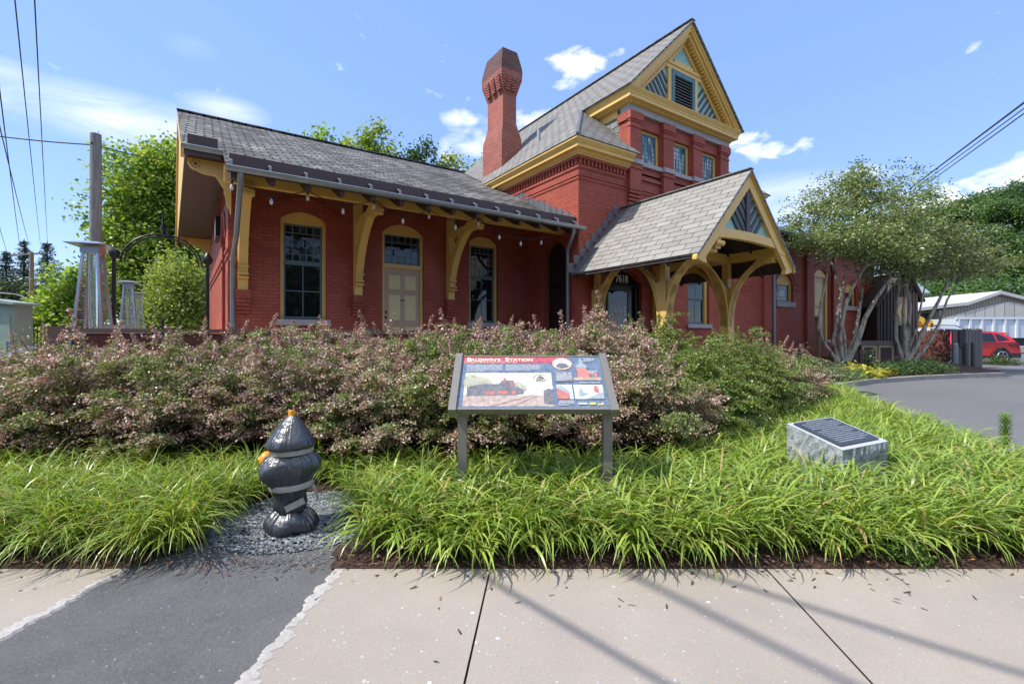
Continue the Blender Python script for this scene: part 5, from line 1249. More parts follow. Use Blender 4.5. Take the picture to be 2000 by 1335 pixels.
def simple_tree(name, label, px, Y, ytop, blobs, ncl, per, sig, L, W, mat, seed, group=None, r=.25, bm=None, limbs=6, lump=.3, zb=0):
    p = at(px, 655, Y); base = (p.x, p.y, zb); zt = at(px, ytop, Y).z
    stem_ = [([Vector(base), Vector((p.x+.1, p.y, zt*.35)), Vector((p.x-.1, p.y+.1, zt*.62)), Vector((p.x+.05, p.y, zt*.85))], [r, r*.75, r*.45, r*.12])]
    return make_tree(name, label, 'tree', base, stem_, blobs, ncl, per, sig, L, W, mat, bm or bark, seed, group, limbs, lump, limb_r=r*.4)
simple_tree('sycamore_tree', 'tall yellow green broadleaf tree rising behind the iron arch', 300, 25, 285, [bl_(290, 350, 25, 2.3, 2.2, 1.7), bl_(250, 430, 25, 1.5, 1.8, 1.6), bl_(330, 320, 25.5, 1.6, 1.8, 1.2), bl_(350, 420, 26, 2.6, 2.2, 2.2), bl_(280, 500, 25, 2.2, 2.2, 1.8), bl_(360, 520, 26, 2.4, 2.2, 2), bl_(235, 560, 24, 1.6, 1.6, 1.8), bl_(320, 600, 25, 2.8, 2.2, 1.8)], 3200, 14, .25, .22, .16, T2, 31, lump=.3)
simple_tree('maple_tree', 'pale green bushy tree just left of the station gable', 345, 20, 490, [bl_(350, 545, 20, 1.1, 1.2, 1.2), bl_(310, 600, 20, 1.2, 1.2, 1.1), bl_(385, 590, 20, .9, 1.1, 1.3), bl_(335, 640, 20, 1.6, 1.2, .9)], 900, 15, .18, .15, .09, T3, 32, r=.12)
simple_tree('small_tree', 'bright leafy young tree left of the tall patio heater', 128, 20, 515, [bl_(140, 560, 20, 1.0, 1.0, .9), bl_(110, 610, 20, 1.0, 1.0, .9), bl_(160, 620, 20, .9, 1, .9), bl_(95, 640, 20, .9, .9, .6), bl_(180, 545, 20.5, .7, .8, .6)], 520, 12, .16, .19, .15, T2, 33, r=.1)
for (px, yt, Y, lab, sd_) in ((720, 250, 36, 'tallest tree crown showing above the wing roof', 41), (610, 262, 35, 'tree crown showing above the wing roof, nearest its left end', 42), (815, 290, 36, 'tree crown above the wing roof, between the tallest crown and the chimney', 43), (660, 285, 38, 'tree crown above the wing roof, just left of the tallest crown', 45), (870, 312, 37, 'low tree crown above the wing roof, nearest the chimney but one', 46), (925, 325, 38, 'small tree top just left of the chimney', 44)):
    k = Y/904
    bb = [bl_(px, yt+25, Y, 20*k, 20*k, 26*k), bl_(px-35, yt+60, Y, 24*k, 26*k, 34*k), bl_(px+38, yt+62, Y, 24*k, 26*k, 32*k), bl_(px+5, yt+110, Y, 60*k, 50*k, 60*k), bl_(px-60, yt+95, Y, 22*k, 25*k, 30*k), bl_(px+20, yt+2, Y, 11*k, 11*k, 15*k), bl_(px, yt+230, Y, 70*k, 60*k, 80*k)]
    simple_tree('tall_tree', lab, px, Y, yt, bb, 1300, 12, .30, .28, .19, T2 if sd_ != 43 else T5, sd_, 'trees behind the station', r=.3, lump=.4)
# far conifers
needle = leafmat('needle_spray', [(0, (.018, .04, .03)), (.6, (.035, .065, .045)), (1, (.07, .10, .06))], .6, .1)
def conifer(label, px, ytop, Y, wpx, seed, ybot=640):
    rg = np.random.default_rng(seed); p = at(px, 655, Y); zt = at(px, ytop, Y).z; base = (p.x, p.y, 0); t_ = empty('spruce_tree', base, 0, label, 'tree', 'spruces beyond the far pole')
    W = wpx*Y/904/2; tr_ = MB(); tr_.tube([Vector(base), Vector((p.x, p.y, zt))], [.28, .03], 8); C = []
    z = zt*.15
    while z < zt-.15:
        f_ = (zt-z)/(zt*.85); nb = 7; ph = rg.uniform(0, 6.28); nb = int(rg.integers(3, 6))
        for k in range(nb):
            a_ = ph+k*2*math.pi/nb+rg.normal()*.25; ln = W*(f_**.8)*rg.uniform(.45, 1.25)+.2; d = np.array([math.cos(a_), math.sin(a_), rg.uniform(-.30, .30)])
            tip = np.array([p.x, p.y, z])+d*ln; tr_.tube([Vector((p.x, p.y, z)), Vector(tip)], [.04, .01], 4, cap=False)
            m = int(16+ln*26); u = rg.uniform(.15, 1.05, (m, 1)); c = np.array([p.x, p.y, z])+d*ln*u+rg.normal(size=(m, 3))*np.array([.12, .12, .09])*(.4+ln*.12); c[:, 2] -= .12*ln*(u[:, 0]**2); C.append(c)
        z += zt*.021
    V, Fq = leaves(np.concatenate(C), .34, .09, .25, rg, .5); mesh_np('crown', V, Fq, needle, t_, base); tr_.build('trunk', bark, t_)
conifer('dark spruce at the left edge, lowest of three', 12, 488, 58, 75, 51); conifer('dark narrow spruce just left of the orange utility pole', 47, 466, 60, 62, 52); conifer('broad dark spruce just right of the orange utility pole', 92, 470, 58, 80, 53)
for (px, yt, Y, w, lab, sd_) in ((30, 545, 48, 75, 'dark rounded tree below the spruces at the left edge', 61), (110, 560, 46, 55, 'dark rounded tree between the far pole and the bright young tree', 62), (165, 545, 62, 45, 'far dark tree behind the tall heater', 63)):
    k = Y/904; simple_tree('dark_tree', lab, px, Y, yt, [bl_(px, yt+30, Y, w*.5*k, w*.5*k, 32*k), bl_(px-w*.4, yt+60, Y, w*.5*k, w*.5*k, 36*k), bl_(px+w*.4, yt+62, Y, w*.45*k, w*.5*k, 34*k), bl_(px, yt+90, Y, w*.8*k, w*.6*k, 30*k)], 600, 12, .3, .34, .22, T4, sd_, 'dark trees in the far left', r=.25)

# wooded hillside
def lerp_tab(tab, x):
    if x <= tab[0][0]: return tab[0][1]
    for (a, b_), (c, d) in zip(tab, tab[1:]):
        if x <= c: return b_+(d-b_)*(x-a)/(c-a)
    return tab[-1][1]
def hz_(x, y):
    b_ = max(0, min(1, (y-76)/36)); return lerp_tab([(82, 0), (93, 9), (102, 16.5), (111, 24), (124, 29), (150, 35)], x)*(b_*b_*(3-2*b_))
sheet('hillside', 60, 330, 66, 260, 60, 40, lambda x, y: hz_(x, y)-.5, lawn)
def woods():
    rg = np.random.default_rng(77); proto = []
    for k in range(5):
        bl2 = [(0, 0, 0, 1, 1, .8)]+[(rg.uniform(-.7, .7), rg.uniform(-.7, .7), rg.uniform(-.25, .45), .5, .5, .38) for _ in range(7)]
        P = blob_points(bl2, 520, rg, .35); C = (P[:, None]+rg.normal(size=(len(P), 7, 3))*.085).reshape(-1, 3); proto.append(leaves(C, .125, .09, .15, rg, .8)[0])
    Vs = []
    y = 68.0
    while y < 150:
        x = 58+rg.uniform(0, 5)
        while x < y*1.42+14:
            if x > y*.80:
                s = rg.uniform(3.0, 5.4); V = proto[rg.integers(5)]; a_ = rg.uniform(0, 6.28); c, q = math.cos(a_), math.sin(a_)
                hh = 4.2+rg.uniform(0, 2.5)
                Vs.append(np.stack([V[:, 0]*c-V[:, 1]*q, V[:, 0]*q+V[:, 1]*c, V[:, 2]*1.1], 1)*s+np.array([x, y+rg.normal()*1.5, hz_(x, y)+hh]))
            x += rg.uniform(4.2, 7.2)
        y += 5.0
    V = np.concatenate(Vs); return mesh_np('hillside_woods', V, np.arange(len(V)).reshape(-1, 4), T5)
tag(woods(), 'dense green wood covering the hillside beyond the warehouse', 'woods', None, 'stuff')

# trees across the street behind the viewer (mirrored in the panes)
bt_ = simple_tree('street_tree', 'broad tree across the street behind the viewer', 1000, 20, 200, [bl_(1000, 420, 20, 4.5, 3.5, 3.2), bl_(880, 470, 20, 3.2, 3, 2.6), bl_(1120, 470, 20, 3.2, 3, 2.6), bl_(1000, 560, 20, 5, 3, 2.2)], 900, 12, .4, .45, .3, T4, 71, 'trees across the street')
for i, x in enumerate((-40, -33, -26, -19, -12, -5, 2, 9, 16, 23, 30, 38)):
    if i == 0: bt_.location = (x, -22, -1.0)
    else: dup(bt_, (x, -21-(i % 3)*4, -1.2), i*1.3, None, 1.05+.2*(i % 2))

# ------------------------------------------------------------------ interpretive sign
signbr = paint('sign_frame_bronze', (.22, .205, .185), .42, .05, 4, metallic=.25)
Yb, Yt = 3.68, 4.156
Lb, Rb = at(893, 795, Yb), at(1190, 795, Yb); Lt, Rt = at(915, 697, Yt), at(1178, 697, Yt)
cB = (Lb+Rb)/2; cT = (Lt+Rt)/2
SV = (cT-cB); SV.x = 0; SH = SV.length; SV.normalize(); SU = Vector((Rb.x-Lb.x, 0, 0)).normalized(); SU = (SU-SV*SU.dot(SV)).normalized(); SN = SU.cross(SV)
SWd = 1.205; SO = cB-SU*SWd/2
sg = empty('information_sign', (cB.x, cB.y+.15, 0), 0, 'low angled information panel about the station on two bronze posts in the daylilies', 'information sign')
def sp(u, v, n=0): return SO+SU*(u*SWd)+SV*(v*SH)+SN*n
def sbox(mb, u0, u1, v0, v1, n0, n1):
    P = [sp(u, v, n) for n in (n0, n1) for u, v in ((u0, v0), (u1, v0), (u1, v1), (u0, v1))]
    mb.add(P, [(3, 2, 1, 0), (4, 5, 6, 7), (0, 1, 5, 4), (1, 2, 6, 5), (2, 3, 7, 6), (3, 0, 4, 7)])
for u0, u1 in ((-.058, -.008), (1.008, 1.058)):
    m_ = MB(); sbox(m_, u0, u1, -.075, 1.05, -.06, .022); m_.build('side_rail', signbr, sg)
m_ = MB(); sbox(m_, -.008, 1.008, -.045, -.012, -.05, .006); m_.build('bottom_rail', signbr, sg)
m_ = MB(); sbox(m_, -.008, 1.008, 1.004, 1.025, -.03, .006); m_.build('top_rail', signbr, sg)
for u in (-.005, .975):
    b0 = sp(u, .10, -.06); m_ = MB(); m_.box(b0.x-.0, b0.x+.072, b0.y-.02, b0.y+.07, 0, b0.z+.02); m_.build('post', signbr, sg)
def printmat(name, col, rough=.24):
    m, t, b = newmat(name); lk(t, mix(t, ramp(t, noise(t, objc(t), 26, 6, .7), [(.34, (0, 0, 0)), (.66, (1, 1, 1))]), tuple(x*.72 for x in col), tuple(min(1, x*1.22+.02) for x in col)), b.inputs['Base Color']); b.inputs['Roughness'].default_value = rough; return m
navy = printmat('panel_navy', (.125, .175, .25)); m_ = MB(); sbox(m_, -.008, 1.008, -.012, 1.004, -.012, 0); pan = m_.build('panel', navy, sg)
lay = [0]
def flat(name, polys, mat, n=None):
    lay[0] += 1; n = n or .0010+.00014*lay[0]; m_ = MB()
    if name.split('_')[0] in ('picture', 'photo', 'drawing', 'sponsor') and len(polys) > 1:
        return [flat(name, [P], mat, n+.00001*k) for k, P in enumerate(polys)]
    for P in polys: m_.add([sp(u, v, n) for u, v in P], [tuple(range(len(P)))])
    return m_.build(name, mat, pan)
R4 = lambda u0, u1, v0, v1: [(u0, v0), (u1, v0), (u1, v1), (u0, v1)]
def ell(cu, cv, ru, rv, n=32): return [(cu+ru*math.cos(2*math.pi*i/n), cv+rv*math.sin(2*math.pi*i/n)) for i in range(n)]
pm = lambda nm, c: MATS.get('print_'+nm) or printmat('print_'+nm, c)
flat('title_band', [R4(0, .776, .865, 1.0)], pm('red', (.42, .085, .115)))
m_ = MB()
def stext(s_, size, u, v, n, bold, sx): put_text(m_, s_, size, sp(u, v, n), SU, SV, bold=bold, sx=sx)
uw = .028
for word, u_ in (('B', .042), ('S', .322)): stext(word, .068, u_, .936, .0016, .0022, 1.25)
stext("ALDWIN'S", .047, .163, .930, .0016, .002, 1.22); stext('TATION', .047, .427, .930, .0016, .002, 1.22)
m_.build('title_lettering', pm('cream', (.80, .72, .50)), pan)
m_ = MB(); stext("Featuring the B&O railroad's premier architect", .024, .20, .882, .0016, .0008, 1.03); m_.build('subtitle_lettering', pm('gold', (.75, .50, .14)), pan)
# lines of small print
m2, t, b = newmat('small_print'); u_ = objc(t); mp_ = nn(t, 'ShaderNodeMapping'); mp_.inputs['Scale'].default_value = (170, 60, 60); lk(t, u_, mp_.inputs[0])
lk(t, mix(t, ramp(t, noise(t, mp_.outputs[0], 1, 3, .6), [(.38, (0, 0, 0)), (.52, (1, 1, 1))]), (.16, .20, .27), (.50, .51, .52)), b.inputs['Base Color']); b.inputs['Roughness'].default_value = .2
def printlines(u0, u1, v0, v1, n, last=.6):
    h = (v1-v0)/n; return [R4(u0, u1 if k else u0+(u1-u0)*last, v0+h*k+h*.22, v0+h*k+h*.78) for k in range(n)]
flat('small_print', printlines(.035, .29, .69, .83, 6, .5)+printlines(.315, .565, .71, .83, 5, .7), m2)
flat('main_picture', [R4(.03, .64, .015, .655)], pm('sky', (.66, .60, .50)))
flat('picture_ground', [R4(.03, .64, .015, .22)], pm('ground', (.42, .33, .29)))
flat('picture_tracks', [[(.20, .015), (.50, .22), (.52, .22), (.25, .015)], [(.34, .015), (.545, .22), (.555, .22), (.38, .015)]], pm('track', (.27, .20, .19)))
flat('picture_trees', [ell(.07, .48, .05, .15), ell(.13, .45, .05, .13), ell(.18, .42, .04, .12), ell(.40, .37, .035, .10), ell(.43, .34, .03, .07)], pm('trees', (.37, .37, .28)))
flat('picture_station', [[(.05, .20), (.05, .37), (.14, .43), (.27, .43), (.29, .50), (.37, .50), (.385, .38), (.44, .33), (.44, .24), (.38, .22)], [(.575, .06), (.575, .30), (.61, .34), (.64, .33), (.64, .04)]], pm('dark', (.16, .16, .175)))
flat('picture_figures', [R4(.26, .335, .235, .30), R4(.36, .385, .235, .31), R4(.18, .24, .22, .29), R4(.345, .375, .40, .45), R4(.30, .315, .45, .55)], pm('brick', (.45, .16, .14)))
rg_ = ell(.56, .545, .048, .075); flat('emblem_ring', [[a_, b_, (.56+(b_[0]-.56)*.93, .545+(b_[1]-.545)*.93), (.56+(a_[0]-.56)*.93, .545+(a_[1]-.545)*.93)] for a_, b_ in zip(rg_, rg_[1:]+rg_[:1])], pm('dark', None))
flat('emblem_dome', [[(.535, .545), (.585, .545), (.58, .56), (.572, .585), (.562, .60), (.56, .615), (.558, .60), (.548, .585), (.54, .56)]], pm('dark', None))
m_ = MB(); stext('B&O', .040, .56, .512, .0034, .0012, .95); m_.build('emblem_lettering', pm('dark', None), pan)
flat('portrait_frame', [ell(.725, .845, .072, .125)], pm('frame', (.60, .44, .30)))
flat('portrait_ground', [ell(.725, .845, .062, .107)], pm('pale', (.55, .55, .53)))
flat('portrait_coat', [[(.675, .79), (.70, .85), (.75, .85), (.775, .79), (.76, .76), (.725, .742), (.69, .76)]], pm('dark', None))
flat('portrait_head', [ell(.725, .885, .016, .036)], pm('face', (.42, .40, .38)))
flat('caption_block', [R4(.665, .79, .47, .68)], pm('grey', (.15, .15, .16)))
flat('small_print', printlines(.672, .785, .49, .665, 8), m2)
flat('drawing_ground', [R4(.795, .99, .50, .56)], pm('lawn', (.42, .33, .25)))
flat('drawing_walls', [R4(.825, .895, .56, .76), R4(.895, .965, .56, .66)], pm('brick2', (.55, .20, .16)))
flat('drawing_roof', [[(.815, .76), (.905, .76), (.885, .84), (.878, .84), (.876, .90), (.862, .985), (.848, .90), (.846, .84), (.838, .84)], R4(.895, .975, .66, .70)], pm('slate', (.30, .36, .40)))
flat('drawing_arch', [R4(.905, .95, .565, .63)], pm('dark', None))
flat('photo_ground', [R4(.665, .775, .14, .41), R4(.785, .985, .14, .41)], pm('photosky', (.55, .62, .66)))
flat('photo_walls', [[(.665, .14), (.75, .14), (.75, .25), (.665, .34)], [(.92, .27), (.955, .24), (.955, .36), (.945, .39), (.925, .39)]], pm('brick', None))
flat('photo_roofs', [[(.665, .34), (.75, .25), (.765, .25), (.70, .40), (.665, .40)], [(.86, .14), (.985, .28), (.985, .14)], [(.81, .20), (.83, .36), (.85, .27), (.88, .25), (.84, .18)]], pm('slate', None))
flat('small_print', printlines(.672, .775, .02, .12, 4)+printlines(.83, .975, .435, .465, 1, 1.0)+printlines(.885, .965, .88, .96, 4), m2)
flat('sponsor_marks', [R4(.80, .86, .04, .07), R4(.955, .965, .04, .075)], pm('pale', None)); flat('sponsor_marks', [R4(.875, .915, .035, .075), R4(.93, .965, .03, .05)], pm('gold', None))

# ------------------------------------------------------------------ hydrant wrapped in plastic bags
m, t, b = newmat('black_plastic_bag'); o_ = objc(t); b.inputs['Base Color'].default_value = (.03, .036, .046, 1); b.inputs['Roughness'].default_value = .34; b.inputs['Specular IOR Level'].default_value = .9
vr = nn(t, 'ShaderNodeTexVoronoi', i_Scale=17.0); vr2 = nn(t, 'ShaderNodeTexVoronoi', i_Scale=34.0); dst = nn(t, 'ShaderNodeVectorMath', operation='ADD'); nzc = nn(t, 'ShaderNodeTexNoise', i_Scale=9.0); sc3 = nn(t, 'ShaderNodeVectorMath', operation='SCALE'); sc3.inputs['Scale'].default_value = .09
lk(t, o_, nzc.inputs['Vector']); lk(t, nzc.outputs['Color'], sc3.inputs[0]); lk(t, o_, dst.inputs[0]); lk(t, sc3.outputs[0], dst.inputs[1]); lk(t, dst.outputs[0], vr.inputs['Vector']); lk(t, dst.outputs[0], vr2.inputs['Vector'])
crum = math_(t, 'ADD', vr.outputs['Distance'], math_(t, 'MULTIPLY', vr2.outputs['Distance'], .5))
mp_ = nn(t, 'ShaderNodeMapping'); mp_.inputs['Scale'].default_value = (1, 1, .16); lk(t, o_, mp_.inputs[0]); bump(t, b, math_(t, 'ADD', noise(t, mp_.outputs[0], 17, 3, .5, .9), math_(t, 'MULTIPLY', crum, .3)), .55, .018); plastic = m
def crumple(mb, seed):
    r = random.Random(seed*7); W_ = [(r.uniform(12, 34), r.uniform(-1, 1), r.uniform(-1, 1), r.uniform(-1, 1), r.uniform(0, 6.28)) for _ in range(9)]
    out = []
    for x, y, z in mb.v:
        d = sum((1-2*abs(math.sin(.5*(k*(a*x+b_*y+c*z))+p))**.6) for k, a, b_, c, p in W_)*.0026
        q = 1+d/max(.05, math.hypot(x, y)); out.append((x*q+.012*math.sin(7*z+seed), y*q, z+d*.6))
    mb.v = out
def gathers(ties, seed, amp=.06):
    r = random.Random(seed); A_ = [(n, r.uniform(0, 6.28), r.uniform(.4, 1)) for n in (19, 27, 35)]; B_ = [(r.choice([3, 5, 7]), r.uniform(0, 6.28), r.uniform(-9, 9)) for _ in range(4)]
    def f(a, z):
        g_ = max(math.exp(-abs(z-t_)/.07) for t_ in ties); v = sum(w*(1-2*abs(math.sin(n*a/2+p))**.7) for n, p, w in A_)*.5
        return amp*g_*v+.012*sum(1-2*abs(math.sin(n*a/2+p+q*z))**.5 for n, p, q in B_)
    return f
hb = atz(570, 1036); hy_ = empty('fire_hydrant', (hb.x, hb.y, 0), R(-6), 'fire hydrant bagged in black plastic with tape bands and orange cap tip', 'fire hydrant', org=(0, 0, 0))
def folds(k, amp, seed):
    r = random.Random(seed); A_ = [(r.choice([7, 11, 13, 17, 19, 23]), r.uniform(0, 6.28), r.uniform(.3, 1)) for _ in range(k)]
    def f(a, z): return amp*sum(w*(1-abs(math.sin(n*a/2+p+z*(2+w*6)))**.6)*1.6 for n, p, w in A_)-amp*k*.28
    return f
m_ = MB(); m_.lathe([(.155, .60), (.182, .612), (.185, .64), (.160, .685), (.122, .735), (.080, .79), (.048, .825), (.034, .835)], (0, 0, 0), 220, wob=gathers([.83, .60], 1, .055)); crumple(m_, 1); m_.build('bonnet_bag', plastic, hy_)
m_ = MB(); m_.lathe([(.10, .30), (.138, .33), (.158, .37), (.178, .42), (.192, .47), (.196, .51), (.182, .545), (.15, .57), (.138, .60)], (0, 0, 0), 220, wob=gathers([.30, .61], 2, .06))
for i, v in enumerate(m_.v):                             # outlet nozzles stretch the bag
    a = math.atan2(v[1], v[0]); z = v[2]
    def push(a0, w, h, z0, zw):
        d = (a-a0+math.pi) % (2*math.pi)-math.pi; return h*math.exp(-(d/w)**2-((z-z0)/zw)**2)
    k = 1+push(R(-118), .38, .34, .44, .075)+push(R(8), .45, .22, .48, .06)+push(R(95), .4, .3, .47, .06)
    m_.v[i] = (v[0]*k, v[1]*k, z)
crumple(m_, 2); m_.build('body_bag', plastic, hy_)
m_ = MB(); m_.lathe([(.10, .13), (.125, .17), (.13, .22), (.115, .27), (.125, .30), (.13, .345)], (0, 0, 0), 200, wob=gathers([.13, .25, .345], 3, .07)); crumple(m_, 3); m_.build('barrel_bag', plastic, hy_)
m_ = MB(); m_.lathe([(.12, .005), (.175, .02), (.195, .06), (.185, .105), (.15, .145), (.11, .165)], (0, 0, 0), 200, wob=gathers([.165, .0], 4, .08))
m_.v = [(x*(1.12 if x > 0 else 1), y*.95, z+.015*math.sin(5*math.atan2(y, x))*(z > .01)) for x, y, z in m_.v]; crumple(m_, 4); m_.build('foot_bag', plastic, hy_)
tape = paint('grey_packing_tape', (.34, .335, .30), .35, .2, 20)
def band(z0, z1, r, tilt, name='tape_band'):
    m_ = MB(); m_.lathe([(r, z0), (r+.004, (z0+z1)/2), (r, z1)], (0, 0, 0), 40, wob=folds(3, .012, int(z0*100)))
    m_.v = [(x, y, z+tilt*x) for x, y, z in m_.v]; m_.build(name, tape, hy_)
band(.565, .605, .142, .02); band(.318, .358, .143, .05)
m_ = MB(); m_.bar((.03, -.128, .20), (.13, -.06, .245), .004, .045); m_.build('tape_band', tape, hy_)
m_ = MB(); m_.bar((.15, .02, .33), (.17, .05, .22), .03, .004, up=(1, 0, 0)); m_.build('tape_tail', tape, hy_)
orange = paint('hydrant_orange', (.72, .30, .02), .4, .08)
m_ = MB(); m_.lathe([(.024, .82), (.024, .862), (.018, .866)], (0, 0, 0), 5, smooth=False); m_.build('operating_nut', orange, hy_)
m_ = MB(); m_.lathe([(.05, 0), (.062, .02), (.06, .05), (.05, .06), (.02, .062), (.02, .09)], (0, 0, 0), 14); q_ = Matrix.Rotation(R(-90), 4, 'Y')
m_.v = [tuple(q_ @ Vector(v)+Vector((-.17, .02, .50))) for v in m_.v]; m_.build('hose_cap', orange, hy_)

# granite marker with bronze plaque
P0 = Vector((2.858, 4.0, .41)); Pl = Vector((2.673, 4.5, .546)); Pr_ = Vector((3.496, 4.3, .42)); Pb_ = Pl+(Pr_-P0)
gm = empty('memorial_stone', (3.05, 4.35, 0), 0, 'rough grey granite block with sloped bronze plaque set in the daylilies', 'memorial stone')
r = random.Random(3)
def roughface(mb, a, b_, n=18, m=8, amp=.02):
    nr = (b_-a).cross(Vector((0, 0, 1))).normalized()
    vs_ = []
    for j in range(m+1):
        for i in range(n+1):
            p = a.lerp(b_, i/n); z = p.z*(j/m); d = amp*r.uniform(-.6, 1)*(0 if i in (0, n) else 1)*(0 if j == m else 1); vs_.append((p.x+nr.x*d, p.y+nr.y*d, z))
    mb.add(vs_, [(j*(n+1)+i, j*(n+1)+i+1, (j+1)*(n+1)+i+1, (j+1)*(n+1)+i) for j in range(m) for i in range(n)])
m_ = MB(); roughface(m_, Pl, P0); roughface(m_, P0, Pr_); roughface(m_, Pr_, Pb_); roughface(m_, Pb_, Pl); m_.build('block', stoneblock, gm)
m_ = MB(); m_.add([Pl, P0, Pr_, Pb_], [(0, 1, 2, 3)]); m_.build('sawn_top', stonetop, gm)
ua = (Pr_-P0); va = (Pl-P0); na = ua.cross(va).normalized()
def gp(u, v, n): return P0+ua*u+va*v+na*n
m_ = MB(); P = [gp(u, v, n) for n in (.001, .018) for u, v in ((.06, .09), (.90, .09), (.90, .93), (.06, .93))]; m_.add(P, [(4, 5, 6, 7), (0, 1, 5, 4), (1, 2, 6, 5), (2, 3, 7, 6), (3, 0, 4, 7)])
pq = m_.build('plaque', paint('dark_bronze', (.075, .085, .095), .35, .15, metallic=.5), gm)
m2b, t, b = newmat('raised_letters'); mp_ = nn(t, 'ShaderNodeMapping'); mp_.inputs['Scale'].default_value = (150, 150, 150); lk(t, objc(t), mp_.inputs[0])
lk(t, ramp(t, noise(t, mp_.outputs[0], 1, 2), [(.45, (.07, .08, .09)), (.52, (.36, .38, .40))]), b.inputs['Base Color']); b.inputs['Roughness'].default_value = .4
m_ = MB()
for k in range(13):
    u0 = .12 if k not in (0, 5) else .26; u1 = .84 if k % 4 else .70
    v = .86-.058*k; m_.add([gp(u0, v, .0195), gp(u1, v, .0195), gp(u1, v+.022, .0195), gp(u0, v+.022, .0195)], [(0, 1, 2, 3)])
m_.build('raised_lettering', m2b, pq)

# gravel round the hydrant
def pebbles(name, label, n, cx, cy, rx, ry, smin, smax, mat, seed, keep=None, z0=.0):
    rg = np.random.default_rng(seed); a = rg.uniform(0, 6.28, n); q = rg.uniform(0, 1, n)**.6; x = cx+rx*q*np.cos(a); y = cy+ry*q*np.sin(a)
    if keep is not None: k = keep(x, y); x, y = x[k], y[k]; n = len(x); q = q[k]
    base = np.array([[1, 0, 0], [0, 1, 0], [-1, 0, 0], [0, -1, 0], [.3, .2, .8], [-.2, -.1, -.8], [.6, .55, .35], [-.5, .5, -.4]]); 
    fc = np.array([[0, 6, 4, 4], [6, 1, 4, 4], [1, 2, 4, 4], [2, 3, 4, 4], [3, 0, 4, 4], [0, 5, 3, 3]])
    fc = np.array([[0, 1, 4], [1, 2, 4], [2, 3, 4], [3, 0, 4], [1, 0, 5], [2, 1, 5], [3, 2, 5], [0, 3, 5]]); base = base[:6]
    s = rg.uniform(smin, smax, (n, 1, 1))*rg.uniform(.6, 1.2, (n, 1, 3)); V = base[None]*s*(1+rg.normal(size=(n, 6, 3))*.18)
    th = rg.uniform(0, 6.28, n); c, sn = np.cos(th)[:, None], np.sin(th)[:, None]; X = V[..., 0]*c-V[..., 1]*sn; Yv = V[..., 0]*sn+V[..., 1]*c
    hz = z0+.035*np.maximum(0, 1-q*q)
    V = np.stack([X+x[:, None], Yv+y[:, None], V[..., 2]*.75+hz[:, None]], 2).reshape(-1, 3); Fq = (np.arange(n)[:, None, None]*6+fc[None]).reshape(-1, 3)
    return tag(mesh_np(name, V, Fq, mat, None), label, 'gravel', None, 'stuff')
m, t, b = newmat('bluestone_gravel'); g_ = nn(t, 'ShaderNodeNewGeometry'); lk(t, ramp(t, g_.outputs['Random Per Island'], [(0, (.06, .07, .08)), (.5, (.15, .17, .185)), (.85, (.26, .28, .29)), (1, (.40, .40, .39))]), b.inputs['Base Color']); b.inputs['Roughness'].default_value = .8; gravelm = m
pebbles('gravel', 'blue grey crushed stone around the wrapped hydrant', 9000, -1.60, 3.58, .66, .60, .006, .017, gravelm, 5, lambda x, y: (y > 2.86+.05*np.sin(x*9)))
pebbles('gravel', 'sparse crushed stone scattered on the asphalt patch', 900, -1.62, 2.98, .60, .16, .003, .009, gravelm, 6, None, -.008)
gbm = groundmat('gravel_ground', (.06, .068, .075), (.14, .155, .165), 60, [(55, .5, [(.10, .11, .12), (.26, .28, .29)])], bmp=1.0, dist=.02)
m_ = MB(); jr = random.Random(2); m_.add([(-1.62+(.66+jr.uniform(-.07, .07))*math.cos(2*math.pi*k/26), 3.60+(.56+jr.uniform(-.06, .06))*math.sin(2*math.pi*k/26), .035*(0)-.003) for k in range(26)], [tuple(range(26))]); struct('gravel_base', m_, gbm)
# mulch chips on the pavement
m, t, b = newmat('mulch_chip'); g_ = nn(t, 'ShaderNodeNewGeometry'); lk(t, ramp(t, g_.outputs['Random Per Island'], [(0, (.03, .018, .014)), (.6, (.09, .05, .038)), (.93, (.17, .10, .07)), (1, (.40, .20, .08))]), b.inputs['Base Color']); b.inputs['Roughness'].default_value = .85; chipm = m
def chips():
    rg = np.random.default_rng(9); n1, n2 = 230, 3600
    x = rg.uniform(-4.5, 4, n1); y = 2.83-rg.exponential(.16, n1); k = (y > 1.6) & ~((x > -2.4) & (x < -1.05) & (y < 2.6)); x, y = x[k], y[k]; z = np.full(len(x), .004)
    x2 = rg.uniform(-5, 5, n2); y2 = 2.86+rg.normal(size=n2)*.05+rg.uniform(0, .25, n2)*(rg.uniform(size=n2) < .7); x = np.r_[x, x2]; y = np.r_[y, y2]; z = np.r_[z, rg.uniform(.012, .035, n2)]
    k = ~((x > -2.3) & (x < -1.1) & (y > 2.85)); x, y, z = x[k], y[k], z[k]
    n = len(x); C = np.stack([x, y, z], 1); th = rg.uniform(0, 6.28, n); d = np.stack([np.cos(th), np.sin(th), rg.normal(size=n)*.25], 1); s = np.stack([-np.sin(th), np.cos(th), rg.normal(size=n)*.25], 1)
    L = rg.uniform(.006, .024, (n, 1)); W = rg.uniform(.002, .007, (n, 1)); V = np.stack([C-d*L-s*W, C+d*L-s*W*.6, C+d*L*.9+s*W, C-d*L*.8+s*W], 1).reshape(-1, 3)
    o = mesh_np('mulch_chips', V, np.arange(4*n).reshape(n, 4), chipm); return tag(o, 'dark bark mulch chips scattered along the sidewalk edge', 'mulch', None, 'stuff')
chips()

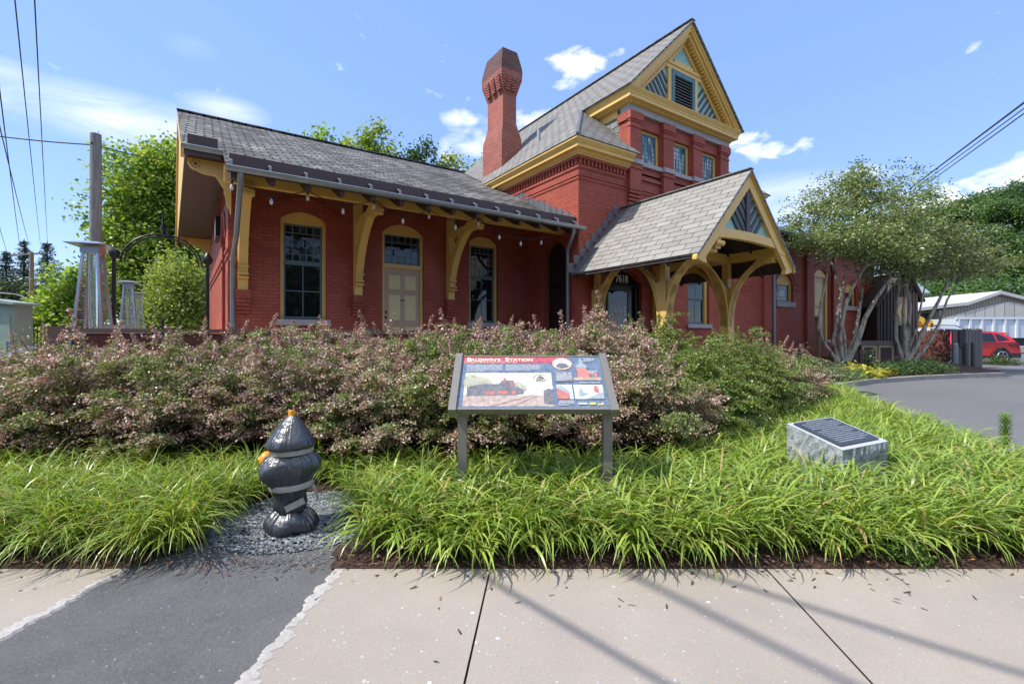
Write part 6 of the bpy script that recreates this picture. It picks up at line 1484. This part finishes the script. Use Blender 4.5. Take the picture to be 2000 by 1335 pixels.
# ------------------------------------------------------------------ left background
def vbox(px0, px1, Y, depth, ztop, zbot=0): a = at(px0, 655, Y); b_ = at(px1, 655, Y); return (a.x, b_.x, Y, Y+depth, zbot, ztop)
p = at(22, 690, 8.6); cab_ = empty('utility_cabinet', (p.x, p.y, 0), 0, 'pale green metal utility cabinet with overhanging lid at the left edge', 'utility cabinet')
cabm = paint('pale_green_metal', (.25, .33, .28), .5, .08); X0, X1 = at(-60, 0, 8.6).x, at(26, 0, 8.6).x
m_ = MB(); m_.box(X0, X1, 8.6, 8.95, 0, 1.98); m_.build('body', cabm, cab_)
m_ = MB(); m_.prism([(X0-.05, 8.5, 2.04), (X1+.10, 8.5, 1.97), (X1+.10, 8.5, 2.01), (X0+.3, 8.5, 2.10), (X0-.05, 8.5, 2.10)], (0, .5, 0)); m_.build('lid', cabm, cab_)
m_ = MB(); m_.box(X0+.35, X1-.05, 8.585, 8.6, .2, 1.8); m_.build('door', cabm, cab_); m_ = MB(); m_.box(X1-.12, X1-.09, 8.56, 8.585, 1.1, 1.3); m_.build('handle', galv, cab_)
# iron fence panel and steel handrail
fe = empty('iron_fence', at(80, 700, 9.2).xy.to_3d(), 0, 'short black iron fence with hooped pickets beside the utility cabinet', 'fence')
xa, xb = at(52, 0, 9.2).x, at(108, 0, 9.2).x
for x in (xa, xb): m_ = MB(); m_.box(x-.03, x+.03, 9.17, 9.23, 0, 1.62); m_.build('post', black, fe)
m_ = MB(); m_.box(xa, xb, 9.19, 9.21, 1.12, 1.15); m_.box(xa, xb, 9.19, 9.21, .5, .53); m_.build('rail', black, fe)
for k in range(1, 8):
    x = xa+(xb-xa)*k/8; m_ = MB(); m_.tube([(x, 9.2, .4), (x, 9.2, 1.6)], .009, 6); m_.build('picket', black, fe)
hr = empty('handrail', at(30, 700, 6.4).xy.to_3d(), 0, 'pair of sloping steel handrails leading down at the left edge', 'handrail')
for dz in (0, -.16):
    m_ = MB(); q0 = at(72, 677, 6.6); q1 = at(-40, 706, 5.9); m_.tube([q0+Vector((0, 0, dz)), q1+Vector((0, 0, dz))], .018, 8); m_.build('rail', steel, hr)
for q in (at(72, 677, 6.6), at(-10, 699, 6.1)): m_ = MB(); m_.tube([(q.x, q.y, 0), q], .018, 8); m_.build('post', black, hr)
cabush = leafclump('green_bush', 'small green bush in front of the utility cabinet', 'bush', (at(8, 690, 7.6).x, 7.6, 0), .65, 1.35, 3600, .05, .03, T2, 12)
leafclump('creeper_plant', 'low bright green leaves behind the iron fence', 'plant', (at(95, 690, 10.5).x, 10.5, 0), 1.0, 1.55, 2600, .12, .09, T2, 13)
# poles
up_ = empty('utility_pole', (at(187, 655, 15).x, 15, 0), 0, 'tall grey weathered wooden pole behind the patio heater', 'pole'); q = at(187, 262, 15)
m_ = MB(); m_.tube([(q.x, 15, 0), (q.x, 15, q.z)], [.175, .145], 14); m_.build('shaft', polewood, up_); m_ = MB(); m_.tube([(q.x, 14.86, q.z-.35), (q.x, 14.80, q.z-.33)], .03, 8); m_.build('eye_bolt', black, up_)
fp = empty('utility_pole', (at(62, 655, 42).x, 42, 0), 0, 'orange brown utility pole with crossarm and street lamp arm in the distance', 'pole'); q = at(62, 492, 42)
m_ = MB(); m_.tube([(q.x, 42, 0), (q.x, 42, q.z)], [.19, .14], 10); m_.build('shaft', polewood2, fp)
for dz, w in ((.1, 1.9), (1.5, 0)):
    if w: m_ = MB(); m_.bar((q.x-w, 42, q.z-dz-.2), (q.x+w*.7, 42, q.z-dz), .12, .14); m_.build('crossarm', polewood, fp)
m_ = MB(); m_.tube([(q.x, 42, 4.6), (q.x-1, 41.6, 5.1), (q.x-2.2, 41.2, 5.2)], .05, 6); m_.build('lamp_arm', galv, fp); m_ = MB(); m_.box(q.x-2.9, q.x-2.15, 41.1, 41.4, 5.12, 5.24); m_.build('lamp_head', galv, fp)
for dx in (-1.6, -.8, .9): m_ = MB(); m_.lathe([(.05, 0), (.07, .1), (.04, .2)], (q.x+dx, 42, q.z-.18+dx*.04), 8); m_.build('insulator', galv, fp)
# overhead cables
cabm_ = paint('cable_jacket', (.02, .02, .022), .6, .1)
def cable(label, a, b_, r, sag=.25, n=24):
    m_ = MB(); a = Vector(a); b_ = Vector(b_); pts = []
    for i in range(n+1):
        k = i/n; p = a.lerp(b_, k); p.z -= 4*sag*k*(1-k); pts.append(p)
    o = m_.build('overhead_cable', cabm_, None, tuple(a)); m_ = None
    bpy.data.objects.remove(o)
    m_ = MB(); m_.tube(pts, r, 6); o = m_.build('overhead_cable', cabm_, None, tuple(a)); return tag(o, label, 'cable', 'overhead cables')
Q = at(62, 500, 42)
cable('long overhead cable, rightmost of those fanning down to the far pole', at(66, -30, 8), at(93, 478, 42), .011, .1)
cable('long overhead cable, second from the right of those fanning down to the far pole', at(26, -30, 8), at(79, 478, 42), .011, .1)
cable('overhead cable entering at the left edge halfway up and dropping past the spruces', at(-4, 150, 11), at(40, 490, 42), .014, .1)
cable('overhead cable at the left edge, the steeper outer one beside the spruces', at(-12, 200, 11), at(56, 475, 42), .014, .1)
cable('lowest overhead cable meeting the spruces at the left edge', at(-30, 330, 14), at(14, 495, 42), .014, .1)
cable('service cable from the left edge to the grey weathered pole', at(-60, 258, 15), at(187, 283, 15), .022, .05)
cable('service cable from the grey weathered pole into the yellow green tree', at(187, 283, 15), at(330, 312, 24), .02, .1)
cable('thick upper overhead cable above the multi stemmed tree', at(2030, 178, 15), at(1775, 370, 30), .034, .0)
cable('thin overhead cable between the two at the right edge', at(2030, 190, 15), at(1782, 372, 30), .018, .0)
cable('lower overhead cable above the multi stemmed tree', at(2030, 200, 15), at(1790, 374, 30), .022, .0)
# street cables passing over the viewer: they throw the soft bands on the sidewalk
sunv = -LD
for k, (a, b_, hgt, r) in enumerate((((-.316, 2.857), (.618, 1.861), 5.2, .021), ((1.18, 2.68), (2.12, 1.915), 6.6, .024), ((.84, 2.53), (1.349, 1.876), 7.2, .026))):
    pa_ = Vector((*a, 0))+sunv*(hgt/sunv.z); pb2_ = Vector((*b_, 0))+sunv*(hgt/sunv.z); d_ = (pb2_-pa_).normalized()
    cable(['street cable over the sidewalk, lowest of three', 'street cable over the sidewalk, middle of three', 'thick street cable over the sidewalk, highest of three'][k], pa_-d_*5, pa_+d_*22, r, 0)

# ------------------------------------------------------------------ right: planting bed, shed, fence, yard
def bed_z(x, y):
    c = lerp_tab([(8.9, 12.6), (10.7, 13.8), (13.3, 15.0), (17.2, 16.2)], x); return max(.04, min(.5, .06+.11*(y-c)))
def in_bed(x, y):
    c = lerp_tab([(8.0, 11.0), (8.9, 12.6), (10.7, 13.8), (13.3, 15.0), (17.2, 16.2)], x); D = -x*.553+y*.833; return y > c+.05 and D < 9.5 and x < 17.5
sheet('planting_bed', 7.2, 18, 11, 22, 72, 72, bed_z, mulch, in_bed)
kb_ = MB(); kp = [(8.2, 11.2), (8.9, 12.6), (10.7, 13.8), (13.3, 15.0), (15.4, 15.7), (17.2, 16.2)]
kb_.sweep(kp, [(-.09, -.05), (.07, -.05), (.06, .10), (-.07, .11)]); struct('kerb', kb_, groundmat('kerb_stone', (.22, .21, .20), (.33, .32, .30), 8, bmp=.8, dist=.02))
jun = leafmat('juniper_leaf', [(0, (.07, .12, .05)), (.6, (.16, .24, .10)), (1, (.30, .36, .17))], .5, .2); hos = leafmat('hosta_leaf', [(0, (.20, .26, .03)), (.6, (.40, .40, .05)), (1, (.55, .52, .11))], .4, .3, tcol=(1.2, 1.1, .4)); fern = leafmat('fern_leaf', [(0, (.03, .07, .025)), (.6, (.07, .14, .04)), (1, (.14, .2, .06))], .5, .25)
zb = lambda x, y: bed_z(x, y)-.02
for (px, Y, rad, h, n, L, W, mt, nm, lab) in ((1622, 13.6, .75, .55, 4200, .06, .022, jun, 'juniper_shrub', 'grey green spreading shrub at the front of the right planting bed'),
        (1690, 14.5, .55, .34, 210, .20, .12, hos, 'hosta_plant', 'bright yellow broad leaved plants beside the grey green shrub'), (1718, 14.9, .42, .30, 150, .20, .12, hos, 'hosta_plant', 'yellow broad leaved plants nearest the wooden gates'),
        (1665, 14.9, .4, .35, 130, .18, .11, hos, 'hosta_plant', 'yellow broad leaved plants at the foot of the larger multi stemmed tree'),
        (1765, 15.8, .65, .42, 2400, .11, .03, fern, 'fern_plant', 'dark green ferny plants below the smaller multi stemmed tree'), (1810, 16.1, .75, .5, 2600, .11, .03, fern, 'fern_plant', 'dark green ferny plants before the brown plank fence'),
        (1735, 15.5, .5, .35, 1500, .10, .03, fern, 'fern_plant', 'dark green ferny plants between the yellow leaves and the gates'), (1697, 16.4, .22, .75, 260, .10, .06, jun, 'sapling', 'thin pale green sapling before the wooden gates'),
        (1660, 14.0, .5, .28, 1200, .07, .02, fern, 'fern_plant', 'low green plants along the kerb under the yellow leaves')):
    p = at(px, 655, Y); leafclump(nm, lab, 'plant', (p.x, p.y, zb(p.x, p.y)), rad, h, n, L, W, mt, int(px), 'plants of the right bed')
p = at(1550, 700, 10.6); leafclump('green_bush', 'small light green bush between the hedge end and the right wing', 'bush', (p.x, p.y, 0), .7, 1.15, 3400, .05, .03, jun, 77)
p = at(1490, 700, 10.0); leafclump('green_bush', 'light green bush at the foot of the downspout', 'bush', (p.x, p.y, 0), .6, 1.25, 3000, .05, .03, barb_green, 78)
p = at(1955, 705, 22.6); leafclump('green_bush', 'low green plants beside the red car wheel', 'bush', (p.x, p.y, 0), .85, .4, 1500, .09, .04, T5, 79)
# tall seed grasses by the road
blades('seed_grass', 'few taller grass stalks standing at the road edge of the daylilies', [(road_x(9.5)-.3+.02*k, 9.3+.08*k, .02) for k in range(6)], 7, (.7, 1.0), (.01, .016), liliopsida, 18)
# wooden post with lamp
wp = bempty('wooden_post', 20.3, 8.6, 0, 'brown wooden post with metal bracket before the right wing', 'post')
m_ = MB(); m_.box(20.22, 20.38, 8.52, 8.68, .2, 2.1); m_.build('shaft', paint('light_wood_post', (.26, .16, .08), .7, .2), wp); m_ = MB(); m_.box(20.12, 20.40, 8.5, 8.66, 2.1, 2.18); m_.bar((20.16, 8.5, 2.1), (20.22, 8.5, 1.3), .03, .03); m_.build('bracket', galv, wp)
# terracotta pots on the plinth
terr = paint('terracotta', (.45, .15, .07), .7, .1)
for px, lab in ((1655, 'terracotta pot on the ledge, left of the pair'), (1682, 'terracotta pot on the ledge by the wooden gates')):
    p = at(px, 672, 18.4); o = empty('flower_pot', (p.x, p.y, .85), 0, lab, 'flower pot', org=(0, 0, 0)); m_ = MB(); m_.lathe([(.10, 0), (.15, .24), (.15, .25)], (0, 0, 0), 16); m_.build('pot', terr, o); m_ = MB(); m_.lathe([(.17, .25), (.175, .34), (.155, .34), (.15, .30)], (0, 0, 0), 16); m_.build('rim', terr, o)
    m_ = MB(); m_.box(-.25, .25, -.25, .25, -.9, -.005); m_.build('ledge', paint('ledge_brown', (.10, .05, .04), .7), o)
# low double gate
lg = empty('bin_store', (at(1714, 700, 18.2).x, 18.2, 0), 0, 'low wooden bin store with cross braced pale framed doors', 'bin store'); wdk = plankmat('dark_weathered_planks', [(.07, .05, .045), (.10, .07, .06), (.085, .06, .055)], .12); pale = paint('pale_wood_frame', (.42, .32, .18), .7, .12)
xa, xb = at(1683, 0, 18.2).x, at(1745, 0, 18.2).x; xm = (xa+xb)/2; z0, z1 = .15, 1.02
m_ = MB(); m_.box(xa, xb, 18.22, 18.9, z0, z1); m_.build('planking', wdk, lg); m_ = MB(); m_.box(xa-.05, xb+.05, 18.15, 18.95, z1, z1+.17); m_.build('lid', paint('grey_brown_lid', (.15, .12, .11), .7), lg)
for x0, x1 in ((xa, xm-.02), (xm+.02, xb)):
    m_ = MB(); m_.box(x0, x0+.08, 18.18, 18.22, z0, z1); m_.box(x1-.08, x1, 18.18, 18.22, z0, z1); m_.box(x0+.08, x1-.08, 18.18, 18.22, z1-.09, z1)
    if x0 == xa: m_.bar((x0+.1, 18.2, z0+.1), (x1-.1, 18.2, z1-.1), .07, .035, up=(0, 1, 0))
    m_.build('door_frame', pale, lg)
# board and batten shed
sdm = plankmat('dark_board_and_batten', [(.075, .058, .058), (.10, .08, .078), (.085, .066, .066)], .2, .05); sh_ = empty('garden_shed', (at(1750, 700, 22).x, 22, 0), 0, 'dark brown board and batten shed with steep gable beyond the brick wing', 'shed')
YS = 21.5; G = lambda px, py: at(px, py, YS)
prof = [G(1712, 700), G(1712, 592), G(1752, 541), G(1776, 540), G(1792, 575), G(1792, 700)]; prof[0].z = 0; prof[-1].z = 0
m_ = MB(); m_.prism(prof, (0, 3.5, 0)); m_.build('wall', sdm, sh_)
m_ = MB()
for k in range(13):
    x = prof[0].x+.06+k*(prof[-1].x-prof[0].x-.1)/12; zt = lerp_tab([(p.x, p.z) for p in prof[1:5]], x); m_.box(x-.03, x+.03, YS-.035, YS, 1.15, zt-.04)
m_.build('battens', paint('dark_batten', (.085, .066, .066), .7), sh_)
m_ = MB(); a_, b_ = G(1706, 602), G(1754, 538); m_.bar(a_+Vector((0, 1.6, 0)), b_+Vector((0, 1.6, 0)), 3.9, .07, up=(0, 1, 0)) if False else m_.prism([a_+Vector((0, -.2, 0)), b_+Vector((0, -.2, 0)), b_+Vector((0, -.2, .1)), a_+Vector((0, -.2, .1))], (0, 3.9, 0))
a_, b_ = G(1774, 537), G(1800, 590); m_.prism([a_+Vector((0, -.2, 0)), b_+Vector((0, -.2, 0)), b_+Vector((0, -.2, .1)), a_+Vector((0, -.2, .1))], (0, 3.9, 0)); a_, b_ = G(1752, 537), G(1776, 536); m_.prism([a_+Vector((0, -.2, 0)), b_+Vector((0, -.2, 0)), b_+Vector((0, -.2, .1)), a_+Vector((0, -.2, .1))], (0, 3.9, 0))
m_.build('roof', paint('shed_roof', (.06, .05, .05), .7), sh_)
m_ = MB(); a_, b_ = G(1753, 635), G(1770, 580); m_.box(a_.x, b_.x, YS-.045, YS-.002, a_.z, b_.z); m_.build('window', pale, sh_)
cn = empty('lean_to_canopy', (at(1700, 600, 24).x, 24, 0), 0, 'grey blue lean to roof between the brick wing and the dark shed', 'canopy')
m_ = MB(); q0, q1 = at(1690, 585, 23.6), at(1742, 520, 26); m_.prism([q0, Vector((q1.x, q0.y, q0.z+.3)), Vector((q1.x, q1.y, q1.z)), Vector((q0.x, q1.y, q1.z-.3))], (0, 0, .08)); m_.build('roof', paint('blue_grey_metal', (.22, .28, .31), .5, .1), cn)
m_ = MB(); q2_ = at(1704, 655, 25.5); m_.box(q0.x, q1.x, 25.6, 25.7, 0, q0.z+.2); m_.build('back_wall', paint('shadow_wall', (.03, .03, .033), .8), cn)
# plank fence with enclosure
def fence(label, pxs, Y0, Y1, pyt, mat, nm, n, seed, ragged=.06):
    a_, b_ = at(pxs[0], 655, Y0), at(pxs[1], 655, Y1); o = empty('plank_fence', (a_.x, a_.y, 0), 0, label, 'fence'); r = random.Random(seed); m_ = MB(); d_ = (b_-a_)/n; d_.z = 0; w = d_.length
    zt = at(pxs[0], pyt, Y0).z
    for k in range(n):
        c0 = a_+d_*(k+.04); c1 = a_+d_*(k+.94); h_ = zt+r.uniform(-ragged, ragged); off = Vector((-d_.y, d_.x, 0)).normalized()*(.03+r.uniform(-.012, .012)); lean = r.uniform(-.02, .02)
        P = [Vector((c0.x, c0.y, -.05)), Vector((c1.x, c1.y, -.05)), Vector((c1.x+lean, c1.y, h_-.04)), Vector(((c0.x+c1.x)/2+lean, (c0.y+c1.y)/2, h_)), Vector((c0.x+lean, c0.y, h_-.05))]; m_.prism(P, off)
    m_.build('planks', mat, o)
    for k in (0, n//2, n-1):
        c0 = a_+d_*(k+.5)+Vector((0, .12, 0)); pm_ = MB(); pm_.box(c0.x-.05, c0.x+.05, c0.y-.05, c0.y+.05, -.05, zt-.1); pm_.build('post', wdk, o)
rust = plankmat('red_brown_planks', [(.17, .065, .045), (.13, .05, .038), (.21, .085, .06)], .4, .001); grb = plankmat('grey_brown_planks', [(.15, .12, .11), (.12, .095, .09), (.17, .14, .125)], .3, .001)
fence('reddish brown plank fence with uneven tops behind the leaning tree', (1795, 1856), 20.6, 19.6, 642, rust, 'x', 11, 1)
fence('grey brown plank fence forming the far side of the enclosure', (1883, 1919), 19.4, 20.6, 641, grb, 'x', 16, 2, .02)
en = empty('enclosure_panel', (at(1868, 700, 19.5).x, 19.5, 0), 0, 'flat grey brown enclosure panel with a dark vent opening', 'panel'); a_, b_ = at(1857, 643, 19.55), at(1883, 643, 19.42)
m_ = MB(); m_.box(a_.x, b_.x, 19.45, 19.52, -.05, a_.z); m_.build('board', paint('enclosure_brown', (.15, .115, .105), .7, .08), en); m_ = MB(); m_.box(at(1874, 0, 19.4).x, at(1885, 0, 19.4).x, 19.40, 19.44, at(0, 677, 19.4).z, at(0, 644, 19.4).z); m_.build('vent', black, en)
for px, w, yt, mt, lab in ((1866, .09, 672, paint('pale_grey_bollard', (.36, .40, .41), .5, .15), 'pale grey steel bollard in front of the enclosure panel'), (1887, .08, 671, paint('dark_bollard', (.10, .10, .10), .6, .2), 'dark weathered bollard at the enclosure corner'), (1901, .075, 670, MATS['dark_bollard'], 'dark bollard before the grey brown planks')):
    p = at(px, 655, 18.9 if px != 1887 else 18.6); o = empty('bollard', (p.x, p.y, -.03), 0, lab, 'bollard', 'bollards by the enclosure'); zt = at(px, yt, p.y).z; m_ = MB(); m_.tube([(p.x, p.y, -.03), (p.x, p.y, zt)], w, 12); m_.build('shaft', mt, o); m_ = MB(); m_.lathe([(w, 0), (w*.8, .04), (w*.2, .06)], (p.x, p.y, zt), 12); m_.build('cap', mt, o)
# cars
def wheel(mb_t, mb_r, c, r_=.36, w=.22):
    mb_t.tube([Vector(c)+Vector((0, -w/2, 0)), Vector(c)+Vector((0, w/2, 0))], r_, 28)
    mb_r.lathe([(.0, .0), (r_*.68, .0), (r_*.68, .012)], (0, 0, 0), 28) if False else None
tyre = paint('tyre_rubber', (.018, .018, .019), .8, .1); rim = paint('alloy_rim', (.50, .51, .53), .3, .05, metallic=.8); redpaint = paint('red_car_paint', (.62, .012, .02), .18, .03, bmp=0, spec=.7); silverp = paint('silver_car_paint', (.55, .57, .60), .22, .03, bmp=0, metallic=.3); clad = paint('black_cladding', (.022, .022, .024), .6, .1)
carglass = glassmat('car_glass', (.012, .016, .02), .04)
def car(name, label, x_rear, Y, zg, mat, cat='car', sc=1.0):
    """side-on car, front to the left (-x), tail at x_rear"""
    o = empty(name, (x_rear-2.25, Y+.9, zg), 0, label, cat, org=(0, 0, 0)); Wd = .92
    low = [(-2.25, .30), (-2.28, .62), (-2.15, .86), (-1.2, 1.02), (.0, 1.06), (1.35, 1.10), (2.05, 1.08), (2.22, .95), (2.28, .62), (2.20, .34)]
    m_ = MB()
    def loft(prof, ws):
        n = len(prof); vs_ = []
        for (yy, ins) in ws: vs_ += [(x*(1-ins*.02), yy, z-ins*.02) for x, z in prof]
        k = len(ws); m_.add(vs_, [(i*n+j, i*n+(j+1) % n, (i+1)*n+(j+1) % n, (i+1)*n+j) for i in range(k-1) for j in range(n)], True); m_.add(vs_[:n], [tuple(range(n))]); m_.add(vs_[-n:], [tuple(range(n))[::-1]])
    loft(low, [(-Wd+.06, 1.5), (-Wd, .3), (-Wd+.02, 0), (Wd-.02, 0), (Wd, .3), (Wd-.06, 1.5)])
    body = m_.build('body', mat, o)
    m_ = MB(); roof = [(-1.15, 1.03), (-.35, 1.58), (.3, 1.66), (1.2, 1.63), (1.85, 1.42), (2.12, 1.10)]
    n = len(roof); vs_ = [(x, -Wd+.04+.30*max(0, (z-1.03)), z) for x, z in roof]+[(x, Wd-.04-.30*max(0, (z-1.03)), z) for x, z in roof]; m_.add(vs_, [tuple(range(n)), tuple(range(n, 2*n))[::-1]]+[(i, i+1, n+i+1, n+i) for i in range(n-1)]); m_.build('cabin', mat, o)
    win = [[(-.85, 1.08), (-.28, 1.50), (.28, 1.56), (.32, 1.10)], [(.42, 1.10), (.38, 1.56), (1.02, 1.54), (1.12, 1.12)], [(1.22, 1.14), (1.14, 1.52), (1.42, 1.46), (1.78, 1.22)]]
    for P in win: m_ = MB(); m_.prism([(x, -Wd+.025+.30*(z-1.03), z) for x, z in P], (0, .03, 0)); m_.build('side_window', carglass, o)
    m_ = MB(); m_.prism([(1.80, -.72, 1.45), (1.80, .72, 1.45), (2.10, .80, 1.14), (2.10, -.80, 1.14)], (.03, 0, .015)); m_.build('rear_window', carglass, o)
    m_ = MB(); m_.prism([(1.72, -.62, 1.55), (2.02, -.6, 1.50), (2.02, .6, 1.50), (1.72, .62, 1.55)], (0, 0, .04)); m_.build('spoiler', mat, o)
    for x in (-1.42, 1.32):
        m_ = MB(); m_.prism([(x+.46*math.cos(a), -Wd-.012, .37+.46*math.sin(a)) for a in [math.pi*i/16-.12+.24*i/16 for i in range(17)]]+[(x+.52, -Wd-.012, .28), (x-.52, -Wd-.012, .28)], (0, .05, 0)); m_.build('wheel_arch', clad, o)
        t1 = MB(); t1.tube([(x, -Wd-.03, .37), (x, -Wd+.22, .37)], .37, 30); wh = t1.build('wheel', tyre, o)
        r1 = MB(); cc = Vector((x, -Wd-.036, .37))
        for k in range(5):
            a = 2*math.pi*k/5+.3
            for da in (-.16, .16): r1.bar(cc+Vector((math.cos(a+da)*.05, 0, math.sin(a+da)*.05)), cc+Vector((math.cos(a+da*.9)*.26, 0, math.sin(a+da*.9)*.26)), .012, .035, up=(0, 1, 0))
        r1.tube([cc+Vector((.26*math.cos(a), 0, .26*math.sin(a))) for a in [2*math.pi*i/28 for i in range(29)]], .018, 6); r1.build('rim', rim, wh)
    m_ = MB(); m_.box(-1.0, .9, -Wd-.015, -Wd+.05, .28, .42); m_.box(1.75, 2.29, -Wd+.0, Wd, .32, .56); m_.build('sill_cladding', clad, o)
    m_ = MB(); m_.prism([(1.72, -Wd-.004, .98), (2.20, -Wd+.02, .97), (2.24, -Wd+.03, .86), (1.95, -Wd-.004, .90)], (0, .06, 0)); m_.build('tail_light', paint('tail_lens', (.10, .005, .008), .2) if 'tail_lens' not in MATS else MATS['tail_lens'], o)
    return o
pw_ = at(1956, 655, 23.2); rc = car('parked_car', 'red hatchback style car parked beyond the enclosure, rear wheel showing', pw_.x-1.32+2.25, 23.2, -.03, redpaint)
c2 = car('parked_car', 'silver car parked behind the red car, only its roof showing', pw_.x+3.2, 27.5, 0.05, silverp); c2.scale = (1.05, 1.0, 1.12)
m_ = MB(); 
for y in (-.6, .6): m_.tube([(-.3, y, 1.68), (.0, y, 1.76), (1.1, y, 1.74), (1.4, y, 1.64)], .025, 6); 
m_.build('roof_rails', clad, c2)
# warehouse
wh_ = empty('warehouse', (at(1930, 655, 52).x, 52, 0), 0, 'beige metal sided warehouse with low gable roof below the hillside', 'warehouse'); KW = 52
beige = plankmat('beige_metal_siding', [(.36, .31, .23), (.39, .335, .25), (.34, .29, .215)], .35, .06); palew = plankmat('pale_weathered_siding', [(.50, .48, .43), (.58, .555, .50), (.44, .42, .375)], 1.1, .06)
W_ = lambda px, py: at(px, py, KW)
prof = [W_(1834, 660), W_(1834, 606), W_(1884, 597), W_(1947, 576), W_(2005, 590), W_(2110, 612), W_(2110, 660)]; prof[0].z = prof[-1].z = 0
m_ = MB(); m_.prism(prof, (0, 25, 0)); m_.build('gable_wall', beige, wh_)
m_ = MB(); P = [W_(1836, 622), W_(1900, 604), W_(1965, 589), W_(2110, 618), W_(2110, 660), W_(1836, 660)]; P[-1].z = P[-2].z = 0; m_.prism([p+Vector((0, -.3, 0)) for p in P], (0, .28, 0)); m_.build('lower_wall', palew, wh_)
m_ = MB(); RP = [W_(1790, 607), W_(1884, 596), W_(1947, 574.5), W_(2006, 589), W_(2115, 611)]; m_.prism([p+Vector((0, -.5, 0)) for p in RP]+[p+Vector((0, -.5, .35)) for p in RP[::-1]], (0, 26, 0)); m_.build('roof', paint('pale_metal_roof', (.50, .49, .46), .5, .1), wh_)
m_ = MB(); m_.box(W_(1793, 0).x, W_(1833, 0).x, KW+1, KW+1.2, 0, W_(0, 610).z); m_.build('open_bay', black, wh_)
# dump trailer
dt = empty('dump_trailer', (at(1935, 655, 36).x, 36, 0), 0, 'pale silver ribbed dump trailer parked behind the cars', 'trailer'); KT = 36; xa, xb = at(1868, 0, KT).x, at(2060, 0, KT).x; z0, z1 = at(0, 652, KT).z-.3, at(0, 622, KT).z
tm = paint('pale_trailer_metal', (.55, .60, .63), .4, .08, metallic=.2); m_ = MB(); m_.box(xa, xb, KT, KT+2.4, z0, z1); m_.build('tub', tm, dt); m_ = MB()
m_.box(xa-.1, xb, KT-.1, KT+.0, z1-.05, z1+.12)
for k in range(10): x = xa+.05+k*.9; m_.box(x, x+.16, KT-.09, KT, z0, z1-.05)
m_.build('ribs', paint('trailer_rib', (.66, .69, .70), .4, .05), dt); m_ = MB(); m_.box(xa+.2, xb, KT+.3, KT+2, .6, z0-.001); m_.build('chassis', clad, dt)
for x in (xa+1.2, xa+2.3): m_ = MB(); m_.tube([(x, KT, .5), (x, KT+.4, .5)], .5, 20); m_.build('wheel', tyre, dt)
# excavator
ex = empty('excavator', (at(1818, 655, 38).x, 38, 0), 0, 'yellow excavator cab and boom behind the leaning tree', 'excavator'); KE = 38; E_ = lambda px, py: at(px, py, KE); ylw = paint('machine_yellow', (.75, .40, .02), .4, .06)
a_, b_ = E_(1815, 648), E_(1838, 628); m_ = MB(); m_.box(a_.x, b_.x, KE, KE+1.6, 1.2, b_.z+.12); m_.build('cab', ylw, ex)
for p0, p1 in ((1818, 1826), (1829, 1836)): m_ = MB(); m_.box(E_(p0, 0).x, E_(p1, 0).x, KE-.03, KE, E_(0, 645).z, E_(0, 631).z); m_.build('cab_window', carglass, ex)
m_ = MB(); pts = [(1790, 648), (1790, 622), (1800, 615), (1812, 621), (1818, 636), (1812, 638), (1806, 628), (1798, 624), (1795, 630), (1795, 648)]; m_.prism([E_(*p)+Vector((0, .3, 0)) for p in pts], (0, .6, 0)); m_.build('boom', ylw, ex)
m_ = MB(); m_.box(a_.x-.6, b_.x+.6, KE+.1, KE+2.4, .5, 1.2); m_.build('body', ylw, ex); m_ = MB(); m_.box(a_.x-.7, b_.x+.7, KE, KE+2.6, 0, .5); m_.build('tracks', clad, ex)
